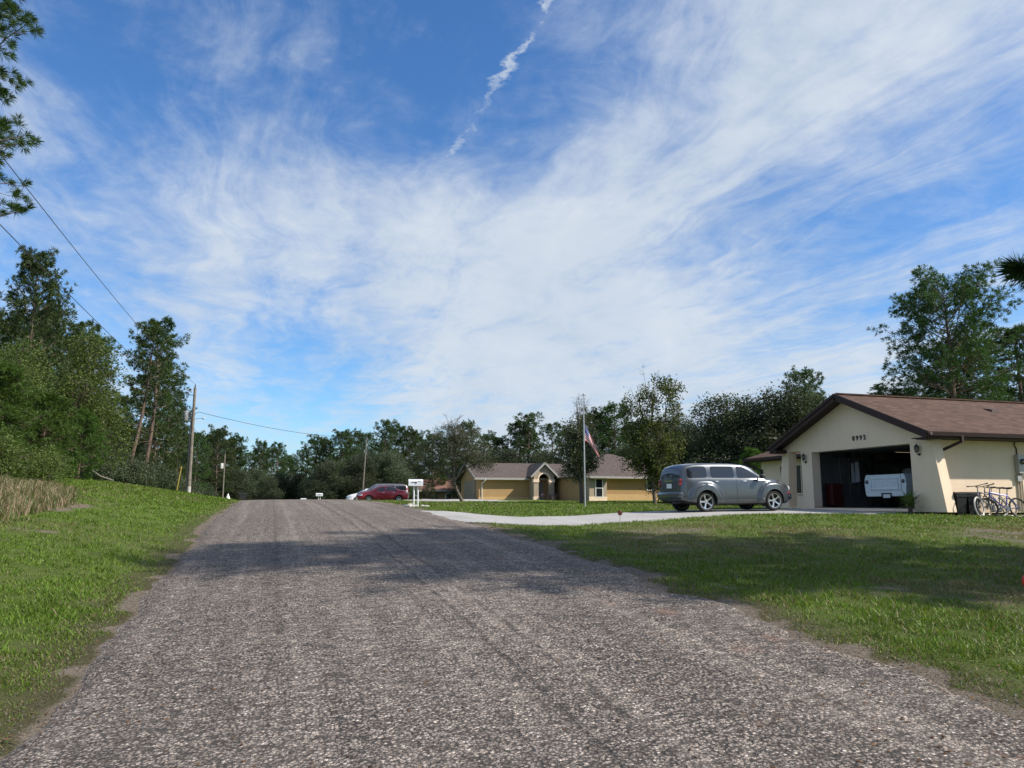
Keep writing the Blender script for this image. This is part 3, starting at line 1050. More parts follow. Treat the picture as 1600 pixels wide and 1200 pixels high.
def pine(name, seed, H, start, spread, nl, ln, wd, nn, leaf=None, r0=None, top=0.35, sub=5, dead=0, bow=0.25, tsp=0.6, puff=0.22):
    rd = random.Random(seed)
    g = np.random.default_rng(seed)
    tb = MB()
    r0 = r0 or H * 0.0125
    pts, rad = [], []
    bx, by = rd.uniform(-1, 1) * bow, rd.uniform(-1, 1) * bow
    for i in range(11):
        u = i / 10
        pts.append(Vector((bx * math.sin(u * 2.6), by * math.sin(u * 2.2), u * H * 0.97 - 0.25 * (1 - u))))
        rad.append(r0 * (1 - u) ** 0.8 + 0.018)
    rad[0] *= 1.35
    tb.tube(pts, rad, 9)

    def tp(u):
        f = u * 10
        i = min(9, int(f))
        return pts[i].lerp(pts[i + 1], f - i)
    cs, ax = [], []
    az = rd.uniform(0, 6.28)
    for k in range(nl):
        q = (k + rd.random() * 0.8) / nl
        u = start + (0.985 - start) * q ** 0.85
        az += 2.4 + rd.uniform(-0.5, 0.5)
        t_ = (u - start) / (1 - start)
        shape = (0.42 + 0.58 * math.sin(math.pi * min(1.0, 0.10 + 0.80 * t_)) ** 0.8) * (1 - t_ ** 3.0 * (1 - top))
        L = spread * shape * rd.uniform(0.62, 1.12)
        rise = -0.10 + 1.05 * t_ ** 1.3 + rd.uniform(-0.30, 0.40)
        p0 = tp(u)
        dirh = Vector((math.cos(az), math.sin(az), 0))
        side = Vector((-dirh.y, dirh.x, 0)) * rd.uniform(-0.25, 0.25)
        path = []
        for i in range(6):
            s = i / 5
            z = rise * s * L * 0.75 + 0.22 * L * s * s
            path.append(p0 + (dirh + side * s) * (L * s) + Vector((0, 0, z + rd.uniform(-0.03, 0.03) * L)))
        rl = max(0.016, r0 * 0.30 * (1 - t_ * 0.65))
        tb.tube(path, [rl * (1 - 0.85 * i / 5) + 0.006 for i in range(6)], 5, caps=False)
        for j in range(sub + 2):
            s = 0.32 + 0.68 * (j + rd.random() * 0.6) / (sub + 2)
            s = min(s, 1.0)
            f = s * 5
            i = min(4, int(f))
            b0 = path[i].lerp(path[i + 1], f - i)
            sl = L * rd.uniform(0.16, 0.36) * (1.15 - s * 0.5)
            sd = -1 if j % 2 else 1
            dd = (dirh * rd.uniform(0.3, 1.0) + Vector((-dirh.y, dirh.x, 0)) * sd * rd.uniform(0.2, 1.1) + Vector((0, 0, rd.uniform(-0.35, 1.0))))
            dd.normalize()
            b1 = b0 + dd * sl
            tb.tube([b0, b0.lerp(b1, 0.5) + Vector((0, 0, -0.03 * sl)), b1], [0.014, 0.011, 0.007], 3, caps=False)
            for q2 in (0.55, 0.95, 1.0, 1.0):
                if rd.random() < (0.97 if q2 > 0.9 else 0.7):
                    jt = Vector((rd.uniform(-1, 1), rd.uniform(-1, 1), rd.uniform(-0.7, 1))) * puff
                    cs.append((b0.lerp(b1, q2) + jt)[:])
                    a_ = dd + jt * (0.8 / max(puff, 0.01)) + Vector((0, 0, rd.uniform(0.1, 0.5)))
                    ax.append(a_.normalized()[:])
        cs.append(path[5][:])
        ax.append((dirh * 0.8 + Vector((0, 0, 0.6))).normalized()[:])
    for i in range(4):
        cs.append((tp(0.94 + 0.02 * i))[:])
        ax.append((rd.uniform(-.4, .4), rd.uniform(-.4, .4), 0.9))
    for k in range(dead):                                   # bare stubs below the crown
        u = start * rd.uniform(0.45, 1.0)
        a_ = rd.uniform(0, 6.28)
        L = rd.uniform(0.5, 1.8)
        p0 = tp(u)
        p1 = p0 + Vector((math.cos(a_) * L, math.sin(a_) * L, rd.uniform(-0.35, 0.25) * L))
        tb.tube([p0, p0.lerp(p1, 0.5) + Vector((0, 0, 0.06)), p1], [0.028, 0.018, 0.007], 4, caps=False)
    C = np.array(cs)
    A = unit(np.array(ax))
    V, F = needle_tufts(g, C, A, nn, ln, wd, tsp)
    return make_tree(name, tb, V, F, m_pinebark, leaf or m_pine)


def oak(name, seed, H, lobes, ncl, nlv, size, leaf, r0=0.14, lean=(0, 0), fork=0.3, sig=0.28, bare_top=0, twig_r=0.010, shell=0.55, gapk=0.0):
    """lobes: (x, y, z, radius, flat) in metres for a tree of height H"""
    rd = random.Random(seed)
    g = np.random.default_rng(seed)
    tb = MB()
    fz = H * fork
    pts = []
    for i in range(7):
        u = i / 6
        pts.append(Vector((lean[0] * u ** 1.5 + 0.06 * math.sin(5 * u + seed), lean[1] * u ** 1.5 + 0.06 * math.cos(4 * u + seed), fz * u - 0.2 * (1 - u))))
    tb.tube(pts, [r0 * (1.35 - 0.3 * min(1, i) - 0.06 * i) for i in range(7)], 9, caps=False)
    topp = pts[-1]
    cl = []
    for (x, y, z, rr, fl) in lobes:
        c = Vector((x + lean[0], y + lean[1], z))
        mid = topp.lerp(c, 0.5) + Vector((rd.uniform(-.2, .2), rd.uniform(-.2, .2), rd.uniform(0.0, 0.35)))
        tb.tube([topp - Vector((0, 0, 0.05)), topp.lerp(mid, 0.5) + Vector((rd.uniform(-.08, .08), rd.uniform(-.08, .08), 0)), mid, c], [r0 * 0.62, r0 * 0.5, r0 * 0.36, r0 * 0.16], 6, caps=False)
        n = max(6, int(ncl * rr ** 2))
        subs = []
        for k in range(max(3, n // 9)):
            d = Vector(g.normal(size=3)).normalized()
            p = c + Vector((d.x * rr, d.y * rr, d.z * rr * fl)) * rd.uniform(0.35, 0.7)
            tb.tube([mid.lerp(c, rd.random()), p], [r0 * 0.17, twig_r * 1.6], 4, caps=False)
            subs.append(p)
        for k in range(n):
            d = Vector(g.normal(size=3)).normalized()
            q = shell + (1 - shell) * rd.random() ** 0.5
            q *= 1 + 0.22 * math.sin(d.x * 5 + seed) * math.cos(d.y * 4 + d.z * 5)
            p = c + Vector((d.x * rr, d.y * rr, d.z * rr * fl)) * q
            if p.z < H * 0.10:
                continue
            if gapk and NZ((p.x + p.z) * 0.9 + seed, (p.y - p.z * 0.5) * 0.9, 2) < gapk:
                continue
            s = min(subs, key=lambda w_: (w_ - p).length_squared)
            tb.tube([s, s.lerp(p, 0.55) + Vector((rd.uniform(-.08, .08), rd.uniform(-.08, .08), 0.05)), p], [twig_r, twig_r * 0.8, twig_r * 0.4], 3, caps=False)
            cl.append(p[:])
    for k in range(bare_top):                               # dead, leafless leader twigs
        b = topp.lerp(Vector((lean[0], lean[1], H * 0.8)), 0.7)
        a_ = rd.uniform(0, 6.28)
        e = Vector((lean[0] + math.cos(a_) * rd.uniform(0.1, 0.9), lean[1] + math.sin(a_) * rd.uniform(0.1, 0.9), H * rd.uniform(0.86, 1.0)))
        m = b.lerp(e, 0.55) + Vector((rd.uniform(-.15, .15), rd.uniform(-.15, .15), 0))
        tb.tube([b, m, e], [0.035, 0.022, 0.006], 4, caps=False)
        for j in range(7):
            p0 = m.lerp(e, rd.random())
            d = Vector((rd.uniform(-1, 1), rd.uniform(-1, 1), rd.uniform(-0.1, 0.9))).normalized()
            p1 = p0 + d * rd.uniform(0.3, 0.8)
            tb.tube([p0, p1], [0.012, 0.005], 3, caps=False)
            for jj in range(2):
                p2 = p0.lerp(p1, rd.uniform(0.4, 1)) + Vector((rd.uniform(-1, 1), rd.uniform(-1, 1), rd.uniform(-.2, 1))) * 0.22
                tb.tube([p0.lerp(p1, 0.5), p2], [0.007, 0.004], 3, caps=False)
    V, F = leaves(g, np.array(cl), nlv, sig, size)
    return make_tree(name, tb, V, F, m_bark, leaf)


TPL = {}
TPL['pine_fine'] = (pine('pine_tree', 5, 18.0, 0.34, 3.3, 70, 0.30, 0.0075, 50, r0=0.20, sub=6, tsp=0.7, top=0.5, puff=0.20), 18.0)
TPL['pine_full'] = (pine('pine_tree', 7, 14.0, 0.16, 2.9, 64, 0.38, 0.026, 13, sub=5, dead=4, top=0.5), 14.0)
TPL['pine_full2'] = (pine('pine_tree', 19, 14.0, 0.26, 2.6, 50, 0.38, 0.026, 13, sub=5, dead=8, top=0.6), 14.0)
TPL['pine_tall'] = (pine('pine_tree', 23, 16.0, 0.48, 2.6, 34, 0.38, 0.026, 13, sub=5, dead=16, bow=0.5, top=0.55), 16.0)
TPL['pine_tall2'] = (pine('pine_tree', 31, 16.0, 0.38, 3.0, 40, 0.38, 0.025, 13, sub=5, dead=14, bow=0.6, top=0.35), 16.0)
TPL['pine_young'] = (pine('pine_tree', 43, 5.5, 0.05, 1.9, 64, 0.30, 0.014, 16, leaf=m_pine_y, r0=0.07, top=0.25, sub=4, bow=0.08, puff=0.16), 5.5)
TPL['pine_broad'] = (pine('pine_tree', 57, 17.0, 0.16, 4.9, 92, 0.40, 0.024, 15, r0=0.27, sub=9, dead=8, top=0.62, bow=0.35, puff=0.34), 17.0)
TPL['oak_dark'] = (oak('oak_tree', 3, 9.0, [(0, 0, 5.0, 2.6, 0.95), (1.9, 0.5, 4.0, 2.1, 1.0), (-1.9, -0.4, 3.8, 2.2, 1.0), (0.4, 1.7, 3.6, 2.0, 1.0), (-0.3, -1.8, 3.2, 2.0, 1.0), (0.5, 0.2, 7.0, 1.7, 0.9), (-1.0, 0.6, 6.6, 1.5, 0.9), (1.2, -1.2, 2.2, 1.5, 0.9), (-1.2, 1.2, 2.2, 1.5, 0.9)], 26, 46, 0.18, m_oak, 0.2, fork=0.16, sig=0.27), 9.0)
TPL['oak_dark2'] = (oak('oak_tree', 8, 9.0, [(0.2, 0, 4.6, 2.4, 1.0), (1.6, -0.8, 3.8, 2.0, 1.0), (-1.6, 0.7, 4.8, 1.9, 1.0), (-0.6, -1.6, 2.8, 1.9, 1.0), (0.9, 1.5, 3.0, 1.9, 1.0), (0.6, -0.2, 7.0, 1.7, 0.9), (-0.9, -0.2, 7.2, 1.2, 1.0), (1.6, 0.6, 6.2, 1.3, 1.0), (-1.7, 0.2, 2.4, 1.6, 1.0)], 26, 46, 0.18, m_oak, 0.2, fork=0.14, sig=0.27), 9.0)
TPL['oak_light'] = (oak('oak_tree', 12, 9.0, [(0, 0, 5.6, 2.1, 1.1), (1.2, 0.4, 3.8, 1.8, 1.1), (-1.2, -0.5, 4.2, 1.8, 1.1), (0.3, -1.2, 2.7, 1.7, 1.0), (-0.2, 1.2, 3.0, 1.7, 1.0), (0.3, 0.1, 7.5, 1.4, 1.1)], 30, 46, 0.15, m_oak_l, 0.13, fork=0.2, sig=0.28, gapk=0.30), 9.0)
TPL['oak_turkey'] = (oak('oak_tree', 21, 10.8, [(0, 0, 5.0, 1.9, 1.1), (1.5, 0.2, 4.0, 1.5, 1.0), (-1.5, 0.1, 4.2, 1.6, 1.1), (1.0, -0.4, 7.0, 1.5, 1.0), (-1.1, 0.3, 6.8, 1.6, 1.1), (0.1, 0.2, 8.7, 1.3, 1.0), (-1.4, 0, 8.7, 0.9, 0.9), (1.7, 0.1, 9.0, 1.0, 0.8), (2.3, 0.2, 7.0, 0.8, 0.9), (-0.4, 0.4, 3.0, 1.4, 0.8), (0.6, -0.6, 2.8, 1.3, 0.8)], 32, 42, 0.21, m_oak_t, 0.17, fork=0.22, sig=0.24, gapk=0.44, bare_top=3), 10.8)
TPL['oak_lean'] = (oak('oak_tree', 33, 7.9, [(0, 0, 4.8, 1.9, 0.9), (1.7, 0.1, 4.6, 1.6, 0.9), (-1.7, 0.2, 4.3, 1.6, 0.9), (-2.7, -0.2, 3.7, 1.2, 0.9), (2.5, 0.3, 3.8, 1.2, 0.9), (0.9, -0.3, 6.0, 1.3, 0.85), (-0.8, 0.2, 5.8, 1.3, 0.85)], 40, 34, 0.125, m_oak_g, 0.16, lean=(-0.75, 0.0), fork=0.24, sig=0.22, gapk=0.26, bare_top=14), 7.9)
TPL['oak_deadtop'] = (oak('oak_tree', 39, 9.4, [(0, 0, 4.2, 1.6, 1.1), (0.9, 0.2, 3.3, 1.3, 1.0), (-1.1, 0.0, 3.4, 1.4, 1.0), (0.1, 0.1, 6.0, 1.4, 1.1), (-0.8, 0.2, 5.2, 1.2, 1.0), (0.9, 0.1, 5.2, 1.0, 1.0)], 36, 40, 0.18, m_oak_g, 0.19, fork=0.22, sig=0.24, gapk=0.32, bare_top=9), 9.4)
TPL['oak_grey'] = (oak('oak_tree', 49, 9.0, [(0, 0, 4.6, 2.3, 1.0), (1.6, 0.3, 3.8, 1.9, 1.0), (-1.6, -0.3, 4.0, 1.9, 1.0), (0.3, 0.4, 6.4, 1.7, 0.9), (0, 0, 2.4, 1.8, 0.9)], 28, 34, 0.13, m_oak_g, 0.14, fork=0.2, sig=0.3, gapk=0.30, bare_top=10), 9.0)
TPL['shrub'] = (oak('shrub', 61, 2.4, [(0, 0, 1.1, 1.0, 0.9), (0.8, 0.2, 0.85, 0.8, 0.9), (-0.8, -0.1, 0.9, 0.85, 0.9), (0.1, 0.7, 0.8, 0.8, 0.9), (0.0, -0.7, 0.7, 0.75, 0.9)], 70, 34, 0.10, m_oak_l, 0.04, fork=0.12, sig=0.14, twig_r=0.006), 2.1)
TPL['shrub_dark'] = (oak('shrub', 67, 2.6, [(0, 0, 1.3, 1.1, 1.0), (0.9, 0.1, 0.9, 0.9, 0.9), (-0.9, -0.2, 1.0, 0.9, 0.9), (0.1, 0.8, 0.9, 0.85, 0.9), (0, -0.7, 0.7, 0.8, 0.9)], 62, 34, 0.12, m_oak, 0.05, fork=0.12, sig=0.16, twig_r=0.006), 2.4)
USED = set()
TREE_RND = random.Random(99)


def plant(kind, x, y, h, label, cat='tree', group=None, rz=None, wide=1.0, tilt=(0, 0)):
    root, H = TPL[kind]
    o = root if kind not in USED else copy_tree(root)
    USED.add(kind)
    s = h / H
    if group:
        wide *= TREE_RND.uniform(0.85, 1.3)
        s *= TREE_RND.uniform(0.93, 1.07)
    o.location = (x, y, gz(x, y) - 0.05)
    o.rotation_euler = (tilt[0], tilt[1], TREE_RND.uniform(0, 6.28) if rz is None else rz)
    o.scale = (s * wide, s * wide, s)
    if 'group' in o:
        del o['group']
    return tag(o, label, cat, group)


# ================================================================== PLANTING
# --- left bank, from the camera outwards
plant('pine_fine', -10.9, 26.5, 17.8, 'tall pine leaning into the frame at the left edge above the wires', 'pine tree', rz=0.6)
plant('pine_full', -11.3, 41.1, 10.6, 'tall dark pine behind the shrubs at the left edge of the bank', 'pine tree', wide=0.78)
plant('pine_full2', -14.6, 42.0, 8.6, 'dark pine half hidden behind the tallest left pine', 'pine tree', wide=0.85)
plant('oak_light', -10.0, 47.0, 8.2, 'yellow green oak between the left dark pine and the slender pines', 'oak tree')
plant('oak_light', -12.0, 44.0, 6.8, 'yellow green oak just right of the left dark pine', 'oak tree')
plant('oak_light', -10.8, 38.5, 5.8, 'low bushy oak behind the young bright pines on the bank', 'oak tree')
plant('pine_young', -9.4, 31.4, 4.0, 'bright green young pine nearest the tall dead grass', 'pine tree', wide=1.15)
plant('pine_young', -9.3, 37.2, 3.6, 'bright green young pine right of the nearest young pine', 'pine tree', wide=1.1)
plant('pine_young', -9.0, 42.5, 3.3, 'bright green young pine at the end of the shrub row', 'pine tree')
plant('pine_young', -11.6, 34.0, 4.6, 'young pine at the back of the left bank thicket', 'pine tree')
plant('pine_tall', -10.4, 63.8, 12.0, 'slender pine with bare leaning trunk in the left wood', 'pine tree', tilt=(0, 0.10))
plant('pine_tall2', -10.1, 69.8, 14.4, 'tallest slender pine of the left wood with drooping right boughs', 'pine tree')
plant('pine_tall', -11.2, 55.4, 9.2, 'slender pine next to the yellow green oak', 'pine tree', tilt=(0, -0.04))
plant('pine_tall2', -12.0, 60.5, 11.4, 'slender pine with crossing trunk left of the tallest one', 'pine tree', tilt=(0.05, 0.12))
plant('pine_full', -10.2, 76.1, 12.0, 'dense pine just left of the transformer pole', 'pine tree')
plant('pine_full2', -10.2, 84.0, 10.4, 'dense pine directly behind the transformer pole', 'pine tree')
plant('pine_full2', -9.8, 92.0, 9.8, 'dense pine right behind the transformer pole', 'pine tree')
plant('pine_full', -9.0, 103.0, 8.6, 'round pine between the transformer pole and the thin service pole', 'pine tree')
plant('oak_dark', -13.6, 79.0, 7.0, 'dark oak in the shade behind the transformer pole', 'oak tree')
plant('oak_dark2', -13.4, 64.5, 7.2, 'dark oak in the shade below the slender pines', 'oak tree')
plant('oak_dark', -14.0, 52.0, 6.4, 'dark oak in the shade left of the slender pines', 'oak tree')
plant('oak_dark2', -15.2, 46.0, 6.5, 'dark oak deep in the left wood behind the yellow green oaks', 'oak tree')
for i, (x, y, h) in enumerate([(-15, 58, 11), (-16, 70, 12), (-15.5, 88, 11), (-17, 50, 10), (-18, 64, 12), (-19, 80, 12), (-17, 98, 11), (-20, 42, 10), (-22, 56, 12)]):
    plant(['pine_full', 'pine_full2', 'oak_dark'][i % 3], x, y, h * (0.7 if i % 3 == 2 else 1.0), 'background tree filling the depth of the left wood', 'tree', 'trees deep in the left wood')
# --- end of the road
plant('pine_full', -7.4, 119.3, 11.4, 'round topped pine above the thin service pole', 'pine tree', wide=1.15)
plant('pine_full2', -12.0, 114.0, 10.0, 'pine left of the round topped pine by the service pole', 'pine tree')
for i, (x, y, h) in enumerate([(-4.9, 132.4, 10.6), (-1.7, 134.5, 11.4), (1.1, 137.9, 11.0), (-3.3, 142.4, 10.2), (3.1, 150, 9.6), (-6.5, 140, 10.5), (-9.5, 134, 11.0)]):
    plant(['pine_tall', 'pine_full2', 'pine_tall2'][i % 3], x, y, h, 'thin straight pine at the far end of the road', 'pine tree', 'thin pines where the road ends')
plant('pine_tall', 5.6, 146.0, 10.8, 'lone thin pine with open sky round it at the end of the road', 'pine tree')
for i, (x, y, h) in enumerate([(-12, 122, 7.5), (-7, 128, 7.5), (-2.5, 128, 6.6), (1.5, 130, 6.6), (4.6, 128, 6.8), (-16, 112, 7.5), (8.2, 122, 7.2), (-0.5, 124, 5.6), (-5.0, 123, 6.2)]):
    plant(['oak_dark', 'oak_dark2'][i % 2], x, y, h, 'low dark oak under the thin pines at the end of the road', 'oak tree', 'low oaks at the end of the road')
plant('pine_full', 9.5, 114.3, 11.0, 'full pine left of the leaning pole behind the red sedan', 'pine tree', wide=1.15)
plant('pine_full2', 14.5, 126.4, 11.6, 'pine right of the leaning pole behind the red sedan', 'pine tree')
plant('pine_tall', 17.2, 120.3, 13.2, 'tall thin pine standing up behind the low dark oaks', 'pine tree')
plant('pine_full', 21.3, 124.2, 12.4, 'pine left of the grey spreading oak, behind the wood edge', 'pine tree')
for i, (x, y, h) in enumerate([(7.0, 106.8, 7.0), (11.5, 107.4, 7.6), (15.6, 109.4, 8.0), (18.6, 131.0, 8.4), (9.0, 112, 7.4), (13.5, 113, 7.6), (17.2, 114.5, 8.0)]):
    plant(['oak_dark', 'oak_dark2'][i % 2], x, y, h, 'low dark oak in the shady thicket behind the parked cars', 'oak tree', 'dark oaks behind the parked cars')
for i, (x, y, h) in enumerate([(6.8, 126, 11.5), (11.8, 119, 11.5), (19.6, 128, 12.5), (-9.0, 127, 11.0), (-5.5, 131, 11.5), (0.0, 141, 11.0), (7.6, 117, 10.0)]):
    plant(['pine_full', 'pine_full2'][i % 2], x, y, h, 'full pine closing the view behind the crest of the road', 'pine tree', 'full pines behind the crest')
# --- yards on the right
plant('oak_lean', 16.0, 66.5, 7.7, 'grey spreading oak with curved leaning trunk before the tan house', 'oak tree', rz=-0.3, wide=1.05)
plant('oak_deadtop', 23.6, 57.7, 9.0, 'oak with dead bare top just left of the flagpole', 'oak tree', rz=0.8)
plant('oak_turkey', 28.2, 54.1, 10.8, 'tall open turkey oak between the flagpole and the silver wagon', 'oak tree', rz=-0.25, wide=0.86)
plant('oak_grey', 38.4, 65.8, 8.4, 'pale twiggy oak right of the turkey oak', 'oak tree')
for i, (k, x, y, h) in enumerate([('pine_full', 24.1, 118.9, 11.6), ('pine_full2', 29.8, 120.3, 13.4), ('pine_full', 34.6, 119.0, 11.6), ('pine_full2', 37.4, 116.2, 12.6), ('pine_tall', 38.4, 113.7, 14.2), ('pine_tall2', 42.4, 116.7, 12.8),
                                  ('pine_full', 46.2, 107.2, 13.6), ('pine_full2', 48.4, 104.4, 13.8), ('pine_full', 53.4, 109.1, 13.4), ('pine_full2', 50.2, 113.0, 12.8), ('pine_full', 57.5, 108.0, 12.6)]):
    plant(k, x, y, h, 'pine in the row behind the tan house', 'pine tree', 'pines behind the tan house')
for i, (x, y, h) in enumerate([(28.5, 112, 8.0), (33.5, 111.5, 8.4), (38.5, 108.5, 8.4), (43.5, 103.5, 8.6), (49.0, 98.5, 9.0), (55, 100, 9.0), (45.5, 80.3, 8.4), (50.5, 84, 9.0)]):
    plant(['oak_dark', 'oak_dark2'][i % 2], x, y, h, 'dark oak between the tan house and the pines behind it', 'oak tree', 'dark oaks behind the tan house')
plant('oak_dark2', 36.6, 57.4, 9.6, 'large dark oak directly above the roof of the silver wagon', 'oak tree', wide=1.1)
plant('oak_dark', 39.8, 54.6, 10.2, 'large dark oak left of the garage gable', 'oak tree', wide=1.1)
plant('oak_dark2', 43.2, 55.2, 10.0, 'dark oak behind the left slope of the garage roof', 'oak tree')
plant('oak_dark', 43.0, 51.4, 8.9, 'dark oak just left of the garage ridge', 'oak tree')
plant('oak_dark', 35.2, 62.8, 8.2, 'dark oak right of the tan house wall', 'oak tree')
plant('pine_full2', 55.8, 70.9, 14.2, 'pine top showing above the oaks left of the garage', 'pine tree')
plant('pine_young', 30.6, 44.6, 3.7, 'young pine in front of the dark oaks left of the garage', 'pine tree')
plant('pine_broad', 43.9, 41.0, 15.2, 'big spreading pine behind the garage roof', 'pine tree', rz=1.9)
plant('pine_full2', 47.0, 43.0, 11.8, 'smaller pine close right of the big spreading pine', 'pine tree', wide=1.35)
plant('pine_full', 54.2, 44.4, 13.6, 'pine at the right edge above the garage roof', 'pine tree', wide=1.4)
plant('pine_full', 42.2, 44.6, 8.4, 'low pine left under the big spreading pine', 'pine tree', wide=1.5)
plant('pine_full2', 53.6, 50.6, 10.8, 'background pine between the big pine and the right edge', 'pine tree', wide=1.2)
# --- pines beside the lawn just right of the view; one bough reaches into the picture
near = plant('pine_fine', 17.2, 8.6, 15.0, 'roadside pine right of the lawn with one bough in the picture', 'pine tree', rz=2.2)
plant('pine_fine', 15.2, 5.8, 17.0, 'tall pine right of the lawn, shading the grass and the road', 'pine tree', rz=4.0)
plant('pine_fine', 19.0, 4.2, 17.0, 'rearmost tall pine right of the lawn, shading the road', 'pine tree', rz=5.1)
plant('oak_dark', 19.2, 5.0, 9.5, 'tall leafy oak among the pines right of the lawn', 'oak tree', wide=0.9)
# the low bough
nb_ = MB()
b0 = Vector((17.2, 8.6, 6.2))
b1 = Vector((12.05, 9.05, 5.15))
pth = [b0, b0.lerp(b1, 0.35) + Vector((0, 0, -0.35)), b0.lerp(b1, 0.7) + Vector((0, 0, -0.25)), b1, b1 + Vector((-0.72, 0.02, 0.10))]
inv = Matrix.LocRotScale(near.location, near.rotation_euler, near.scale).inverted()
nb_.tube([inv @ p for p in pth], [0.06, 0.045, 0.03, 0.016, 0.01], 7)
nb_.build('bough', m_pinebark, near, smooth=True)
gq = np.random.default_rng(71)
tc_c = np.array([(b1 + Vector((-0.72 + 0.07 * k, 0.02, 0.10 - 0.012 * k)))[:] for k in range(7)])
tc_a = np.array([(-0.75, 0.0, 0.35)] * 4 + [(-0.3, 0.0, 0.1)] * 3)
V, F = needle_tufts(gq, tc_c, unit(tc_a), 95, 0.36, 0.0045, 0.75)
inv_np = np.array(inv)
V = V @ inv_np[:3, :3].T + inv_np[:3, 3]
put('bough_needles', np_mesh('bough_needles', V, F, m_pine), near)
# --- undergrowth on the left
SH = [(-8.6, 29.0, 1.7), (-9.6, 26.2, 1.9), (-8.0, 32.2, 1.3), (-8.7, 34.6, 1.6), (-9.8, 30.0, 2.2), (-10.6, 35.0, 2.2)]
SHL = ['leafy shrub behind the middle of the tall dead grass', 'leafy shrub behind the left end of the tall dead grass', 'small leafy shrub at the right end of the tall dead grass',
       'leafy shrub before the second young pine', 'tall leafy shrub under the nearest young pine', 'tall leafy shrub behind the second young pine']
for (x, y, h), lb in zip(SH, SHL):
    plant('shrub', x, y, h, lb, 'shrub')
for i, (x, y, h) in enumerate([(-10.2, 44.5, 2.0), (-10.0, 49.5, 2.2), (-9.8, 54.0, 2.0), (-9.6, 58.5, 2.3), (-9.4, 63.0, 2.0), (-9.6, 68.0, 2.4), (-9.2, 73.0, 2.4), (-9.0, 79.5, 2.2), (-9.2, 86.0, 2.6), (-9.3, 95.0, 2.6), (-12, 57, 2.6), (-12, 66, 2.8), (-12, 74, 3.0), (-12.5, 49, 2.6), (-12.5, 61.5, 2.8), (-9.8, 108, 3.0), (-8.5, 114, 3.0)]):
    plant('shrub_dark', x, y, h, 'dark undergrowth shrub along the foot of the left wood', 'shrub', 'undergrowth along the left wood')
plant('shrub', 36.0, 50.0, 2.6, 'shrub under the dark oaks left of the garage', 'shrub')
plant('shrub_dark', 22.3, 113.5, 3.3, 'vine covered bush before the far brown roofed house', 'shrub', wide=0.6)
tall_grass(5, 34000, -6.9, 20.8, 1.9, 9.2, 0.16, 0.56, 'tall_grass', 'tall dead straw coloured grass on the left bank', 0.58)
# distant wood that closes the view
for i, (x, y, h) in enumerate([(-30, 120, 12), (-24, 126, 12), (-18, 132, 12), (-13, 140, 12), (-8, 150, 12), (-2, 152, 11.5), (3, 160, 11), (8, 152, 10), (13, 142, 11), (18, 136, 11), (24, 134, 12), (30, 132, 12), (36, 130, 12.5), (42, 126, 12.5), (48, 122, 13), (55, 118, 13), (61, 112, 13), (66, 100, 13), (64, 88, 12), (62, 78, 12), (60, 62, 11), (66, 66, 12), (70, 56, 12), (66, 46, 12), (72, 40, 12)]):
    plant(['pine_full', 'pine_full2'][i % 2], x, y, h, 'background pine of the distant wood behind the nearer trees', 'pine tree', 'distant wood', wide=1.15)
for i, (x, y, h) in enumerate([(-24, 112, 8), (-19, 120, 8), (-13, 128, 7.5), (-9, 142, 7), (-4, 144, 6.5), (0.5, 144, 6), (4.5, 138, 5.5), (8.5, 134, 7), (12, 130, 8), (17, 128, 8), (22, 128, 8), (27, 126, 8), (32, 124, 8.5), (37, 122, 8.5), (43, 118, 9), (52, 114, 9), (58, 104, 9), (58, 94, 9), (56, 84, 9), (54, 74, 9), (50, 64, 9), (54, 58, 9), (58, 50, 8.5), (60, 42, 8.5), (46, 60, 8), (40, 62, 7.5)]):
    plant(['oak_dark', 'oak_dark2'][i % 2], x, y, h, 'background oak of the distant wood behind the nearer trees', 'oak tree', 'distant wood', wide=1.2)
for i, (x, y, h) in enumerate([(33, 52, 2.6), (35, 48, 2.4), (37.5, 46, 2.6), (31.5, 56, 2.4), (34, 58, 2.8), (38, 52, 2.8), (41, 48, 2.8)]):
    plant('shrub_dark', x, y, h, 'dark shrub under the oaks behind the silver wagon', 'shrub', 'shrubs under the oaks by the garage')
# fallen grey branch on the bank
mb = MB()
p0 = Vector((-9.0, 46.0, gz(-9.0, 46.0)))
mb.tube([p0 + Vector((0.9, 0.4, 0.03)), p0 + Vector((0.3, 0.2, 0.25)), p0 + Vector((-0.4, 0, 0.75))], [0.05, 0.045, 0.03], 6)
mb.tube([p0 + Vector((0.2, 0.2, 0.3)), p0 + Vector((-0.1, -0.4, 0.75))], [0.03, 0.012], 5)
tag(mb.build('fallen_branch', m_twig, smooth=True), 'bare fallen branch lying at the edge of the left wood', 'branch')


# ================================================================== HOUSES
m_stucco = stucco('cream stucco', (0.88, 0.70, 0.53), (0.68, 0.54, 0.41))
m_ochre = stucco('ochre stucco', (0.42, 0.275, 0.13), (0.33, 0.225, 0.115))
m_taupe = stucco('taupe stucco trim', (0.40, 0.33, 0.25))
m_olive = paint('olive tan garage door', (0.27, 0.23, 0.155), 0.7)
m_shing = shingle_mat('brown shingles', (0.070, 0.043, 0.033), (0.165, 0.102, 0.078), (0.108, 0.066, 0.050))
m_shing2 = shingle_mat('purple brown shingles', (0.085, 0.066, 0.060), (0.16, 0.130, 0.118), (0.118, 0.094, 0.085))
m_shing3 = shingle_mat('red brown shingles', (0.20, 0.11, 0.09), (0.26, 0.15, 0.125), (0.23, 0.13, 0.105))
m_brown = paint('dark brown trim', (0.034, 0.014, 0.013), 0.7, 0, 0.15, 4.0)
m_white = paint('white paint', (0.72, 0.71, 0.68), 0.5, 0, 0.07, 3.0)
m_fascia = paint('pale grey fascia', (0.36, 0.345, 0.32), 0.55)
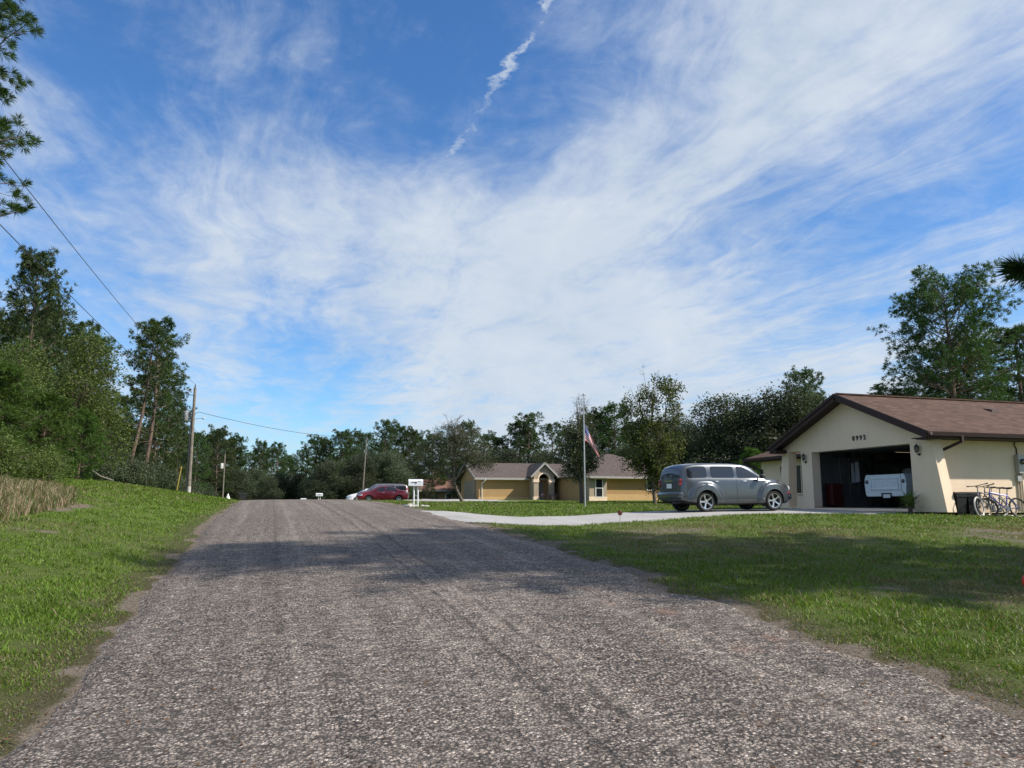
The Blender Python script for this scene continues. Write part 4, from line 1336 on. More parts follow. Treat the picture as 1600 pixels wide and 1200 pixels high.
m_black = paint('black metal', (0.012, 0.012, 0.012), 0.45)
m_iron = paint('black iron', (0.015, 0.014, 0.013), 0.5)
m_dkglass = glass_mat('dark window glass')
m_frost = paint('lantern glass', (0.16, 0.16, 0.155), 0.2)
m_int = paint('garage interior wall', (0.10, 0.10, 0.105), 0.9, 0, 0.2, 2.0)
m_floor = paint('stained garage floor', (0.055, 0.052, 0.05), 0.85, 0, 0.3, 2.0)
m_grey = paint('grey utility metal', (0.42, 0.41, 0.39), 0.5, 0.2)
m_tan = paint('tan painted conduit', (0.50, 0.43, 0.35), 0.7)
m_shutter = paint('dark bronze screen', (0.028, 0.024, 0.022), 0.35)

SL = 1.36                                    # slab height of the near house
house = thing('garage_house', 'cream stucco house with open garage and brown shingled gable roof', 'house', (20.3, 23.5, SL))


def H(x, y, z=0.0):
    """world plan position and height above the slab -> house space"""
    return (x - 20.3, y - 23.5, z)


def wall_prism(mb, loops, x0, x1, mi=0):
    """polygon drawn in (Y, height), pushed from x0 to x1"""
    mb.prism(loops, lambda a, b, s: (((x0, x1)[s]) - 20.3, a - 23.5, b), mi)


# gable front: a broad wall with feet that flare outwards, garage opening and a side opening
EAVE, PEAK = 2.36, 4.02
front = [(19.42, -0.12), (27.95, -0.12), (27.45, 2.42), (27.2, 2.47), (23.5, PEAK - 0.02), (19.85, 2.47), (19.85, 2.40)]
garage = [(20.72, -0.02), (25.68, -0.02), (25.68, 2.13), (20.72, 2.13)]
side_o = [(26.32, 0.0), (27.22, 0.0), (27.10, 2.22), (26.32, 2.22)]
mb = MB()
wall_prism(mb, [front, list(reversed(garage)), list(reversed(side_o))], 20.3, 20.68)
o = mb.build('front_wall', m_stucco, house)
o['label'] = 'gabled stucco front wall with flared feet and two openings'
# side walls and rear of the garage wing
mb = MB()
mb.box(*[v for v in (20.68 - 20.3, 34.0 - 20.3, 20.10 - 23.5, 20.30 - 23.5, -0.15, 2.30)])
mb.build('side_wall', m_stucco, house)
mb = MB()
mb.box(0.40, 3.70, 27.0 - 23.5 - 0.85, 27.0 - 23.5 - 0.65, -0.1, 2.30)
mb.build('garage_inner_wall', [m_stucco], house)
# main wing, set back, to the left of the garage
mb = MB()
mb.box(3.70, 13.7, 25.85 - 23.5 + 0.32, 34.3 - 23.5, -0.15, 2.32)
mb.build('main_wing_wall', m_stucco, house)
# interior: floor, ceiling, rear wall, inner faces
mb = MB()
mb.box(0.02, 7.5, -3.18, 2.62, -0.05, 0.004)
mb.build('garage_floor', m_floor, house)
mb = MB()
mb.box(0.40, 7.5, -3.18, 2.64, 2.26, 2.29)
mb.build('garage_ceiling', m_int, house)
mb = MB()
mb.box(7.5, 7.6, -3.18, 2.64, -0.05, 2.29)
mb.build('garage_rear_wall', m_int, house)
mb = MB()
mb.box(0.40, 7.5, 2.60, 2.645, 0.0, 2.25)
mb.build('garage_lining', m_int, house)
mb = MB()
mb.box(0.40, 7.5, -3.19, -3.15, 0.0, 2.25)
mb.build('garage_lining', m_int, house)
# raised overhead door panels under the ceiling
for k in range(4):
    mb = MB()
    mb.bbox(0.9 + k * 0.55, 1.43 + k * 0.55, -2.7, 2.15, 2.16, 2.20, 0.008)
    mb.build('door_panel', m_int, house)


def roof_plane(name, pts, mat, parent, og, au, av, thick=0.10):
    """closed slab under a polygon of roof points"""
    mb = MB()
    n = len(pts)
    nrm = (Vector(pts[1]) - Vector(pts[0])).cross(Vector(pts[2]) - Vector(pts[0])).normalized()
    if nrm.z < 0:
        nrm = -nrm
    lo = [tuple(Vector(p) - Vector((0, 0, thick))) for p in pts]
    mb.add(list(pts) + lo, [tuple(range(n)), tuple(range(2 * n - 1, n - 1, -1))] + [(i, (i + 1) % n, n + (i + 1) % n, n + i) for i in range(n)])
    o = mb.build(name, mat, parent)
    uv_planar(o, og, au, av)
    return o


RX0, RX1 = -0.52, 13.9                        # gable overhang, rear end (house space)
YE0, YE1, YC = 19.42 - 23.5, 27.60 - 23.5, 0.0
ZE, ZP = 2.42, 4.14
sl = ZP - ZE
roof_plane('roof', [(RX0, YE0, ZE), (RX1, YE0, ZE), (RX1, YC, ZP), (RX0, YC, ZP)], m_shing, house, (0, YE0, ZE), (1, 0, 0), (0, YC - YE0, sl))
roof_plane('roof', [(RX0, YC, ZP), (3.9, YC, ZP), (3.9, YE1, ZE), (RX0, YE1, ZE)], m_shing, house, (0, YE1, ZE), (1, 0, 0), (0, YC - YE1, sl))
mb = MB()
mb.bar((RX0 - 0.01, YC, ZP + 0.012), (RX1, YC, ZP + 0.012), 0.26, 0.045)
o = mb.build('ridge_cap', m_shing, house)
uv_planar(o, (0, 0, 0), (1, 0, 0), (0, 1, 0))
# fascia and rake boards, soffits
for ys, nm in ((YE0, 'r'), (YE1, 'l')):
    mb = MB()
    mb.bar((RX0 - 0.03, ys - math.copysign(0.02, -ys) * 0, ZE - 0.115), (RX0 - 0.03, YC, ZP - 0.115), 0.05, 0.24, up=(0, 0, 1))
    mb.build('rake_board', m_brown, house)
    mb = MB()
    mb.bar((RX0 - 0.075, ys * 1.005, ZE - 0.03), (RX0 - 0.075, YC, ZP - 0.03), 0.04, 0.10, up=(0, 0, 1))
    mb.build('rake_trim', m_brown, house)
    mb = MB()
    mb.bar((-0.27, ys, ZE - 0.125), (-0.27, YC, ZP - 0.125), 0.44, 0.025)
    mb.build('rake_soffit', m_brown, house)
mb = MB()
mb.box(RX0 + 0.0, RX1, YE0 - 0.03, YE0 + 0.0, ZE - 0.20, ZE - 0.01)
mb.build('fascia', m_brown, house)
mb = MB()
mb.box(RX0 + 0.02, RX1, YE0 + 0.01, YE0 + 0.70, ZE - 0.20, ZE - 0.17)
mb.build('soffit', m_brown, house)
# small boxed return at the gable's corner
mb = MB()
mb.box(-0.52, 0.0, YE0 + 0.02, YE0 + 0.50, ZE - 0.24, ZE - 0.205)
mb.build('cornice_return', m_brown, house)
mb = MB()
mb.box(-0.54, 0.0, YE1 - 0.42, YE1 + 0.02, ZE - 0.24, ZE - 0.10)
mb.build('cornice_return', m_brown, house)
# gutter: an open trough along the eave
mb = MB()
gp = [(0.0, -0.005), (-0.02, -0.10), (-0.10, -0.12), (-0.135, 0.0), (-0.125, 0.0), (-0.095, -0.108), (-0.025, -0.09), (-0.008, -0.005)]
vs = [(x, YE0 - 0.032 + a, ZE - 0.03 + b) for x in (RX0 + 0.04, RX1) for a, b in gp]
n = len(gp)
mb.add(vs, [(i, (i + 1) % n, n + (i + 1) % n, n + i) for i in range(n)] + [tuple(range(n)), tuple(range(2 * n - 1, n - 1, -1))])
mb.build('gutter', m_brown, house)
mb = MB()
mb.bar((0.72, YE0 - 0.09, ZE - 0.12), (0.72, YE0 - 0.09, ZE - 0.32), 0.10, 0.075)
mb.bar((0.72, YE0 - 0.09, ZE - 0.30), (0.44, -3.46, ZE - 0.62), 0.10, 0.075)
mb.bar((0.44, -3.455, ZE - 0.60), (0.44, -3.455, 0.0), 0.09, 0.07)
mb.build('downspout', m_brown, house)
# main wing roof (hip) with its own fascia
wx0, wx1, wy0, wy1 = 24.0 - 20.3 - 0.55, 34.6 - 20.3, 2.0, 34.9 - 23.5
zr = ZE + 2.0
hx = wx0 + 4.8
roof_plane('roof', [(wx0, wy0, ZE), (wx0, wy1, ZE), (hx, wy1 - 4.8, zr), (hx, wy0, zr)], m_shing, house, (wx0, 0, ZE), (0, 1, 0), (4.8, 0, 2.0))
roof_plane('roof', [(wx0, wy1, ZE), (wx1, wy1, ZE), (wx1 - 4.8, wy1 - 4.8, zr), (hx, wy1 - 4.8, zr)], m_shing, house, (0, wy1, ZE), (1, 0, 0), (0, -4.8, 2.0))
mb = MB()
mb.box(wx0 - 0.03, wx0, YE1 - 0.1, wy1, ZE - 0.19, ZE - 0.005)
mb.box(wx0 - 0.13, wx0 - 0.035, YE1 - 0.1, wy1 + 0.1, ZE - 0.15, ZE - 0.03)
mb.build('main_fascia', m_brown, house)
mb = MB()
mb.box(wx0 + 0.005, 3.70, 2.7, wy1 - 0.02, ZE - 0.19, ZE - 0.16)
mb.build('main_soffit', m_brown, house)
mb = MB()
mb.bar((wx0 - 0.09, wy1 - 0.12, ZE - 0.14), (wx0 - 0.09, wy1 - 0.12, ZE - 0.30), 0.09, 0.08)
mb.bar((wx0 - 0.09, wy1 - 0.12, ZE - 0.28), (3.64, 10.7, ZE - 0.62), 0.09, 0.08)
mb.bar((3.64, 10.7, ZE - 0.60), (3.64, 10.7, 0.0), 0.09, 0.08)
mb.build('downspout', m_brown, house)
# window pair and entry screen in the recess
for (y0, y1, z0, z1, nm) in ((8.35, 9.15, 0.62, 1.93, 'window'), (7.15, 8.05, 0.62, 1.93, 'window'), (3.55, 3.95, 0.35, 2.05, 'window')):
    wd = MB()
    wd.box(3.655, 3.698, y0, y1, z0, z1)
    f = wd.build(nm, m_shutter, house)
    fr = MB()
    for a, b, c_, d_ in ((y0 - .05, y1 + .05, z1, z1 + .05), (y0 - .05, y1 + .05, z0 - .06, z0), (y0 - .05, y0, z0, z1), (y1, y1 + .05, z0, z1), ((y0 + y1) / 2 - .02, (y0 + y1) / 2 + .02, z0, z1)):
        fr.box(3.63, 3.66, a, b, c_, d_)
    fr.build('window_frame', m_brown if nm != 'window' else m_stucco, f)
# entry door deep in the recess
mb = MB()
mb.bbox(3.66, 3.70, 4.5, 5.4, 0.02, 2.06, 0.01)
dr_ = mb.build('entry_door', m_brown, house)
mb = MB()
mb.lathe([(0.0, -0.07), (0.03, -0.065), (0.032, -0.03), (0.012, -0.02), (0.012, 0.0)], 12, (3.65, 4.6, 1.0), 'X')
mb.build('door_knob', m_grey, dr_)
# coach lanterns
for (y, z) in ((26.02, 1.95), (20.33, 1.92)):
    ly = y - 23.5
    mb = MB()
    mb.lathe([(0.0, -0.05), (0.055, -0.045), (0.06, -0.012), (0.06, 0.0)], 14, (0.0, ly, z - 0.22), 'X')
    mb.tube([(-0.03, ly, z - 0.22), (-0.10, ly, z - 0.26), (-0.16, ly, z - 0.20), (-0.16, ly, z - 0.13)], 0.012, 8)
    mb.lathe([(0.0, -0.15), (0.05, -0.14), (0.075, -0.10)], 6, (-0.16, ly, z))
    mb.lathe([(0.115, 0.10), (0.09, 0.15), (0.03, 0.21), (0.012, 0.25), (0.0, 0.27)], 6, (-0.16, ly, z))
    for k in range(6):
        a = math.pi / 3 * k
        mb.tube([(-0.16 + 0.075 * math.cos(a), ly + 0.075 * math.sin(a), z - 0.10), (-0.16 + 0.105 * math.cos(a), ly + 0.105 * math.sin(a), z + 0.10)], 0.007, 5)
    ln = mb.build('wall_lantern', m_iron, house, smooth=False)
    mb = MB()
    mb.lathe([(0.0, -0.098), (0.070, -0.097), (0.100, 0.098), (0.0, 0.099)], 6, (-0.16, ly, z))
    mb.build('lantern_glass', m_frost, ln)
    ln.scale = (0.74, 0.74, 0.74)
    ln.location = Vector((0.0, ly, z - 0.05)) * 0.26
# house number
yy = 23.36
for ch in '8992':
    cu = bpy.data.curves.new('digit', 'FONT')
    cu.body = ch
    cu.size = 0.235
    cu.extrude = 0.008
    cu.offset = 0.006
    tmp = bpy.data.objects.new('digit_curve', cu)
    COL.objects.link(tmp)
    dg = bpy.context.evaluated_depsgraph_get()
    me = bpy.data.meshes.new_from_object(tmp.evaluated_get(dg))
    bpy.data.objects.remove(tmp)
    me.materials.clear()
    me.materials.append(m_iron)
    d_ = put('digit', me, house, (-0.015, yy - 23.5, 2.42))
    d_.rotation_euler = (R(90), 0, R(-90))
    d_['label'] = 'black house number digit ' + ch
    yy -= 0.185
# meter base, meter and conduits on the side wall
mb = MB()
mb.bbox(24.05 - 20.3, 24.34 - 20.3, -3.56, -3.40, 1.15, 1.78, 0.012)
mt = mb.build('meter_box', m_grey, house)
mb = MB()
mb.lathe([(0.095, 0.0), (0.10, -0.06), (0.085, -0.10), (0.0, -0.115)], 18, (24.22 - 20.3, -3.56, 1.55), 'Y')
mb.build('meter', m_dkglass, mt)
mb = MB()
mb.bbox(24.02 - 20.3, 24.20 - 20.3, -3.50, -3.40, 0.88, 1.10, 0.01)
mb.build('junction_box', m_grey, house)
for x, z0, z1 in ((24.08, 0.0, 0.90), (24.19, 0.0, 1.15), (24.28, 0.0, 1.15)):
    mb = MB()
    mb.tube([(x - 20.3, -3.43, z0 - 0.1), (x - 20.3, -3.43, z1)], 0.024, 8)
    mb.build('conduit', m_tan, house, smooth=True)
mb = MB()
mb.tube([(24.16 - 20.3, -3.43, 1.78), (24.16 - 20.3, -3.43, 2.0), (24.10 - 20.3, -3.43, 2.08), (24.10 - 20.3, -3.43, 2.26)], 0.018, 8)
mb.build('conduit', m_brown, house, smooth=True)
# roof vents
mb = MB()
rz_ = lambda y: ZE + (y - YE0) / (YC - YE0) * sl
yv = -1.35
mb.add([(5.15, yv - 0.17, rz_(yv - 0.17) + 0.01), (5.55, yv - 0.17, rz_(yv - 0.17) + 0.01), (5.55, yv + 0.2, rz_(yv + 0.2) + 0.02), (5.15, yv + 0.2, rz_(yv + 0.2) + 0.02),
        (5.18, yv - 0.15, rz_(yv - 0.15) + 0.09), (5.52, yv - 0.15, rz_(yv - 0.15) + 0.09)],
       [(0, 1, 5, 4), (4, 5, 2, 3), (0, 4, 3), (1, 2, 5), (0, 3, 2, 1)])
mb.build('roof_vent', m_brown, house)
mb = MB()
yv = -0.9
mb.tube([(8.1, yv, rz_(yv) - 0.1), (8.1, yv, rz_(yv) + 0.22)], 0.045, 10)
mb.lathe([(0.16, 0.0), (0.10, 0.04), (0.055, 0.07), (0.05, 0.11)], 12, (8.1, yv, rz_(yv) - 0.01))
mb.build('vent_pipe', m_grey, house, smooth=True)

# ------------------------------------------------------------------ far tan house
H2Z = 1.86
h2 = thing('tan_house', 'ochre stucco house with arched entry and purple brown roof', 'house', (22.4, 85.0, H2Z))
E2, Rr = 2.45, 4.35


def box2(nm, x0, x1, y0, y1, z0, z1, mat, par=None):
    mb = MB()
    mb.box(x0 - 22.4, x1 - 22.4, y0 - 85, y1 - 85, z0, z1)
    return mb.build(nm, mat, par or h2)


box2('wall', 22.4, 36.0, 85.0, 93.6, -0.3, E2, m_ochre)
box2('base_band', 22.36, 30.6, 84.95, 84.998, -0.3, 0.30, paint('pale ochre base', (0.56, 0.375, 0.18), 0.9))
# street gable end with garage door
mb = MB()
mb.prism([[(84.99, E2), (93.61, E2), (89.3, 4.2)]], lambda a, b, s: ((22.38, 22.6)[s] - 22.4, a - 85, b))
mb.build('gable', m_ochre, h2)
gd = box2('garage_door', 22.31, 22.37, 86.4, 91.6, -0.05, 2.15, m_olive)
for k in range(4):
    for j in range(4):
        mb = MB()
        mb.bbox(22.285 - 22.4, 22.305 - 22.4, 86.5 - 85 + j * 1.28, 87.65 - 85 + j * 1.28, 0.03 + k * 0.53, 0.48 + k * 0.53, 0.008)
        mb.build('door_panel', m_olive, gd)
rp = lambda nm, pts, og, au, av, mt=m_shing2: roof_plane(nm, [(p[0] - 22.4, p[1] - 85, p[2]) for p in pts], mt, h2, (og[0] - 22.4, og[1] - 85, og[2]), au, av, 0.12)
rp('roof', [(21.8, 84.4, E2), (38.0, 84.4, E2), (38.0, 89.3, Rr), (21.8, 89.3, Rr)], (21.8, 84.4, E2), (1, 0, 0), (0, 4.9, 1.9))
rp('roof', [(21.8, 94.2, E2), (38.0, 94.2, E2), (38.0, 89.3, Rr), (21.8, 89.3, Rr)], (21.8, 94.2, E2), (1, 0, 0), (0, -4.9, 1.9))
box2('fascia', 21.78, 31.2, 84.36, 84.395, E2 - 0.24, E2 - 0.01, m_fascia)
box2('soffit', 21.8, 31.2, 84.40, 85.0, E2 - 0.24, E2 - 0.2, m_white)
for s in (-1, 1):
    mb = MB()
    mb.bar((21.77 - 22.4, 4.3 + s * 4.9, E2 - 0.10), (21.77 - 22.4, 4.3, Rr - 0.10), 0.04, 0.22)
    mb.build('rake_board', m_fascia, h2)
mb = MB()
mb.bar((23.0 - 22.4, -0.62, E2 - 0.15), (23.0 - 22.4, -0.62, E2 - 0.35), 0.09, 0.08)
mb.bar((23.0 - 22.4, -0.62, E2 - 0.33), (22.75 - 22.4, -0.06, E2 - 0.62), 0.09, 0.08)
mb.bar((22.75 - 22.4, -0.06, E2 - 0.6), (22.75 - 22.4, -0.06, -0.1), 0.09, 0.08)
mb.build('downspout', m_white, h2)
# arched entry portico
ax0, ax1, ayf = 28.35, 30.75, 83.2
cx = (ax0 + ax1) / 2
outer = [(ax0 - 0.02, -0.2), (ax1 + 0.02, -0.2), (ax1 + 0.02, 2.75), (cx, 4.0), (ax0 - 0.02, 2.75)]
arch = [(ax0 + 0.55, -0.15)] + [(cx - 0.65 * math.cos(a), 2.1 + 0.78 * math.sin(a)) for a in np.linspace(0, math.pi, 13)] + [(ax1 - 0.55, -0.15)]
mb = MB()
mb.prism([outer, arch], lambda a, b, s: (a - 22.4, (ayf, ayf + 0.4)[s] - 85, b))
mb.build('entry_arch', m_taupe, h2)
mb = MB()
ring = [(cx - 0.82 * math.cos(a), 2.1 + 0.95 * math.sin(a)) for a in np.linspace(0, math.pi, 13)] + [(cx + 0.66 * math.cos(a), 2.1 + 0.79 * math.sin(a)) for a in np.linspace(0, math.pi, 13)]
mb.prism([ring], lambda a, b, s: (a - 22.4, (ayf - 0.05, ayf - 0.003)[s] - 85, b))
mb.build('arch_trim', m_stucco, h2)
for x0, x1 in ((ax0 - 0.08, ax0 + 0.60), (ax1 - 0.60, ax1 + 0.08)):
    box2('pillar_cap', x0, x1, ayf - 0.07, ayf + 0.47, 1.92, 2.25, m_stucco)
    box2('pillar_base', x0, x1, ayf - 0.07, ayf + 0.47, -0.2, 0.32, m_stucco)
box2('portico_side', ax0, ax0 + 0.3, ayf + 0.40, 85.0, -0.2, 2.7, m_taupe)
box2('portico_side', ax1 - 0.3, ax1, ayf + 0.40, 85.0, -0.2, 2.7, m_taupe)
box2('front_door', cx - 0.5, cx + 0.5, 84.93, 84.99, 0, 2.05, paint('grey entry door', (0.2, 0.19, 0.2), 0.5))
rp('portico_roof', [(ax0 - 0.42, 82.85, 2.60), (ax0 - 0.42, 88, 2.60), (cx, 88, 4.18), (cx, 82.85, 4.18)], (ax0, 82.85, 2.6), (0, 1, 0), (1.6, 0, 1.5))
rp('portico_roof', [(ax1 + 0.42, 82.85, 2.60), (ax1 + 0.42, 88, 2.60), (cx, 88, 4.18), (cx, 82.85, 4.18)], (ax1, 82.85, 2.6), (0, 1, 0), (-1.6, 0, 1.5))
for s in (-1, 1):
    mb = MB()
    mb.bar((cx + s * 1.66 - 22.4, 82.82 - 85, 2.50), (cx - 22.4, 82.82 - 85, 4.09), 0.05, 0.2, up=(0, 0, 1))
    mb.build('rake_board', m_fascia, h2)
# right wing: nearer, with hip roof
WX0, WX1, WY = 31.4, 44.5, 77.0
box2('wing_wall', WX0 + 0.1, WX1, WY, 92.0, -0.4, E2, m_ochre)
box2('base_band', WX0 + 2.3, WX1, WY - 0.05, WY - 0.003, -0.4, 0.55, paint('pale ochre base', (0.56, 0.375, 0.18), 0.9))
box2('bay_wall', 32.0, 34.0, WY - 1.1, WY, -0.4, E2 - 0.05, m_taupe)
box2('bay_base', 31.95, 34.0, WY - 1.16, WY - 1.102, -0.4, 0.28, m_stucco)
for (x0, x1, y, z0, z1) in ((32.75, 33.45, WY - 1.1, 0.25, 2.1), (39.3, 40.15, WY, 1.05, 2.0)):
    wnd = box2('window', x0, x1, y - 0.03, y - 0.004, z0, z1, m_dkglass)
    mb = MB()
    for a, b, c_, d_ in ((x0 - .09, x1 + .09, z1, z1 + .09), (x0 - .09, x1 + .09, z0 - .09, z0), (x0 - .09, x0, z0, z1), (x1, x1 + .09, z0, z1), (x0, x1, (z0 + z1) / 2 - .03, (z0 + z1) / 2 + .03)):
        mb.box(a - 22.4, b - 22.4, y - 0.07 - 85, y - 0.031 - 85, c_, d_)
    mb.build('window_frame', m_white, wnd)
box2('corner_board', 34.05, 34.17, WY - 0.12, WY - 0.01, -0.3, E2 - 0.2, m_white)
hp = 37.2
rp('wing_roof', [(31.0, 76.3, E2), (45.2, 76.3, E2), (hp + 0.7, 83.0, 5.25), (hp, 83.0, 5.25)], (31.0, 76.3, E2), (1, 0, 0), (0, 6.7, 2.8))
rp('wing_roof', [(31.0, 76.3, E2), (hp, 83.0, 5.25), (hp, 93.0, 5.25), (31.0, 93.0, E2)], (31.0, 76.3, E2), (0, 1, 0), (6.7, 0, 2.8))
rp('wing_roof', [(45.2, 76.3, E2), (hp + 0.7, 83.0, 5.25), (hp + 0.7, 93.0, 5.25), (45.2, 93.0, E2)], (45.2, 76.3, E2), (0, 1, 0), (-6.7, 0, 2.8))
rp('bay_roof', [(31.4, 75.3, E2 - 0.02), (34.6, 75.3, E2 - 0.02), (34.0, 77.6, 3.1), (32.4, 77.6, 3.1)], (31.4, 75.3, E2), (1, 0, 0), (0, 2.3, 0.9))
box2('fascia', 34.6, 45.2, 76.26, 76.295, E2 - 0.24, E2 - 0.01, m_fascia)
box2('fascia', 31.4, 34.6, 75.26, 75.295, E2 - 0.26, E2 - 0.03, m_fascia)
box2('soffit', 31.2, 45.1, 76.30, 77.0, E2 - 0.23, E2 - 0.2, m_white)
for x, y, z in ((38.7, 79.0, 3.75), (41.4, 78.4, 3.2)):
    mb = MB()
    mb.tube([(x - 22.4, y - 85, z - 0.3), (x - 22.4, y - 85, z + 0.45)], 0.06, 8)
    mb.build('vent_pipe', m_white, h2)

# ------------------------------------------------------------------ far brown roofed house beyond the crest
H3 = (21.5, 117.0)
h3z = gz(26, 119) - 0.1
h3 = thing('brown_roof_house', 'low ochre house with red brown roof far behind the mailbox', 'house', (H3[0], H3[1], h3z))
mb = MB()
mb.box(0, 10.5, 0, 8, -0.3, 2.5)
mb.build('wall', m_ochre, h3)
hh = lambda nm, pts, og, au, av: roof_plane(nm, pts, m_shing3, h3, og, au, av, 0.12)
hh('roof', [(-0.5, -0.6, 2.5), (11.1, -0.6, 2.5), (11.1, 4.0, 4.5), (-0.5, 4.0, 4.5)], (0, -0.6, 2.5), (1, 0, 0), (0, 4.6, 2))
hh('roof', [(-0.5, 8.6, 2.5), (11.1, 8.6, 2.5), (11.1, 4.0, 4.5), (-0.5, 4.0, 4.5)], (0, 8.6, 2.5), (1, 0, 0), (0, -4.6, 2))
mb = MB()
mb.prism([[(0.0, 2.5), (8.0, 2.5), (4.0, 4.3)]], lambda a, b, s: ((0.0, 0.2)[s], a, b))
mb.build('gable', m_taupe, h3)
for s in (-1, 1):
    mb = MB()
    mb.bar((-0.54, 4 + s * 4.6, 2.40), (-0.54, 4.0, 4.40), 0.05, 0.2)
    mb.build('rake_board', m_fascia, h3)
mb = MB()
mb.box(-0.5, 11.1, -0.64, -0.605, 2.25, 2.49)
mb.build('fascia', m_fascia, h3)
mb = MB()
mb.bbox(1.1, 2.0, -0.08, -0.01, 0.0, 2.1, 0.02)
dd = mb.build('front_door', m_white, h3)
for z0, z1 in ((0.2, 0.9), (1.05, 1.9)):
    mb = MB()
    mb.bbox(1.25, 1.85, -0.10, -0.082, z0, z1, 0.006)
    mb.build('door_panel', m_fascia, dd)
for x0, x1 in ((6.7, 7.6), (4.2, 5.0)):
    mb = MB()
    mb.box(x0, x1, -0.04, -0.004, 0.95, 1.9)
    wn = mb.build('window', m_dkglass, h3)
    mb = MB()
    for a, b, c_, d_ in ((x0 - .2, x1 + .2, 1.9, 2.1), (x0 - .2, x1 + .2, 0.8, 0.95), (x0 - .2, x0, 0.95, 1.9), (x1, x1 + .2, 0.95, 1.9), (x0, x1, 1.40, 1.45)):
        mb.box(a, b, -0.08, -0.045, c_, d_)
    mb.build('window_frame', m_white, wn)


# ================================================================== VEHICLES
m_silver = carpaint('silver grey paint', (0.085, 0.097, 0.112), 0.55, 0.30)
m_red = carpaint('dark red paint', (0.34, 0.010, 0.022), 0.35, 0.28)
m_plum = carpaint('plum grey paint', (0.20, 0.17, 0.19), 0.6, 0.32)
m_wpaint = carpaint('white paintwork', (0.78, 0.79, 0.80), 0.0, 0.3)
m_ice = carpaint('pale blue white truck paint', (0.70, 0.78, 0.86), 0.0, 0.45)
m_tyre = paint('tyre rubber', (0.014, 0.014, 0.014), 0.8, 0, 0.2, 20.0)
m_chrome = paint('chrome', (0.78, 0.78, 0.78), 0.12, 1.0, 0.03)
m_alloy = paint('alloy', (0.60, 0.60, 0.61), 0.28, 0.9, 0.05)
m_under = paint('underbody black', (0.008, 0.008, 0.008), 0.9)
m_plastic = paint('dark bumper plastic', (0.03, 0.03, 0.032), 0.55)
m_cglass = glass_mat('tinted car glass', (0.012, 0.014, 0.017), 0.03)
m_tail = glass_mat('red tail lamp', (0.22, 0.008, 0.008), 0.12)
m_head = glass_mat('clear head lamp', (0.55, 0.57, 0.58), 0.08)
m_gap = paint('panel gap', (0.01, 0.01, 0.01), 0.9)
m_plate = paint('licence plate', (0.66, 0.74, 0.74), 0.5, 0, 0.05, 30.0)
m_platetext = paint('licence plate print', (0.05, 0.16, 0.12), 0.6)


def curve(pts):
    xs = np.array([p[0] for p in pts], float)
    ys = np.array([p[1] for p in pts], float)
    o = np.argsort(xs)
    xs, ys = xs[o], ys[o]

    def f(x):
        """Catmull-Rom style interpolation with limited slopes"""
        i = int(np.clip(np.searchsorted(xs, x) - 1, 0, len(xs) - 2))
        h = xs[i + 1] - xs[i]
        sl_ = (ys[1:] - ys[:-1]) / (xs[1:] - xs[:-1])

        def m(k):
            if k == 0:
                return sl_[0]
            if k == len(xs) - 1:
                return sl_[-1]
            a_, b_ = sl_[k - 1], sl_[k]
            return 0 if a_ * b_ <= 0 else 2 * a_ * b_ / (a_ + b_)
        t_ = np.clip((x - xs[i]) / h, 0, 1)
        return float((2 * t_ ** 3 - 3 * t_ ** 2 + 1) * ys[i] + (t_ ** 3 - 2 * t_ ** 2 + t_) * h * m(i) + (-2 * t_ ** 3 + 3 * t_ ** 2) * ys[i + 1] + (t_ ** 3 - t_ ** 2) * h * m(i + 1))
    return f


def bool_cut(me, cutters):
    o = bpy.data.objects.new('tmp_body', me)
    COL.objects.link(o)
    tmp = []
    for cm in cutters:
        c = bpy.data.objects.new('tmp_cut', cm)
        COL.objects.link(c)
        tmp.append(c)
        md = o.modifiers.new('b', 'BOOLEAN')
        md.operation = 'DIFFERENCE'
        md.object = c
        md.solver = 'EXACT'
    dg = bpy.context.evaluated_depsgraph_get()
    dg.update()
    res = bpy.data.meshes.new_from_object(o.evaluated_get(dg))
    for x in [o] + tmp:
        bpy.data.objects.remove(x)
    return res


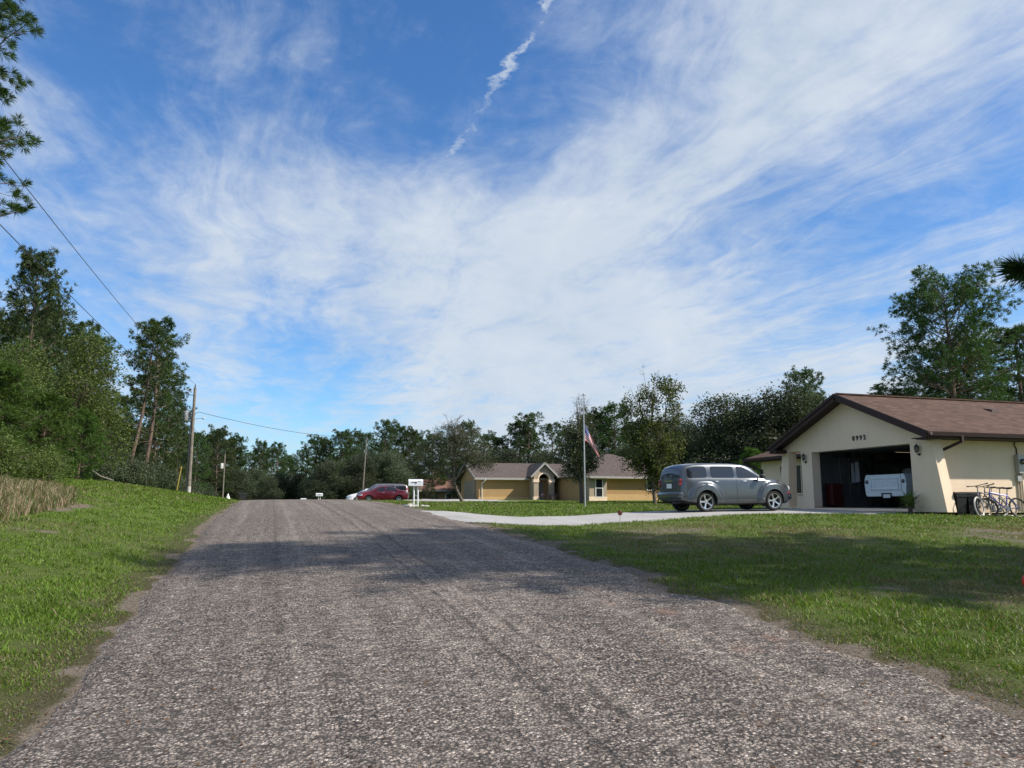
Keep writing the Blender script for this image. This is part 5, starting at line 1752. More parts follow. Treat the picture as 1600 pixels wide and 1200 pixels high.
class Car:
    def __init__(self, name, label, cat, loc, rz, spec):
        self.s = spec
        self.root = thing(name, label, cat, loc, rz)
        s = spec
        top, belt, bot, hw, rw = (curve(s[k]) for k in ('top', 'belt', 'bot', 'hw', 'rw'))
        x0, x1 = s['x']
        xs = sorted(set([round(v, 3) for v in np.linspace(x0, x1, 46)] + list(s.get('stations', []))))
        rows = []
        for x in xs:
            T, B, Z0, W, RW = top(x), belt(x), bot(x), hw(x), rw(x)
            B = min(B, T - 0.03)
            k = min(1.0, (T - B) / 0.30)                 # 0 = bonnet, 1 = cabin
            rw_ = RW * k + W * 0.90 * (1 - k)
            edge = T - (s.get('edge', 0.10) * k + 0.018 * (1 - k))
            pts = [(0, Z0), (W * 0.60, Z0), (W * 0.90, Z0 + 0.015), (W * 0.985, Z0 + 0.09), (W * 1.0, Z0 + 0.32 * (B - Z0)), (W * 1.0, Z0 + 0.62 * (B - Z0)), (W * 0.99, Z0 + 0.86 * (B - Z0)),
                   (W * 0.965, B), (W * 0.94 * (1 - k) + (W * 0.955 * 0.8 + rw_ * 0.2) * k, B + (edge - B) * 0.12), (W * 0.93 * (1 - k) + (W * 0.45 + rw_ * 0.55) * k, B + (edge - B) * 0.52), (rw_, edge), (rw_ * 0.93, edge + (T - edge) * 0.55), (rw_ * 0.72, T - 0.022 * k - 0.006), (rw_ * 0.36, T - 0.004), (0, T)]
            rows.append([(x, y, z) for y, z in pts])
        n = len(rows[0])
        vs, fs = [], []
        m = 2 * n - 2
        for r_ in rows:
            vs += r_ + [(x, -y, z) for x, y, z in r_[-2:0:-1]]
        for i in range(len(rows) - 1):
            for k in range(m):
                a, b = i * m + k, i * m + (k + 1) % m
                fs.append((a, b, b + m, a + m))
        fs.append(tuple(range(m)))
        fs.append(tuple((len(rows) - 1) * m + k for k in reversed(range(m))))
        me = bpy.data.meshes.new('body')
        me.from_pydata(vs, [], fs)
        bm = bmesh.new()
        bm.from_mesh(me)
        bmesh.ops.recalc_face_normals(bm, faces=bm.faces)
        bm.to_mesh(me)
        bm.free()
        o = bpy.data.objects.new('tmp', me)
        COL.objects.link(o)
        o.modifiers.new('s', 'SUBSURF').levels = s.get('sub', 1)
        dg = bpy.context.evaluated_depsgraph_get()
        dg.update()
        me = bpy.data.meshes.new_from_object(o.evaluated_get(dg))
        bpy.data.objects.remove(o)
        wr, wz = s['wheel_r'], s['wheel_r']
        fl = s.get('flare', 0.0)
        if fl:
            for v in me.vertices:
                x, y, z = v.co
                if abs(y) < 0.45:
                    continue
                for wx in s['wheels']:
                    d_ = math.hypot((x - wx) * 0.92, (z - wz) * 0.92)
                    q = float(sstep(0.64, 0.50, d_)) * float(sstep(0.98, 0.90, z))
                    v.co.y += math.copysign(fl * q, y)
        self.solid = BVHTree.FromPolygons([v.co[:] for v in me.vertices], [list(p.vertices) for p in me.polygons])
        cuts = []
        for wx in s['wheels']:
            for sd in (-1, 1):
                c = MB()
                c.lathe([(0.0, sd * (s['track'] - 0.22)), (s['arch'], sd * (s['track'] - 0.22)), (s['arch'], sd * 1.3), (0.0, sd * 1.3)], 40, (wx, 0, wz), 'Y')
                cm = bpy.data.meshes.new('c')
                cm.from_pydata(c.v, [], c.f)
                b2 = bmesh.new()
                b2.from_mesh(cm)
                bmesh.ops.remove_doubles(b2, verts=b2.verts, dist=1e-5)
                bmesh.ops.recalc_face_normals(b2, faces=b2.faces)
                b2.to_mesh(cm)
                b2.free()
                cuts.append(cm)
        me = bool_cut(me, cuts)
        me.materials.clear()
        for mt in (s['paint'], m_under, s.get('low', s['paint'])):
            me.materials.append(mt)
        for p in me.polygons:
            c = p.center
            p.use_smooth = True
            well = any(all(math.hypot(me.vertices[v].co.x - wx, me.vertices[v].co.z - wz) < s['arch'] + 0.004 for v in p.vertices) for wx in s['wheels'])
            p.material_index = 1 if (well or p.normal.z < -0.7) else (2 if c.z < s.get('low_z', 0) else 0)
        try:
            me.set_sharp_from_angle(angle=R(38))
        except Exception:
            pass
        self.body = put('body', me, self.root)

    def hit(self, axis, a, b):
        if axis in ('l', 'r'):
            sg = 1 if axis == 'l' else -1
            o, d = Vector((a, sg * 2, b)), Vector((0, -sg, 0))
        elif axis == 'f':
            o, d = Vector((4, a, b)), Vector((-1, 0, 0))
        elif axis == 'b':
            o, d = Vector((-4, a, b)), Vector((1, 0, 0))
        else:
            o, d = Vector((a, b, 3)), Vector((0, 0, -1))
        h = self.solid.ray_cast(o, d)
        return h[0], h[1]

    def patch(self, name, axis, u0, u1, lo, hi, mat, parent=None, off=0.006, nu=20, nv=8, rad=0.06, thick=0.0):
        """a sheet that follows the body's skin; lo, hi give its lower and upper edge"""
        lo = lo if callable(lo) else (lambda q, c=lo: c)
        hi = hi if callable(hi) else (lambda q, c=hi: c)
        vs, ok = [], []
        for i in range(nu + 1):
            q = i / nu
            q = 0.5 - 0.5 * math.cos(math.pi * q)
            u = u0 + (u1 - u0) * q
            e = min(abs(u - u0), abs(u1 - u))
            ins = rad - math.sqrt(max(0, rad * rad - (rad - e) ** 2)) if e < rad else 0.0
            for j in range(nv + 1):
                v = lo(u) + ins + (hi(u) - lo(u) - 2 * ins) * j / nv
                p, nrm = self.hit(axis, u, v)
                if p is None:
                    vs.append((0, 0, 0))
                    ok.append(False)
                else:
                    vs.append(tuple(p + nrm * off))
                    ok.append(True)
        fs = []
        for i in range(nu):
            for j in range(nv):
                f = (i * (nv + 1) + j, (i + 1) * (nv + 1) + j, (i + 1) * (nv + 1) + j + 1, i * (nv + 1) + j + 1)
                if all(ok[k] for k in f):
                    fs.append(f)
        mb = MB()
        mb.add(vs, fs)
        return mb.build(name, mat, parent or self.root, smooth=True)

    def wheels(self, rim_r, rim_fn):
        s = self.s
        r = s['wheel_r']
        tw = 0.105
        tyre = MB()
        tyre.lathe([(rim_r, -tw * 0.85), (rim_r + 0.03, -tw), (r - 0.03, -tw), (r - 0.004, -tw * 0.78), (r, -tw * 0.4), (r, tw * 0.4), (r - 0.004, tw * 0.78), (r - 0.03, tw), (rim_r + 0.03, tw), (rim_r, tw * 0.85), (rim_r, -tw * 0.85)], 40, axis='Y')
        first = None
        for wx in s['wheels']:
            for sd in (-1, 1):
                e = put('wheel', None, self.root, (wx, sd * (s['track'] - 0.01), r))
                e.rotation_euler = (0, 0, 0 if sd > 0 else math.pi)
                if first is None:
                    a = tyre.build('tyre', m_tyre, e, smooth=True)
                    b = rim_fn(rim_r)
                    b.parent = e
                    first = (a.data, b.data)
                else:
                    put('tyre', first[0], e)
                    put('rim', first[1], e)


def rim5(mat, spokes=5, wide=0.075):
    def fn(rr):
        mb = MB()
        mb.lathe([(rr, 0.10), (rr - 0.018, 0.098), (rr - 0.028, 0.06), (rr - 0.03, -0.08), (rr, -0.09)], 40, axis='Y')
        mb.lathe([(0.0, 0.075), (0.035, 0.074), (0.06, 0.066), (0.065, 0.03), (0.0, 0.03)], 20, axis='Y')
        for k in range(spokes):
            a = 2 * math.pi * k / spokes
            ca, sa = math.cos(a), math.sin(a)
            tx, tz = -sa, ca
            pts = []
            for (rad, wd, y) in ((0.045, wide * 0.75, 0.07), (rr * 0.55, wide * 0.55, 0.078), (rr - 0.02, wide * 0.95, 0.088)):
                for sg in (-1, 1):
                    pts.append((ca * rad + tx * sg * wd / 2, y, sa * rad + tz * sg * wd / 2))
                for sg in (-1, 1):
                    pts.append((ca * rad + tx * sg * wd / 2, y - 0.03, sa * rad + tz * sg * wd / 2))
            fs = []
            for i in (0, 4):
                fs += [(i, i + 1, i + 5, i + 4), (i + 2, i + 6, i + 7, i + 3), (i, i + 4, i + 6, i + 2), (i + 1, i + 3, i + 7, i + 5)]
            mb.add(pts, fs)
        mb.lathe([(0.0, 0.0), (rr - 0.03, 0.0), (rr - 0.03, -0.02)], 30, axis='Y', mi=1)
        o = mb.build('rim', [mat, m_under], None, smooth=True)
        return o
    return fn


def text_mesh(body, size, mat, extr=0.002):
    cu = bpy.data.curves.new('lettering', 'FONT')
    cu.body = body
    cu.size = size
    cu.extrude = extr
    cu.align_x = 'CENTER'
    tmp = bpy.data.objects.new('tmp_text', cu)
    COL.objects.link(tmp)
    dg = bpy.context.evaluated_depsgraph_get()
    me = bpy.data.meshes.new_from_object(tmp.evaluated_get(dg))
    bpy.data.objects.remove(tmp)
    me.materials.clear()
    me.materials.append(mat)
    return me


# ------------------------------------------------------------------ silver retro wagon on the drive
WAGON = dict(x=(-2.20, 2.17), paint=m_silver, low=m_silver, wheels=(-1.32, 1.31), track=0.77, wheel_r=0.325, arch=0.385, flare=0.085, sub=2,
             top=[(-2.20, 0.66), (-2.185, 1.0), (-2.15, 1.20), (-2.06, 1.44), (-1.95, 1.545), (-1.7, 1.59), (-1.0, 1.61), (-0.3, 1.605), (0.25, 1.565), (0.52, 1.49), (0.80, 1.32), (1.03, 1.13), (1.16, 1.075), (1.5, 1.045), (1.85, 0.97), (2.02, 0.87), (2.12, 0.74), (2.17, 0.58)],
             belt=[(-2.20, 0.60), (-2.12, 0.95), (-2.0, 1.05), (-1.4, 1.06), (0, 1.04), (0.9, 1.02), (1.2, 0.99), (1.6, 0.95), (2.0, 0.83), (2.24, 0.52)],
             bot=[(-2.20, 0.36), (-2.0, 0.30), (-1.5, 0.22), (0, 0.20), (1.5, 0.20), (2.1, 0.24), (2.24, 0.30)],
             hw=[(-2.20, 0.66), (-2.14, 0.745), (-2.0, 0.80), (-1.75, 0.83), (-1.0, 0.845), (0, 0.845), (0.9, 0.84), (1.4, 0.815), (1.8, 0.76), (2.02, 0.68), (2.17, 0.52)],
             rw=[(-2.20, 0.66), (-1.9, 0.675), (-1.3, 0.695), (0, 0.70), (0.6, 0.68), (1.0, 0.67), (2.24, 0.5)], edge=0.075,
             stations=(-2.15, -2.05, -1.93, 0.6, 0.9, 1.09, 2.13))
wz0 = gz(14.9, 23.3) + 0.035
wagon = Car('silver_wagon', 'silver retro wagon with chrome wheels parked on the concrete drive', 'car', (14.95, 23.42, wz0), R(0.0), WAGON)
wagon.root.rotation_euler = (0, R(-0.9), R(1.0))
wagon.wheels(0.245, rim5(m_alloy))
for sd in ('l', 'r'):
    wagon.patch('side_window', sd, -1.93, -1.22, 1.105, lambda u: 1.475 - 0.05 * max(0, (-1.6 - u)) / 0.3, m_cglass, rad=0.09)
    wagon.patch('side_window', sd, -1.06, -0.18, 1.10, 1.475, m_cglass, rad=0.07)
    wagon.patch('side_window', sd, -0.06, 0.90, lambda u: 1.09, lambda u: min(1.472, 1.472 - max(0, u - 0.18) * 0.52), m_cglass, rad=0.06)
    for x in (-1.14, -0.12, 0.98):
        wagon.patch('panel_gap', sd, x - 0.005, x + 0.005, 0.30, 1.05, m_gap, off=0.002, nu=2, nv=24, rad=0.0)
    wagon.patch('panel_gap', sd, -1.14, 0.98, 0.295, 0.305, m_gap, off=0.002, nu=30, nv=1, rad=0.0)
    for x in (-0.90, 0.18):
        p, nrm = wagon.hit(sd, x, 0.975)
        mb = MB()
        mb.bbox(x - 0.095, x + 0.095, p.y - 0.024, p.y + 0.024, 0.955, 0.992, 0.012)
        mb.build('door_handle', m_chrome, wagon.root, smooth=True)
    sg = 1 if sd == 'l' else -1
    mb = MB()
    mb.bbox(0.72, 0.86, sg * 0.98 - 0.10, sg * 0.98 + 0.10, 1.06, 1.21, 0.04)
    mb.bar((0.78, sg * 0.80, 1.10), (0.79, sg * 0.93, 1.12), 0.05, 0.04)
    mb.build('mirror', m_plastic, wagon.root, smooth=True)
    # tail lamps: two round lenses in a dark housing
    mb = MB()
    for z in (0.90, 1.02):
        p, nrm = wagon.hit('b', sg * 0.66, z)
        mb.lathe([(0.062, 0.04), (0.058, -0.028), (0.04, -0.042), (0.0, -0.048)], 16, (p.x, sg * 0.66, z), 'X')
    mb.build('tail_lamp', m_tail, wagon.root, smooth=True)
    p, nrm = wagon.hit('f', sg * 0.55, 0.72)
    mb = MB()
    mb.lathe([(0.10, -0.03), (0.095, 0.02), (0.06, 0.04), (0.0, 0.045)], 18, (p.x - 0.02, sg * 0.55, 0.72), 'X')
    mb.build('head_lamp', m_head, wagon.root, smooth=True)
    p, nrm = wagon.hit(sd, 0.86, 0.37)
    mb = MB()
    mb.lathe([(0.022, 0.0), (0.02, sg * 0.006), (0.0, sg * 0.008)], 12, (0.86, p.y, 0.40), 'Y')
    mb.build('fender_badge', m_chrome, wagon.root, smooth=True)
wagon.patch('rear_window', 'b', -0.60, 0.60, lambda u: 1.10, lambda u: 1.47 - 0.10 * (u / 0.6) ** 2, m_cglass, rad=0.08)
wagon.patch('windscreen', 'f', -0.62, 0.62, lambda u: 1.12, lambda u: 1.49 - 0.09 * (u / 0.62) ** 2, m_cglass, rad=0.06)
wagon.patch('grille', 'f', -0.42, 0.42, 0.62, 0.80, m_plastic, rad=0.05)
mb = MB()
mb.bbox(-2.27, -2.02, -0.76, 0.76, 0.44, 0.66, 0.07)
mb.build('rear_bumper', m_silver, wagon.root, smooth=True)
mb = MB()
mb.bbox(-2.275, -2.2, -0.68, 0.68, 0.40, 0.455, 0.012)
mb.build('bumper_step', m_plastic, wagon.root, smooth=True)
mb = MB()
mb.bbox(2.02, 2.21, -0.62, 0.62, 0.34, 0.56, 0.06)
mb.build('front_bumper', m_silver, wagon.root, smooth=True)
for sg in (-1, 1):
    p, nrm = wagon.hit('f', sg * 0.62, 0.50)
    mb = MB()
    mb.bbox(1.97, 2.07, sg * 0.63 - 0.06, sg * 0.63 + 0.06, 0.52, 0.62, 0.02)
    mb.build('side_marker', m_tail, wagon.root, smooth=True)
p, nrm = wagon.hit('b', 0, 0.86)
mb = MB()
mb.bbox(p.x - 0.018, p.x - 0.004, -0.16, 0.16, 0.775, 0.93, 0.005)
pl = mb.build('licence_plate', m_plate, wagon.root)
mb = MB()
mb.bar((p.x - 0.03, -0.26, 1.015), (p.x - 0.03, 0.26, 1.015), 0.035, 0.03)
mb.build('tailgate_trim', m_chrome, wagon.root)
mb = MB()
mb.tube([(-2.12, 0.12, 1.10), (-2.16, -0.05, 1.14), (-2.11, -0.36, 1.17)], 0.012, 6)
mb.build('rear_wiper', m_plastic, wagon.root, smooth=True)
mb = MB()
mb.tube([(-2.34, -0.45, 0.30), (-2.05, -0.45, 0.31)], 0.032, 10)
mb.build('tailpipe', m_plastic, wagon.root, smooth=True)

# ------------------------------------------------------------------ red sedan, grey van and white sedan by the far drive
SEDAN = dict(x=(-2.26, 2.28), paint=m_red, low=m_red, wheels=(-1.36, 1.33), track=0.76, wheel_r=0.31, arch=0.365, flare=0.02,
             top=[(-2.26, 0.62), (-2.22, 0.93), (-2.05, 1.05), (-1.75, 1.09), (-1.5, 1.15), (-1.1, 1.32), (-0.7, 1.45), (-0.2, 1.51), (0.15, 1.50), (0.5, 1.41), (0.9, 1.22), (1.28, 1.02), (1.5, 0.97), (1.9, 0.87), (2.15, 0.74), (2.28, 0.52)],
             belt=[(-2.26, 0.56), (-2.1, 0.95), (-1.6, 1.02), (-1, 1.0), (0, 0.96), (1.0, 0.93), (1.4, 0.89), (1.9, 0.78), (2.28, 0.46)],
             bot=[(-2.26, 0.30), (-1.9, 0.24), (0, 0.19), (1.8, 0.20), (2.28, 0.26)],
             hw=[(-2.26, 0.70), (-2.1, 0.79), (-1.5, 0.86), (0, 0.88), (1.2, 0.865), (1.8, 0.80), (2.1, 0.72), (2.28, 0.56)],
             rw=[(-2.26, 0.6), (-1.2, 0.56), (-0.3, 0.59), (0.3, 0.60), (1.2, 0.66), (2.28, 0.5)], stations=(-2.2, -2.13, 2.2))


def sedan(name, label, cat, loc, rz, paintm):
    c = Car(name, label, cat, loc, rz, dict(SEDAN, paint=paintm, low=paintm))
    c.wheels(0.215, rim5(m_alloy, 7, 0.06))
    for sd in ('l', 'r'):
        c.patch('side_window', sd, -1.22, -0.22, lambda u: 1.03, lambda u: min(1.40, 1.08 + (u + 1.3) * 0.62), m_cglass, rad=0.03)
        c.patch('side_window', sd, -0.14, 0.86, lambda u: 1.01, lambda u: min(1.40, 1.40 - max(0, u - 0.12) * 0.47), m_cglass, rad=0.03)
        for x in (-1.1, -0.18, 0.92):
            c.patch('panel_gap', sd, x - 0.008, x + 0.008, 0.32, 0.96, m_gap, off=0.003, nu=2, nv=16, rad=0.0)
        for x in (-0.92, 0.02):
            p, nrm = c.hit(sd, x, 0.86)
            mb = MB()
            mb.bbox(x - 0.11, x + 0.11, p.y - 0.03, p.y + 0.03, 0.84, 0.885, 0.012)
            mb.build('door_handle', m_chrome, c.root, smooth=True)
        sg = 1 if sd == 'l' else -1
        mb = MB()
        mb.bbox(0.66, 0.80, sg * 0.97 - 0.09, sg * 0.97 + 0.09, 0.99, 1.12, 0.035)
        mb.bar((0.74, sg * 0.84, 1.01), (0.75, sg * 0.92, 1.03), 0.05, 0.04)
        mb.build('mirror', paintm, c.root, smooth=True)
        c.patch('tail_lamp', 'b', sg * 0.46, sg * 0.72, 0.78, 0.93, m_tail, nu=6, nv=4, rad=0.03)
        c.patch('tail_lamp', sd, -2.20, -2.02, 0.80, 0.93, m_head, nu=6, nv=4, rad=0.03)
        c.patch('head_lamp', sd, 1.86, 2.14, 0.58, lambda u: 0.74 - (u - 1.86) * 0.25, m_head, nu=6, nv=4, rad=0.03)
    c.patch('windscreen', 'f', -0.60, 0.60, 1.03, lambda u: 1.43 - 0.07 * (u / 0.6) ** 2, m_cglass, rad=0.05)
    c.patch('rear_window', 'b', -0.52, 0.52, 1.14, lambda u: 1.42 - 0.07 * (u / 0.52) ** 2, m_cglass, rad=0.05)
    c.patch('grille', 'f', -0.4, 0.4, 0.48, 0.60, m_plastic, rad=0.03)
    return c


rcar = sedan('red_sedan', 'dark red sedan parked across the far drive, facing the road', 'car', (9.75, 71.4, gz(9.75, 71.4) + 0.03), R(180), m_red)
wcar = sedan('white_sedan', 'white car nose showing left of the red sedan', 'car', (9.6, 80.5, gz(9.6, 80.5) + 0.02), R(184), m_wpaint)
VAN = dict(x=(-2.45, 2.45), paint=m_plum, low=m_plum, wheels=(-1.5, 1.52), track=0.80, wheel_r=0.34, arch=0.40, flare=0.02,
           top=[(-2.45, 0.7), (-2.42, 1.1), (-2.34, 1.5), (-2.2, 1.70), (-1.8, 1.76), (-0.5, 1.78), (0.4, 1.76), (0.8, 1.66), (1.2, 1.38), (1.5, 1.14), (1.75, 1.08), (2.1, 0.98), (2.35, 0.82), (2.45, 0.56)],
           belt=[(-2.45, 0.62), (-2.3, 1.05), (0, 1.06), (1.3, 1.03), (1.8, 0.98), (2.2, 0.85), (2.45, 0.5)],
           bot=[(-2.45, 0.34), (-1.9, 0.26), (0, 0.22), (1.9, 0.24), (2.45, 0.30)],
           hw=[(-2.45, 0.84), (-2.2, 0.93), (0, 0.96), (1.5, 0.94), (2.1, 0.86), (2.45, 0.66)],
           rw=[(-2.45, 0.72), (-1.5, 0.74), (0.4, 0.74), (1.2, 0.76), (2.45, 0.6)], stations=(-2.4, -2.28))
van = Car('grey_van', 'plum grey minivan half hidden behind the red sedan', 'van', (10.25, 75.2, gz(10.25, 75.2) + 0.02), R(180), VAN)
van.wheels(0.23, rim5(m_alloy, 6, 0.06))
for sd in ('l', 'r'):
    van.patch('side_window', sd, -2.15, -1.15, 1.14, 1.58, m_cglass, rad=0.05)
    van.patch('side_window', sd, -1.05, -0.05, 1.14, 1.60, m_cglass, rad=0.05)
    van.patch('side_window', sd, 0.03, 1.15, 1.13, lambda u: min(1.59, 1.59 - max(0, u - 0.4) * 0.5), m_cglass, rad=0.04)
    sg = 1 if sd == 'l' else -1
    mb = MB()
    mb.bbox(0.98, 1.13, sg * 1.06 - 0.1, sg * 1.06 + 0.1, 1.1, 1.28, 0.035)
    mb.bar((1.05, sg * 0.92, 1.12), (1.06, sg * 1.0, 1.15), 0.05, 0.04)
    mb.build('mirror', m_plastic, van.root, smooth=True)
    van.patch('tail_lamp', 'b', sg * 0.66, sg * 0.82, 0.95, 1.35, m_tail, nu=5, nv=6, rad=0.03)
    van.patch('head_lamp', sd, 2.0, 2.3, 0.68, 0.84, m_head, nu=5, nv=4, rad=0.03)
van.patch('windscreen', 'f', -0.74, 0.74, 1.2, lambda u: 1.66 - 0.06 * (u / 0.74) ** 2, m_cglass, rad=0.05)
van.patch('rear_window', 'b', -0.66, 0.66, 1.16, 1.58, m_cglass, rad=0.06)

# ------------------------------------------------------------------ old white pickup in the garage
tz = SL + 0.006
tr = thing('pickup_truck', 'old pale white pickup, tailgate showing inside the dark garage', 'truck', (21.25, 22.98, tz))
mb = MB()
ft = [(-0.97, 0.56), (-0.955, 0.46), (-0.90, 0.40), (0.90, 0.40), (0.955, 0.46), (0.97, 0.56), (1.0, 0.78), (0.985, 1.0), (0.95, 1.12), (0.80, 1.19), (-0.80, 1.19), (-0.95, 1.12), (-0.985, 1.0), (-1.0, 0.78)]
inner = [(-0.78, 0.62), (0.78, 0.62), (0.78, 1.195), (-0.78, 1.195)]
outl = [(-0.97, 0.56), (-0.955, 0.46), (-0.90, 0.40), (0.90, 0.40), (0.955, 0.46), (0.97, 0.56), (1.0, 0.78), (0.985, 1.0), (0.95, 1.12), (0.88, 1.19), (0.78, 1.19), (0.78, 0.62), (-0.78, 0.62), (-0.78, 1.19), (-0.88, 1.19), (-0.95, 1.12), (-0.985, 1.0), (-1.0, 0.78)]
mb.prism([outl], lambda a, b, s: ((0.0, 2.1)[s], a, b))
mb.build('cargo_bed', m_ice, tr)
mb = MB()
mb.bbox(-0.02, 0.05, -0.765, 0.765, 0.60, 1.18, 0.012)
tg = mb.build('tailgate', m_ice, tr)
fr = [((-0.66, 0.64), (0.66, 0.67)), ((-0.66, 1.02), (0.66, 1.05))]
for (a0, z0), (a1, z1) in fr:
    mb = MB()
    mb.bbox(-0.045, -0.021, a0, a1, z0, z1, 0.004)
    mb.build('pressed_rib', m_ice, tg)
for a0 in (-0.66, 0.63):
    mb = MB()
    mb.bbox(-0.045, -0.021, a0, a0 + 0.03, 0.672, 1.018, 0.004)
    mb.build('pressed_rib', m_ice, tg)
x_ = 0.46
for ch in 'FORD':
    me = text_mesh(ch, 0.27, m_ice, 0.004)
    l_ = put('letter', me, tg, (-0.0245, x_, 0.745))
    l_.rotation_euler = (R(90), 0, R(-90))
    x_ -= 0.30
for sg in (-1, 1):
    mb = MB()
    mb.lathe([(0.07, 0.0), (0.068, -0.02), (0.045, -0.034), (0.0, -0.04)], 18, (-0.001, sg * 0.875, 0.93), 'X')
    mb.build('tail_lamp', glass_mat('dark tail lamp', (0.02, 0.008, 0.012), 0.2), tr, smooth=True)
mb = MB()
mb.bbox(-0.05, -0.005, -0.30, 0.15, 0.36, 0.52, 0.01)
mb.build('plate_bracket', m_plastic, tr)
mb = MB()
mb.bbox(-0.062, -0.052, -0.28, 0.05, 0.34, 0.47, 0.003)
mb.build('licence_plate', m_plate, tr)
mb = MB()
mb.prism([[(2.15, 0.45), (3.45, 0.45), (3.45, 1.15), (3.2, 1.72), (2.35, 1.74), (2.15, 1.2)]], lambda a, b, s: (a, (-0.9, 0.9)[s], b))
mb.build('cab', m_ice, tr)
mb = MB()
mb.box(2.16, 2.30, -0.7, 0.7, 1.25, 1.65)
mb.build('rear_window', m_cglass, tr)
mb = MB()
mb.prism([[(3.46, 0.42), (5.0, 0.45), (5.0, 0.95), (4.8, 1.10), (3.46, 1.14)]], lambda a, b, s: (a, (-0.92, 0.92)[s], b))
mb.build('bonnet', m_ice, tr)
wm = MB()
wm.lathe([(0.0, 0.08), (0.2, 0.09), (0.22, 0.11), (0.34, 0.10), (0.36, 0.06), (0.36, -0.06), (0.34, -0.10), (0.2, -0.10), (0.0, -0.09)], 26, axis='Y')
for x in (1.05, 4.25):
    for sg in (-1, 1):
        q = wm.build('wheel', m_tyre, tr, smooth=True, loc=(x, sg * 0.83, 0.362))


# ================================================================== SMALL THINGS
m_wood = paint('weathered pole wood', (0.20, 0.175, 0.15), 0.9, 0, 0.25, 3.0, 0.6, 25.0)
m_woodp = paint('pole base pale wrap', (0.42, 0.41, 0.38), 0.8)
m_galv = paint('galvanised steel', (0.36, 0.38, 0.40), 0.45, 0.5)
m_wire = paint('wire', (0.035, 0.037, 0.045), 0.6)
m_yellow = paint('yellow guy guard', (0.36, 0.27, 0.06), 0.6)
m_porc = paint('insulator', (0.06, 0.06, 0.07), 0.3)
m_silverp = paint('flagpole aluminium', (0.52, 0.54, 0.55), 0.45, 0.6)
m_mail = paint('white mailbox enamel', (0.74, 0.76, 0.80), 0.4, 0, 0.06, 9.0)
m_fred = paint('flag red', (0.62, 0.035, 0.055), 0.8)
m_fwhite = paint('flag white', (0.85, 0.82, 0.80), 0.8)
m_fblue = paint('flag blue', (0.040, 0.060, 0.24), 0.8)
m_reflect = paint('red reflector', (0.45, 0.012, 0.010), 0.3)
m_rust = paint('brown faded reflector', (0.13, 0.035, 0.018), 0.5)
m_rod = paint('grey fibreglass rod', (0.28, 0.29, 0.27), 0.6)
m_bin = paint('black bin plastic', (0.010, 0.010, 0.011), 0.45)
m_stone = paint('pale stones', (0.42, 0.41, 0.37), 0.9, 0, 0.25, 12.0, 0.5, 30.0)


def utility_pole(name, label, x, y, h, r, full):
    z = gz(x, y) - 0.1
    e = thing(name, label, 'utility pole', (x, y, z))
    mb = MB()
    mb.tube([(0, 0, 0), (0, 0, h * 0.5), (0, 0, h)], [r, r * 0.86, r * 0.68], 14)
    mb.build('post', m_wood, e, smooth=True)
    mb = MB()
    mb.tube([(0, 0, h), (0, 0, h + 0.12), (0, 0, h + 0.30)], [0.035, 0.06, 0.03], 10)
    mb.build('insulator', m_porc, e, smooth=True)
    if not full:
        return e
    mb = MB()
    mb.tube([(0, 0, 0.05), (0, 0, 0.85)], [r * 1.06, r * 1.05], 14)
    mb.build('base_wrap', m_woodp, e, smooth=True)
    mb = MB()
    mb.tube([(-r - 0.05, -0.03, 0.1), (-r - 0.04, -0.03, h * 0.55), (-r * 0.75 - 0.03, -0.03, h * 0.72)], 0.045, 8)
    mb.build('conduit', m_porc, e, smooth=True)
    # transformer can with bushings, cut-out and bracket
    zt = h * 0.735
    mb = MB()
    mb.lathe([(0.0, -0.42), (0.20, -0.42), (0.235, -0.36), (0.235, 0.30), (0.245, 0.31), (0.245, 0.36), (0.15, 0.42), (0.0, 0.44)], 22, (-0.62, 0.02, zt))
    tf = mb.build('transformer', m_galv, e, smooth=True)
    mb = MB()
    for k in range(5):
        mb.lathe([(0.03, k * 0.06), (0.06, k * 0.06 + 0.02), (0.03, k * 0.06 + 0.06)], 10, (-0.62, 0.02, zt + 0.42))
    mb.build('bushing', m_porc, tf, smooth=True)
    mb = MB()
    mb.bar((-0.42, 0.02, zt + 0.12), (0, 0.02, zt + 0.12), 0.07, 0.10)
    mb.bar((-0.42, 0.02, zt - 0.20), (0, 0.02, zt - 0.20), 0.07, 0.10)
    mb.bbox(-0.35, -0.17, -0.08, 0.12, zt - 0.08, zt + 0.30, 0.02)
    mb.build('bracket', m_porc, tf)
    mb = MB()
    mb.bar((0, 0, h * 0.93), (-0.52, 0, h * 0.93), 0.05, 0.05)
    mb.tube([(-0.55, 0, h * 0.93 + 0.2), (-0.66, 0, h * 0.93 + 0.16), (-0.60, 0, h * 0.93 - 0.28), (-0.52, 0, h * 0.93 - 0.2), (-0.55, 0, h * 0.93 + 0.2)], 0.035, 8)
    mb.build('fuse_cutout', m_porc, e, smooth=True)
    mb = MB()
    mb.tube([(-0.60, 0, h * 0.93 - 0.28), (-0.66, 0, h * 0.85), (-0.62, 0.02, zt + 0.72)], 0.010, 5)
    mb.build('jumper_wire', m_wire, e)
    # street light stub / service arm
    mb = MB()
    mb.tube([(0.05, 0, h * 0.70), (0.35, 0, h * 0.715), (0.75, 0, h * 0.715)], 0.022, 8)
    mb.lathe([(0.0, -0.10), (0.06, -0.09), (0.085, 0.0), (0.05, 0.09), (0.0, 0.10)], 12, (0.82, 0, h * 0.715 + 0.01))
    mb.build('service_arm', m_galv, e, smooth=True)
    mb = MB()
    mb.tube([(0.05, 0, h * 0.745), (0.22, 0, h * 0.765), (0.42, -0.02, h * 0.775)], 0.02, 6)
    mb.build('wire_clamp', m_wire, e)
    return e


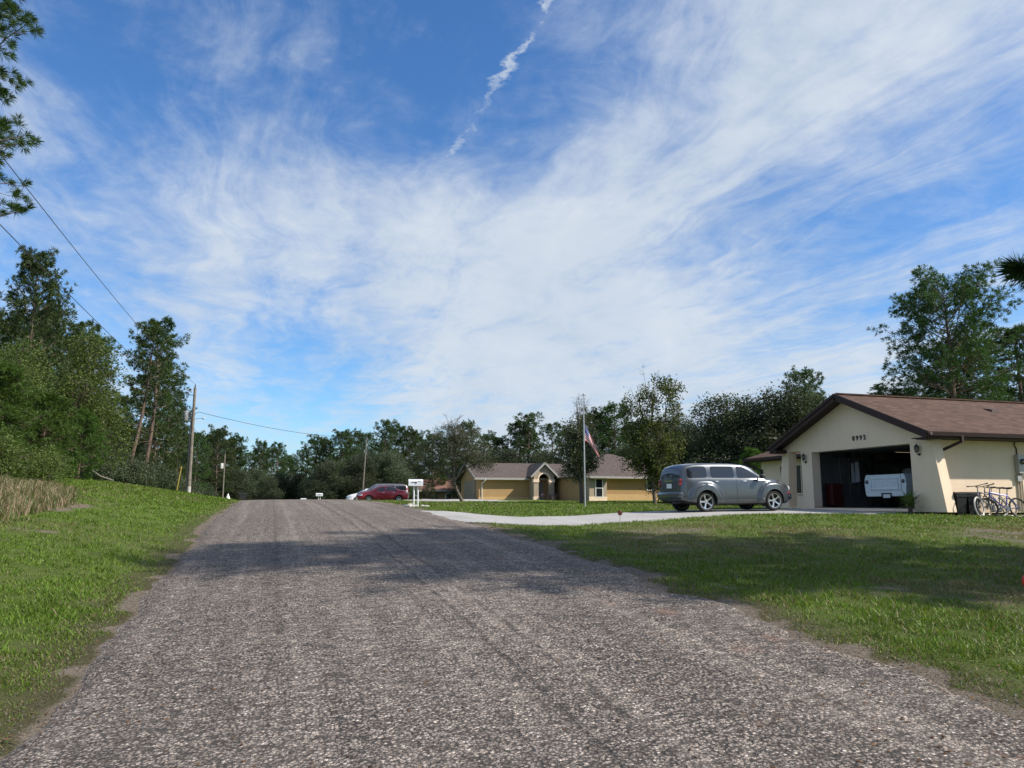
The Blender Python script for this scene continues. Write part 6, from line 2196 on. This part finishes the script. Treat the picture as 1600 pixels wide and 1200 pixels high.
PH = 9.3
pole = utility_pole('utility_pole', 'tall grey utility pole with transformer can on the left bank', -6.6, 71.1, PH, 0.16, True)
pz = gz(-6.6, 71.1) - 0.1
mb = MB()
gx_, gy_ = -7.6, 71.3
mb.tube([(gx_, gy_, gz(gx_, gy_) - 0.05), (gx_ + 0.30, gy_ - 0.05, gz(gx_, gy_) + 2.3)], 0.05, 10)
gg = mb.build('guy_wire_guard', m_yellow, smooth=True)
tag(gg, 'yellow guy wire guard beside the transformer pole', 'guy guard')
utility_pole('service_pole', 'thin service pole with white box right of the transformer pole', -5.8, 106.4, 6.9, 0.10, False)
sp = bpy.data.objects['service_pole']
mb = MB()
mb.bbox(-0.45, -0.12, -0.10, 0.10, 5.0, 5.7, 0.04)
mb.build('lamp_box', m_white, sp, smooth=True)
utility_pole('service_pole', 'thin service pole at the far left end of the road', -2.7, 134.5, 6.2, 0.10, False)
p4 = utility_pole('service_pole', 'leaning service pole behind the red sedan', 11.2, 101.0, 8.6, 0.10, False)
p4.rotation_euler = (0, R(2.6), 0)
p4z = gz(11.2, 101.0) - 0.1


def wire(name, label, p0, p1, sag, r=0.010, n=26):
    p0, p1 = Vector(p0), Vector(p1)
    pts = []
    for i in range(n + 1):
        u = i / n
        p = p0.lerp(p1, u)
        p.z -= sag * 4 * u * (1 - u)
        pts.append(p)
    mb = MB()
    mb.tube(pts, r, 5)
    return tag(mb.build(name, m_wire), label, 'wire')


wire('power_line', 'upper power wire from the transformer pole towards the upper left', (-6.6, 71.1, pz + PH + 0.28), (-6.6, -2.0, 10.2), 0.9, 0.012)
wire('neutral_line', 'lower power wire from the transformer pole towards the left edge', (-6.62, 71.1, pz + PH * 0.80), (-6.6, -2.0, 8.4), 0.55, 0.012)
wire('service_drop', 'wire from the transformer pole across the road to the leaning pole', (-6.2, 71.1, pz + PH * 0.775), (11.5, 101.0, p4z + 8.6), 0.55, 0.020)
wire('service_drop', 'wire from the transformer pole to the thin service pole behind', (-6.5, 71.1, pz + PH * 0.62), (-5.8, 106.4, gz(-5.8, 106.4) + 6.7), 0.4, 0.018)
wire('guy_wire', 'guy wire from the transformer pole down to its yellow guard', (-6.62, 71.1, pz + PH * 0.5), (gx_ + 0.28, gy_ - 0.05, gz(gx_, gy_) + 2.2), 0.0, 0.012)

# ------------------------------------------------------------------ flagpole and flag
fx, fy = 15.97, 38.5
fz = gz(fx, fy) - 0.05
FH = 7.30 - fz
fp = thing('flagpole', 'slim aluminium flagpole on the lawn', 'flagpole', (fx, fy, fz))
mb = MB()
mb.tube([(0, 0, 0), (0, 0, FH * 0.3), (0, 0, FH * 0.6), (0, 0, FH)], [0.045, 0.04, 0.034, 0.024], 14)
mb.build('shaft', m_silverp, fp, smooth=True)
for z in (0.30, 0.66):
    mb = MB()
    mb.lathe([(0.05, -0.02), (0.056, -0.015), (0.056, 0.015), (0.05, 0.02)], 14, (0, 0, FH * z))
    mb.build('joint_collar', m_galv, fp, smooth=True)
mb = MB()
mb.bar((-0.14, 0, FH - 0.03), (0.14, 0, FH - 0.03), 0.05, 0.045)
mb.lathe([(0.0, -0.05), (0.05, -0.03), (0.055, 0.01), (0.03, 0.05), (0.0, 0.06)], 12, (0, 0, FH + 0.03))
mb.build('truck_cap', m_galv, fp, smooth=True)
mb = MB()
mb.tube([(0.05, 0, FH - 0.05), (0.055, 0.01, FH * 0.5), (0.05, 0, 1.3)], 0.004, 4)
mb.build('halyard', m_wire, fp)
# flag: hangs from its hoist, 13 stripes and a starred canton, with soft folds
nu_, nv_ = 60, 26
top_c = [(0.05, 5.72), (0.20, 5.42), (0.36, 5.10), (0.58, 4.58), (0.82, 3.96)]
bot_c = [(0.05, 4.78), (0.16, 4.72), (0.36, 4.55), (0.62, 4.14), (0.78, 3.90)]
tx, tz_ = curve([(i / 4, p[0]) for i, p in enumerate(top_c)]), curve([(i / 4, p[1]) for i, p in enumerate(top_c)])
bx_, bz_ = curve([(i / 4, p[0]) for i, p in enumerate(bot_c)]), curve([(i / 4, p[1]) for i, p in enumerate(bot_c)])
mb = MB()
vs = []
cr, sr = math.cos(R(-17.2)), math.sin(R(-17.2))
for i in range(nu_ + 1):
    u = i / nu_
    for j in range(nv_ + 1):
        v = j / nv_
        x = bx_(u) * (1 - v) + tx(u) * v
        z = bz_(u) * (1 - v) + tz_(u) * v
        y = 0.05 * u * math.sin(v * 7 + u * 4.0) + 0.025 * math.sin(u * 11 + v * 3) * u
        vs.append((x * cr - y * sr, x * sr + y * cr, z))
for mi_sel in (0,):
    fs, ms = [], []
    for i in range(nu_):
        for j in range(nv_):
            stripe = j // 2
            mi = 0 if stripe % 2 == 0 else 1
            if i < nu_ * 0.4 and stripe >= 6:
                ii_, jj_ = i, j - 12
                star = (jj_ % 4 == 1 and ii_ % 4 == 1) or (jj_ % 4 == 3 and ii_ % 4 == 3)
                mi = 1 if star else 2
            fs.append((i * (nv_ + 1) + j, (i + 1) * (nv_ + 1) + j, (i + 1) * (nv_ + 1) + j + 1, i * (nv_ + 1) + j + 1))
            ms.append(mi)
b0 = len(mb.v)
mb.v += vs
mb.f += fs
mb.m += ms
fl = mb.build('flag', [m_fred, m_fwhite, m_fblue], None, smooth=True, loc=(fx, fy, fz))
fl.location.z = fz - 1.15
tag(fl, 'red white and blue striped flag hanging limp halfway down the flagpole', 'flag')


# ------------------------------------------------------------------ mailboxes
def mailbox(name, label, x, y, rz, ph, twin, s=1.0):
    e = thing(name, label, 'mailbox', (x, y, gz(x, y) - 0.03), rz)
    prof_ = [(-0.085, 0.0), (0.085, 0.0), (0.085, 0.13)] + [(0.085 * math.cos(a), 0.13 + 0.085 * math.sin(a)) for a in np.linspace(0.2, math.pi - 0.2, 9)] + [(-0.085, 0.13)]
    mb = MB()
    k = 1.15 * s
    mb.prism([prof_], lambda a, b, sd: ((-0.26, 0.26)[sd] * s, a * k, ph + b * k))
    mb.build('box', m_mail, e)
    mb = MB()
    mb.prism([[(a * 1.06, b * 1.04 - 0.004) for a, b in prof_]], lambda a, b, sd: ((-0.285, -0.262)[sd] * s, a * k, ph + b * k))
    mb.build('door', m_mail, e)
    mb = MB()
    mb.bar((-0.02, -0.105 * s, ph + 0.14 * s), (-0.17 * s, -0.105 * s, ph + 0.145 * s), 0.012, 0.02)
    mb.bar((0.0, -0.105 * s, ph + 0.09 * s), (0.0, -0.105 * s, ph + 0.16 * s), 0.02, 0.035)
    mb.build('signal_flag', m_black, e)
    mb = MB()
    mb.bar((0.06, -0.1015 * s, ph + 0.165 * s), (0.18 * s, -0.1015 * s, ph + 0.17 * s), 0.003, 0.022)
    mb.build('lettering', m_rod, e)
    for dx in ((-0.075, 0.075) if twin else (0,)):
        mb = MB()
        mb.tube([(dx * s, 0, -0.1), (dx * s, 0, ph)], 0.030 * s, 10)
        mb.build('post', m_mail, e, smooth=True)
    if twin:
        mb = MB()
        mb.bar((-0.09, 0, ph * 0.55), (0.09, 0, ph * 0.55), 0.03, 0.04)
        mb.build('crossbar', m_galv, e)
    return e


mbx = mailbox('mailbox', 'white mailbox on two white posts beside the near drive', 5.55, 30.9, R(-8), 0.86, True, 1.06)
mailbox('mailbox', 'small white mailbox beyond the crest left of the cars', 5.3, 90.4, R(-10), 1.30, True, 1.35)
mailbox('mailbox', 'low grey mailbox at the far end of the road', 3.9, 98.2, R(-10), 0.98, False, 1.2)
rs = random.Random(4)
for k in range(9):
    a = rs.uniform(0, 6.28)
    d = rs.uniform(0.18, 0.50)
    sx_, sy_, sz_ = rs.uniform(0.07, 0.15), rs.uniform(0.06, 0.11), rs.uniform(0.05, 0.09)
    bm = bmesh.new()
    bmesh.ops.create_icosphere(bm, subdivisions=2, radius=1.0)
    for v in bm.verts:
        q = 1 + 0.22 * math.sin(v.co.x * 3 + k) * math.cos(v.co.y * 4 + k * 2)
        v.co = Vector((v.co.x * sx_ * q, v.co.y * sy_ * q, v.co.z * sz_ * q))
    mb = MB()
    mb.frombm(bm)
    x, y = 5.55 + d * math.cos(a), 30.9 + d * math.sin(a)
    o = mb.build('stone', m_stone, None, smooth=True, loc=(x, y, gz(x, y) + sz_ * 0.5))
    tag(o, 'small pale stone in the ring round the mailbox posts', 'stone', 'stones round the mailbox')


# ------------------------------------------------------------------ driveway markers
def marker(name, label, x, y, h, head, lean, rw_, rh_, mat):
    e = thing(name, label, 'marker', (x, y, gz(x, y) - 0.03), 0)
    mb = MB()
    mb.tube([(lean * 1.0, 0, 0), (lean * 0.35, 0, h * 0.45), (0, 0, h)], 0.007, 7)
    mb.build('rod', m_rod, e, smooth=True)
    mb = MB()
    f = Vector((math.sin(R(-197.2 + 180)), -math.cos(R(17.2)), 0)).normalized()
    s_ = Vector((-f.y, f.x, 0))
    n = 20
    vs = []
    for d_, k in ((0.012, 0.86), (0.006, 1.0), (-0.006, 1.0), (-0.012, 0.86)):
        for i in range(n):
            a = 2 * math.pi * i / n
            vs.append(Vector((0, 0, h + rh_)) + s_ * (math.cos(a) * rw_ * k) + Vector((0, 0, math.sin(a) * rh_ * k)) + f * (d_ + 0.008))
    fs = [tuple(range(n)), tuple(range(4 * n - 1, 3 * n - 1, -1))]
    for r_ in range(3):
        fs += [(r_ * n + i, r_ * n + (i + 1) % n, (r_ + 1) * n + (i + 1) % n, (r_ + 1) * n + i) for i in range(n)]
    mb.add(vs, fs)
    mb.build('reflector', mat, e)
    return e


marker('driveway_marker', 'brown round reflector on a thin rod beside the near drive', 8.62, 18.45, 0.34, 0.0, 0.0, 0.062, 0.066, m_rust)
marker('roadside_marker', 'red oval reflector on a bent grey rod at the right edge', 6.33, 5.30, 0.70, 0.0, 0.035, 0.030, 0.050, m_reflect)


# ------------------------------------------------------------------ wheelie bins beside the garage
def bin_(label, x, y, rz, s=1.0, name='trash_bin'):
    e = thing(name, label, 'trash bin', (x, y, gz(x, y) - 0.03), rz)
    mb = MB()
    b, t_ = 0.24 * s, 0.30 * s
    z0, z1 = 0.06, 0.92 * s
    vs = [(-b, -b, z0), (b, -b, z0), (b, b, z0), (-b, b, z0), (-t_, -t_, z1), (t_, -t_, z1), (t_, t_, z1), (-t_, t_, z1)]
    mb.add(vs, [(0, 3, 2, 1), (4, 5, 6, 7), (0, 1, 5, 4), (1, 2, 6, 5), (2, 3, 7, 6), (3, 0, 4, 7)])
    mb.box(-t_ - 0.025, t_ + 0.025, -t_ - 0.025, t_ + 0.025, z1 - 0.07, z1 - 0.02)
    mb.build('tub', m_bin, e)
    mb = MB()
    mb.prism([[(-t_ - 0.03, z1 + 0.004), (t_ + 0.03, z1 + 0.004), (t_ + 0.03, z1 + 0.03), (t_ * 0.4, z1 + 0.08), (-t_ * 0.7, z1 + 0.07), (-t_ - 0.03, z1 + 0.03)]], lambda a, c_, sd: ((-t_ - 0.03, t_ + 0.03)[sd], a, c_))
    mb.build('lid', m_bin, e)
    mb = MB()
    mb.tube([(-t_, t_ + 0.06, z1 - 0.04), (t_, t_ + 0.06, z1 - 0.04)], 0.018, 8)
    mb.build('handle', m_bin, e, smooth=True)
    for sd in (-1, 1):
        mb = MB()
        mb.lathe([(0.0, -0.03), (0.09, -0.03), (0.10, -0.02), (0.10, 0.02), (0.09, 0.03), (0.0, 0.03)], 18, (sd * (b + 0.02), b + 0.02, 0.11), 'X')
        mb.build('wheel', m_tyre, e, smooth=True)
    return e


bin_('black wheeled bin close behind the flared garage foot', 20.95, 19.68, R(4), 0.74)
bin_('black wheeled bin between the first bin and the bicycles', 21.48, 19.68, R(-5), 0.76)
bin_('dark wheeled bin at the far left roadside', -2.6, 79.2, R(20), 1.15)


# ------------------------------------------------------------------ bicycles against the side wall
m_bsteel = paint('dull bicycle steel', (0.14, 0.14, 0.145), 0.4, 0.6)


def bicycle(label, loc, rz, tilt, steer, mframe, mtyre, mrim):
    e = thing('bicycle', label, 'bicycle', loc, 0)
    e.rotation_euler = (tilt, 0, rz)
    wr = 0.325
    hub_r, hub_f, bb = Vector((-0.52, 0, wr)), Vector((0.53, 0, wr)), Vector((-0.09, 0, 0.29))
    st, ht, hb = Vector((-0.25, 0, 0.78)), Vector((0.36, 0, 0.84)), Vector((0.40, 0, 0.68))

    def rot(v):
        d = v - ht
        ca, sa = math.cos(steer), math.sin(steer)
        return ht + Vector((d.x * ca - d.y * sa, d.x * sa + d.y * ca, d.z))
    for hub, rt in ((hub_r, False), (hub_f, True)):
        tr_ = (lambda v: rot(v)) if rt else (lambda v: v)
        w_ = put('wheel', None, e)
        mb = MB()
        ring = [tr_(hub + Vector((math.cos(a) * (wr - 0.022), 0, math.sin(a) * (wr - 0.022)))) for a in np.linspace(0, 2 * math.pi, 41)]
        mb.tube(ring, 0.023, 8, caps=False)
        mb.build('tyre', mtyre, w_, smooth=True)
        mb = MB()
        ring = [tr_(hub + Vector((math.cos(a) * (wr - 0.052), 0, math.sin(a) * (wr - 0.052)))) for a in np.linspace(0, 2 * math.pi, 41)]
        mb.tube(ring, 0.011, 6, caps=False)
        mb.build('rim', mrim, w_, smooth=True)
        mb = MB()
        for k in range(20):
            a = 2 * math.pi * k / 20
            mb.tube([tr_(hub + Vector((0, 0.025 * (-1) ** k, 0))), tr_(hub + Vector((math.cos(a) * (wr - 0.052), 0, math.sin(a) * (wr - 0.052))))], 0.0022, 3, caps=False)
        mb.tube([tr_(hub + Vector((0, -0.05, 0))), tr_(hub + Vector((0, 0.05, 0)))], 0.022, 8)
        sp_ = mb.build('spokes', m_bsteel, w_)
        sp_['kind'] = 'stuff'
    mb = MB()
    for a, b, r_ in ((bb, st, 0.017), (st + Vector((0.01, 0, -0.08)), ht + Vector((0, 0, -0.03)), 0.018), (bb, hb + Vector((0, 0, 0.02)), 0.021), (ht, hb, 0.021)):
        mb.tube([a, b], r_, 8)
    for sd in (-0.05, 0.05):
        mb.tube([bb, hub_r + Vector((0, sd, 0))], 0.010, 6)
        mb.tube([st + Vector((0, 0, -0.08)), hub_r + Vector((0, sd, 0))], 0.009, 6)
    mb.build('frame', mframe, e, smooth=True)
    mb = MB()
    for sd in (-0.055, 0.055):
        mb.tube([rot(hb + Vector((0, sd, -0.02))), rot(hub_f + Vector((0, sd, 0)))], [0.018, 0.012], 8)
    mb.tube([rot(hb + Vector((0, -0.06, 0))), rot(hb + Vector((0, 0.06, 0)))], 0.02, 8)
    mb.build('fork', m_bsteel, e, smooth=True)
    mb = MB()
    mb.tube([rot(ht), rot(ht + Vector((-0.03, 0, 0.12))), rot(ht + Vector((0.05, 0, 0.15)))], 0.016, 8)
    mb.tube([rot(ht + Vector((-0.06, -0.31, 0.19))), rot(ht + Vector((0.02, -0.17, 0.17))), rot(ht + Vector((0.05, 0, 0.15))), rot(ht + Vector((0.02, 0.17, 0.17))), rot(ht + Vector((-0.06, 0.31, 0.19)))], 0.013, 8)
    hbr = mb.build('handlebar', m_bsteel, e, smooth=True)
    for sd in (-1, 1):
        mb = MB()
        mb.tube([rot(ht + Vector((-0.07, sd * 0.32, 0.193))), rot(ht + Vector((-0.025, sd * 0.235, 0.18)))], 0.018, 8)
        mb.build('grip', m_tyre, hbr, smooth=True)
    mb = MB()
    mb.tube([st, st + Vector((-0.035, 0, 0.13))], 0.014, 8)
    mb.build('seat_post', m_bsteel, e, smooth=True)
    mb = MB()
    sc = st + Vector((-0.04, 0, 0.15))
    sh = [(-0.14, 0.085), (-0.10, 0.095), (-0.02, 0.06), (0.06, 0.03), (0.13, 0.02)]
    vs = []
    for dz_, k in ((0.0, 0.8), (0.02, 1.0), (0.045, 0.75)):
        for dx, w_ in sh:
            vs.append(sc + Vector((dx, w_ * k, dz_)))
        for dx, w_ in reversed(sh):
            vs.append(sc + Vector((dx, -w_ * k, dz_)))
    n = 10
    fs = [tuple(range(n)), tuple(range(3 * n - 1, 2 * n - 1, -1))]
    for r_ in range(2):
        fs += [(r_ * n + i, r_ * n + (i + 1) % n, (r_ + 1) * n + (i + 1) % n, (r_ + 1) * n + i) for i in range(n)]
    mb.add(vs, fs)
    mb.build('saddle', m_tyre, e, smooth=True)
    mb = MB()
    mb.lathe([(0.0, 0.045), (0.095, 0.045), (0.10, 0.042), (0.095, 0.039), (0.0, 0.039)], 24, bb, 'Y')
    mb.tube([bb + Vector((0, -0.06, 0)), bb + Vector((0, 0.06, 0))], 0.02, 8)
    mb.bar(bb + Vector((0, 0.065, 0)), bb + Vector((0.11, 0.065, -0.12)), 0.016, 0.025)
    mb.bar(bb + Vector((0, -0.065, 0)), bb + Vector((-0.11, -0.065, 0.12)), 0.016, 0.025)
    ck = mb.build('crankset', m_bsteel, e)
    for s_, v in ((1, Vector((0.11, 0.11, -0.12))), (-1, Vector((-0.11, -0.11, 0.12)))):
        mb = MB()
        c_ = bb + v
        mb.bbox(c_.x - 0.045, c_.x + 0.045, c_.y - 0.04, c_.y + 0.04, c_.z - 0.012, c_.z + 0.012, 0.005)
        mb.build('pedal', m_tyre, ck)
    return e


m_bsilver = paint('silver bicycle paint', (0.25, 0.265, 0.28), 0.35, 0.5)
m_bblue = paint('blue bicycle paint', (0.015, 0.025, 0.30), 0.35, 0.1)
m_btyre = paint('pale tyre wall', (0.50, 0.49, 0.47), 0.7)
m_tantyre = paint('tan tyre wall', (0.30, 0.23, 0.16), 0.7)
bz = lambda x, y: gz(x, y) - 0.03
bicycle('silver bicycle with white walled front wheel leaning nearest the bins', (21.62, 19.02, bz(21.62, 19.02)), R(186), R(9), R(14), m_bsilver, m_btyre, m_bsteel)
bicycle('blue mountain bicycle leaning in front of the side wall', (22.05, 18.9, bz(22.05, 18.9)), R(172), R(11), R(-22), m_bblue, m_tyre, m_bsteel)
bicycle('dark bicycle with tan tyres standing closest to the wall', (22.4, 19.45, bz(22.4, 19.45)), R(180), R(8), R(6), m_iron, m_tantyre, m_bsteel)

# ------------------------------------------------------------------ yucca by the garage corner
m_yuc = foliage('yucca blades', (0.07, 0.13, 0.035), (0.15, 0.24, 0.07), (0.30, 0.37, 0.16), 0.2)
yx, yy_ = 19.85, 20.45
yk = thing('yucca_plant', 'spiky yucca at the right corner of the garage opening', 'plant', (yx, yy_, gz(yx, yy_) - 0.02))
mb = MB()
mb.tube([(0, 0, 0), (0.01, 0, 0.18), (0.0, 0.01, 0.36)], [0.075, 0.07, 0.05], 10)
mb.build('stem', m_bark, yk, smooth=True)
g = np.random.default_rng(8)
mb = MB()
for k in range(130):
    a = k * 2.4 + g.uniform(-.2, .2)
    el = g.uniform(-0.35, 1.35)
    L = g.uniform(0.45, 0.74)
    z0 = 0.22 + 0.16 * g.random()
    d = Vector((math.cos(a) * math.cos(el), math.sin(a) * math.cos(el), math.sin(el)))
    s_ = Vector((-math.sin(a), math.cos(a), 0))
    b0 = Vector((0, 0, z0))
    m_ = b0 + d * L * 0.5 + Vector((0, 0, 0.01))
    t_ = b0 + d * L + Vector((0, 0, -0.06 * math.cos(el)))
    mb.add([b0 - s_ * 0.010, b0 + s_ * 0.010, m_ + s_ * 0.016, t_, m_ - s_ * 0.016], [(0, 1, 2, 4), (4, 2, 3)])
mb.build('leaves', m_yuc, yk, fix=False)

# ------------------------------------------------------------------ what can be made out in the garage
m_redm = paint('red tool chest', (0.06, 0.010, 0.010), 0.4)
m_cloth = paint('grey white sheet', (0.36, 0.37, 0.39), 0.9)
m_card = paint('dark cardboard', (0.07, 0.055, 0.04), 0.9)
tc_ = thing('tool_chest', 'red upright tool chest near the left jamb inside the garage', 'tool chest', (21.25, 25.66, SL + 0.006))
mb = MB()
mb.bbox(-0.25, 0.25, -0.20, 0.20, 0.06, 0.92, 0.015)
mb.build('cabinet', m_redm, tc_)
for k in range(5):
    mb = MB()
    mb.bbox(-0.265, -0.252, -0.18, 0.18, 0.10 + k * 0.16, 0.24 + k * 0.16, 0.005)
    dw = mb.build('drawer', m_redm, tc_)
    mb = MB()
    mb.bar((-0.272, -0.12, 0.22 + k * 0.16), (-0.272, 0.12, 0.22 + k * 0.16), 0.014, 0.014)
    mb.build('handle', m_chrome, dw)
for k, (y0, y1, z0, z1) in enumerate(((25.70, 25.88, 0.98, 1.75), (25.42, 25.66, 1.0, 1.78))):
    mb = MB()
    mb.prism([[(y0, z0), (y1, z0 - 0.04), (y1 - 0.03, z1), (y0 + 0.04, z1)]], lambda a, b, s: ((22.3, 22.34)[s], a, SL + b))
    o = mb.build('hanging_sheet', m_cloth)
    tag(o, ['narrow pale sheet hanging left inside the garage', 'wider pale sheet hanging left inside the garage'][k], 'sheet')
mb = MB()
mb.prism([[(24.1, 0.72), (24.75, 0.55), (25.2, 1.45), (24.9, 1.55), (24.3, 1.35)]], lambda a, b, s: ((24.2, 24.25)[s], a, SL + b))
tag(mb.build('tarp', m_cloth), 'crumpled pale tarp in the middle left of the dark garage', 'tarp')
rk = thing('storage_rack', 'dark shelf rack along the left garage wall', 'rack', (24.6, 25.55, SL + 0.006))
for k in range(4):
    mb = MB()
    mb.box(-1.4, 1.4, -0.24, 0.24, 0.15 + k * 0.55, 0.18 + k * 0.55)
    mb.build('shelf', m_black, rk)
for sx_ in (-1.4, 1.37):
    for sy_ in (-0.24, 0.21):
        mb = MB()
        mb.box(sx_, sx_ + 0.03, sy_, sy_ + 0.03, 0, 1.95)
        mb.build('upright', m_black, rk)
rs = random.Random(12)
LB = ['dark cardboard box on the top rack shelf', 'dark cardboard box on the second rack shelf', 'dark cardboard box on the lowest rack shelf', 'dark cardboard box at the far end of the rack']
for k, (x, z) in enumerate(((23.7, 1.83), (24.4, 1.28), (24.0, 0.18 + 0.0), (25.3, 0.73))):
    mb = MB()
    mb.bbox(-0.22, 0.22, -0.2, 0.2, 0.0, 0.32, 0.008)
    o = mb.build('storage_box', m_card, None, loc=(x, 25.55, SL + 0.006 + z + 0.002))
    tag(o, LB[k], 'box')

for k, (x, lb, kind) in enumerate(((21.9, 'rake hanging nearest the opening on the left garage wall', 0), (22.35, 'shovel hanging second on the left garage wall', 1), (22.8, 'broom hanging third on the left garage wall', 2), (23.3, 'coiled hose hanging high on the left garage wall', 3))):
    e = thing(('rake', 'shovel', 'broom', 'garden_hose')[kind], lb, ('rake', 'shovel', 'broom', 'hose')[kind], (x, 26.04, SL + 0.95))
    if kind < 3:
        mb = MB()
        mb.tube([(0, 0, -0.45), (0.02, 0, 1.05)], 0.016, 8)
        mb.build('handle', m_wood, e, smooth=True)
    mb = MB()
    if kind == 0:
        mb.bar((-0.2, 0, 1.06), (0.24, 0, 1.06), 0.03, 0.03)
        for q in range(8):
            mb.tube([(-0.19 + q * 0.06, 0, 1.05), (-0.19 + q * 0.06, -0.05, 1.15)], 0.008, 5)
        mb.build('rake_head', m_iron, e)
    elif kind == 1:
        mb.prism([[(-0.1, 1.02), (0.12, 1.02), (0.13, 1.2), (0.01, 1.32), (-0.11, 1.2)]], lambda a, b, s: (a, (-0.02, 0.0)[s], b))
        mb.build('blade', m_iron, e)
    elif kind == 2:
        mb.prism([[(-0.06, 1.03), (0.08, 1.03), (0.2, 1.30), (-0.18, 1.30)]], lambda a, b, s: (a, (-0.04, 0.02)[s], b))
        mb.build('bristles', m_card, e)
    else:
        for q in range(4):
            mb.tube([(0.22 * math.cos(a), -0.02 - 0.03 * q, 0.75 + 0.30 * math.sin(a)) for a in np.linspace(0, 2 * math.pi, 25)], 0.016, 6, caps=False)
        mb.build('coil', m_tyre, e, smooth=True)

# ------------------------------------------------------------------ far odds and ends beyond the crest
wx_, wy_ = -4.2, 85.0
mb = MB()
zb = gz(wx_, wy_)
mb.lathe([(0.0, 0.0), (0.22, 0.0), (0.27, 0.25), (0.24, 0.55), (0.16, 0.78), (0.08, 0.95), (0.03, 1.1), (0.0, 1.12)], 12, (0, 0, 0))
for i, v in enumerate(mb.v):
    q = 1 + 0.16 * math.sin(v[2] * 9 + v[0] * 14)
    mb.v[i] = (v[0] * q + 0.08 * v[2], v[1] * q, v[2])
tag(mb.build('white_bag', m_fwhite, None, smooth=True, loc=(wx_, wy_, zb - 0.03)), 'white tied bag standing on the left verge beyond the pole', 'bag')
tb_ = thing('picnic_table', 'low dark bench table at the roadside left of the cars', 'table', (8.1, 97.0, gz(8.1, 97.0)), R(-10))
for k in range(4):
    mb = MB()
    mb.bbox(-1.5, 1.5, -0.38 + k * 0.2, -0.20 + k * 0.2, 0.86, 0.90, 0.006)
    mb.build('plank', m_wood, tb_)
for sx_ in (-1.1, 1.1):
    mb = MB()
    mb.bar((sx_, -0.6, -0.05), (sx_, -0.1, 0.86), 0.09, 0.05)
    mb.build('leg', m_wood, tb_)
    mb = MB()
    mb.bar((sx_ + 0.06, 0.6, -0.05), (sx_ + 0.06, 0.1, 0.86), 0.09, 0.05)
    mb.build('leg', m_wood, tb_)
for sy_ in (-0.7, 0.7):
    mb = MB()
    mb.bbox(-1.5, 1.5, sy_ - 0.14, sy_ + 0.14, 0.45, 0.49, 0.006)
    mb.build('bench_plank', m_wood, tb_)
for sx_ in (-1.1, 1.1):
    mb = MB()
    mb.bar((sx_ - 0.06, -0.8, 0.41), (sx_ - 0.06, 0.8, 0.41), 0.05, 0.07)
    mb.build('cross_beam', m_wood, tb_)
# potted flowers beside the arched entry
m_flower = foliage('mauve flowers', (0.16, 0.08, 0.12), (0.28, 0.20, 0.26), (0.45, 0.40, 0.46), 0.2)
for k, (x, lb) in enumerate(((29.2, 'mauve flower pot left before the arched entry'), (29.95, 'mauve flower pot middle before the arched entry'), (30.6, 'mauve flower pot right before the arched entry'))):
    e = thing('flower_pot', lb, 'flower pot', (x, 82.4, gz(x, 82.4)))
    mb = MB()
    mb.lathe([(0.0, 0.0), (0.15, 0.0), (0.21, 0.30), (0.23, 0.30), (0.23, 0.34), (0.0, 0.34)], 14)
    mb.build('pot', paint('clay pot', (0.25, 0.15, 0.11), 0.8), e, smooth=True)
    gg_ = np.random.default_rng(30 + k)
    V, F = leaves(gg_, np.array([[0, 0, 0.5], [0.1, 0, 0.45], [-0.1, 0.05, 0.45]]), 110, 0.11, 0.07)
    put('flowers', np_mesh('flowers', V, F, m_flower), e)

# ------------------------------------------------------------------ rows that can be counted: say which one, from the left
ORD = ['first', 'second', 'third', 'fourth', 'fifth', 'sixth', 'seventh', 'eighth', 'ninth', 'tenth', 'eleventh', 'twelfth', 'thirteenth', 'fourteenth', 'fifteenth', 'sixteenth', 'seventeenth']
ROWS = {'pines behind the tan house': '%s pine from the left in the row behind the tan house',
        'dark oaks behind the parked cars': '%s low dark oak from the left in the thicket behind the parked cars',
        'thin pines where the road ends': '%s thin pine from the left at the far end of the road',
        'low oaks at the end of the road': '%s low dark oak from the left where the road ends',
        'dark oaks behind the tan house': '%s dark oak from the left between the tan house and pines',
        'full pines behind the crest': '%s full pine from the left closing the view behind the crest',
        'undergrowth along the left wood': '%s dark shrub from the left along the foot of the left wood',
        'shrubs under the oaks by the garage': '%s dark shrub from the left under the oaks behind the silver wagon'}
for grp, pat in ROWS.items():
    row = sorted([o for o in COL.objects if o.parent is None and o.get('group') == grp], key=lambda o: math.atan2(o.location.x, o.location.y))
    for i, o in enumerate(row):
        o['label'] = pat % ORD[i]
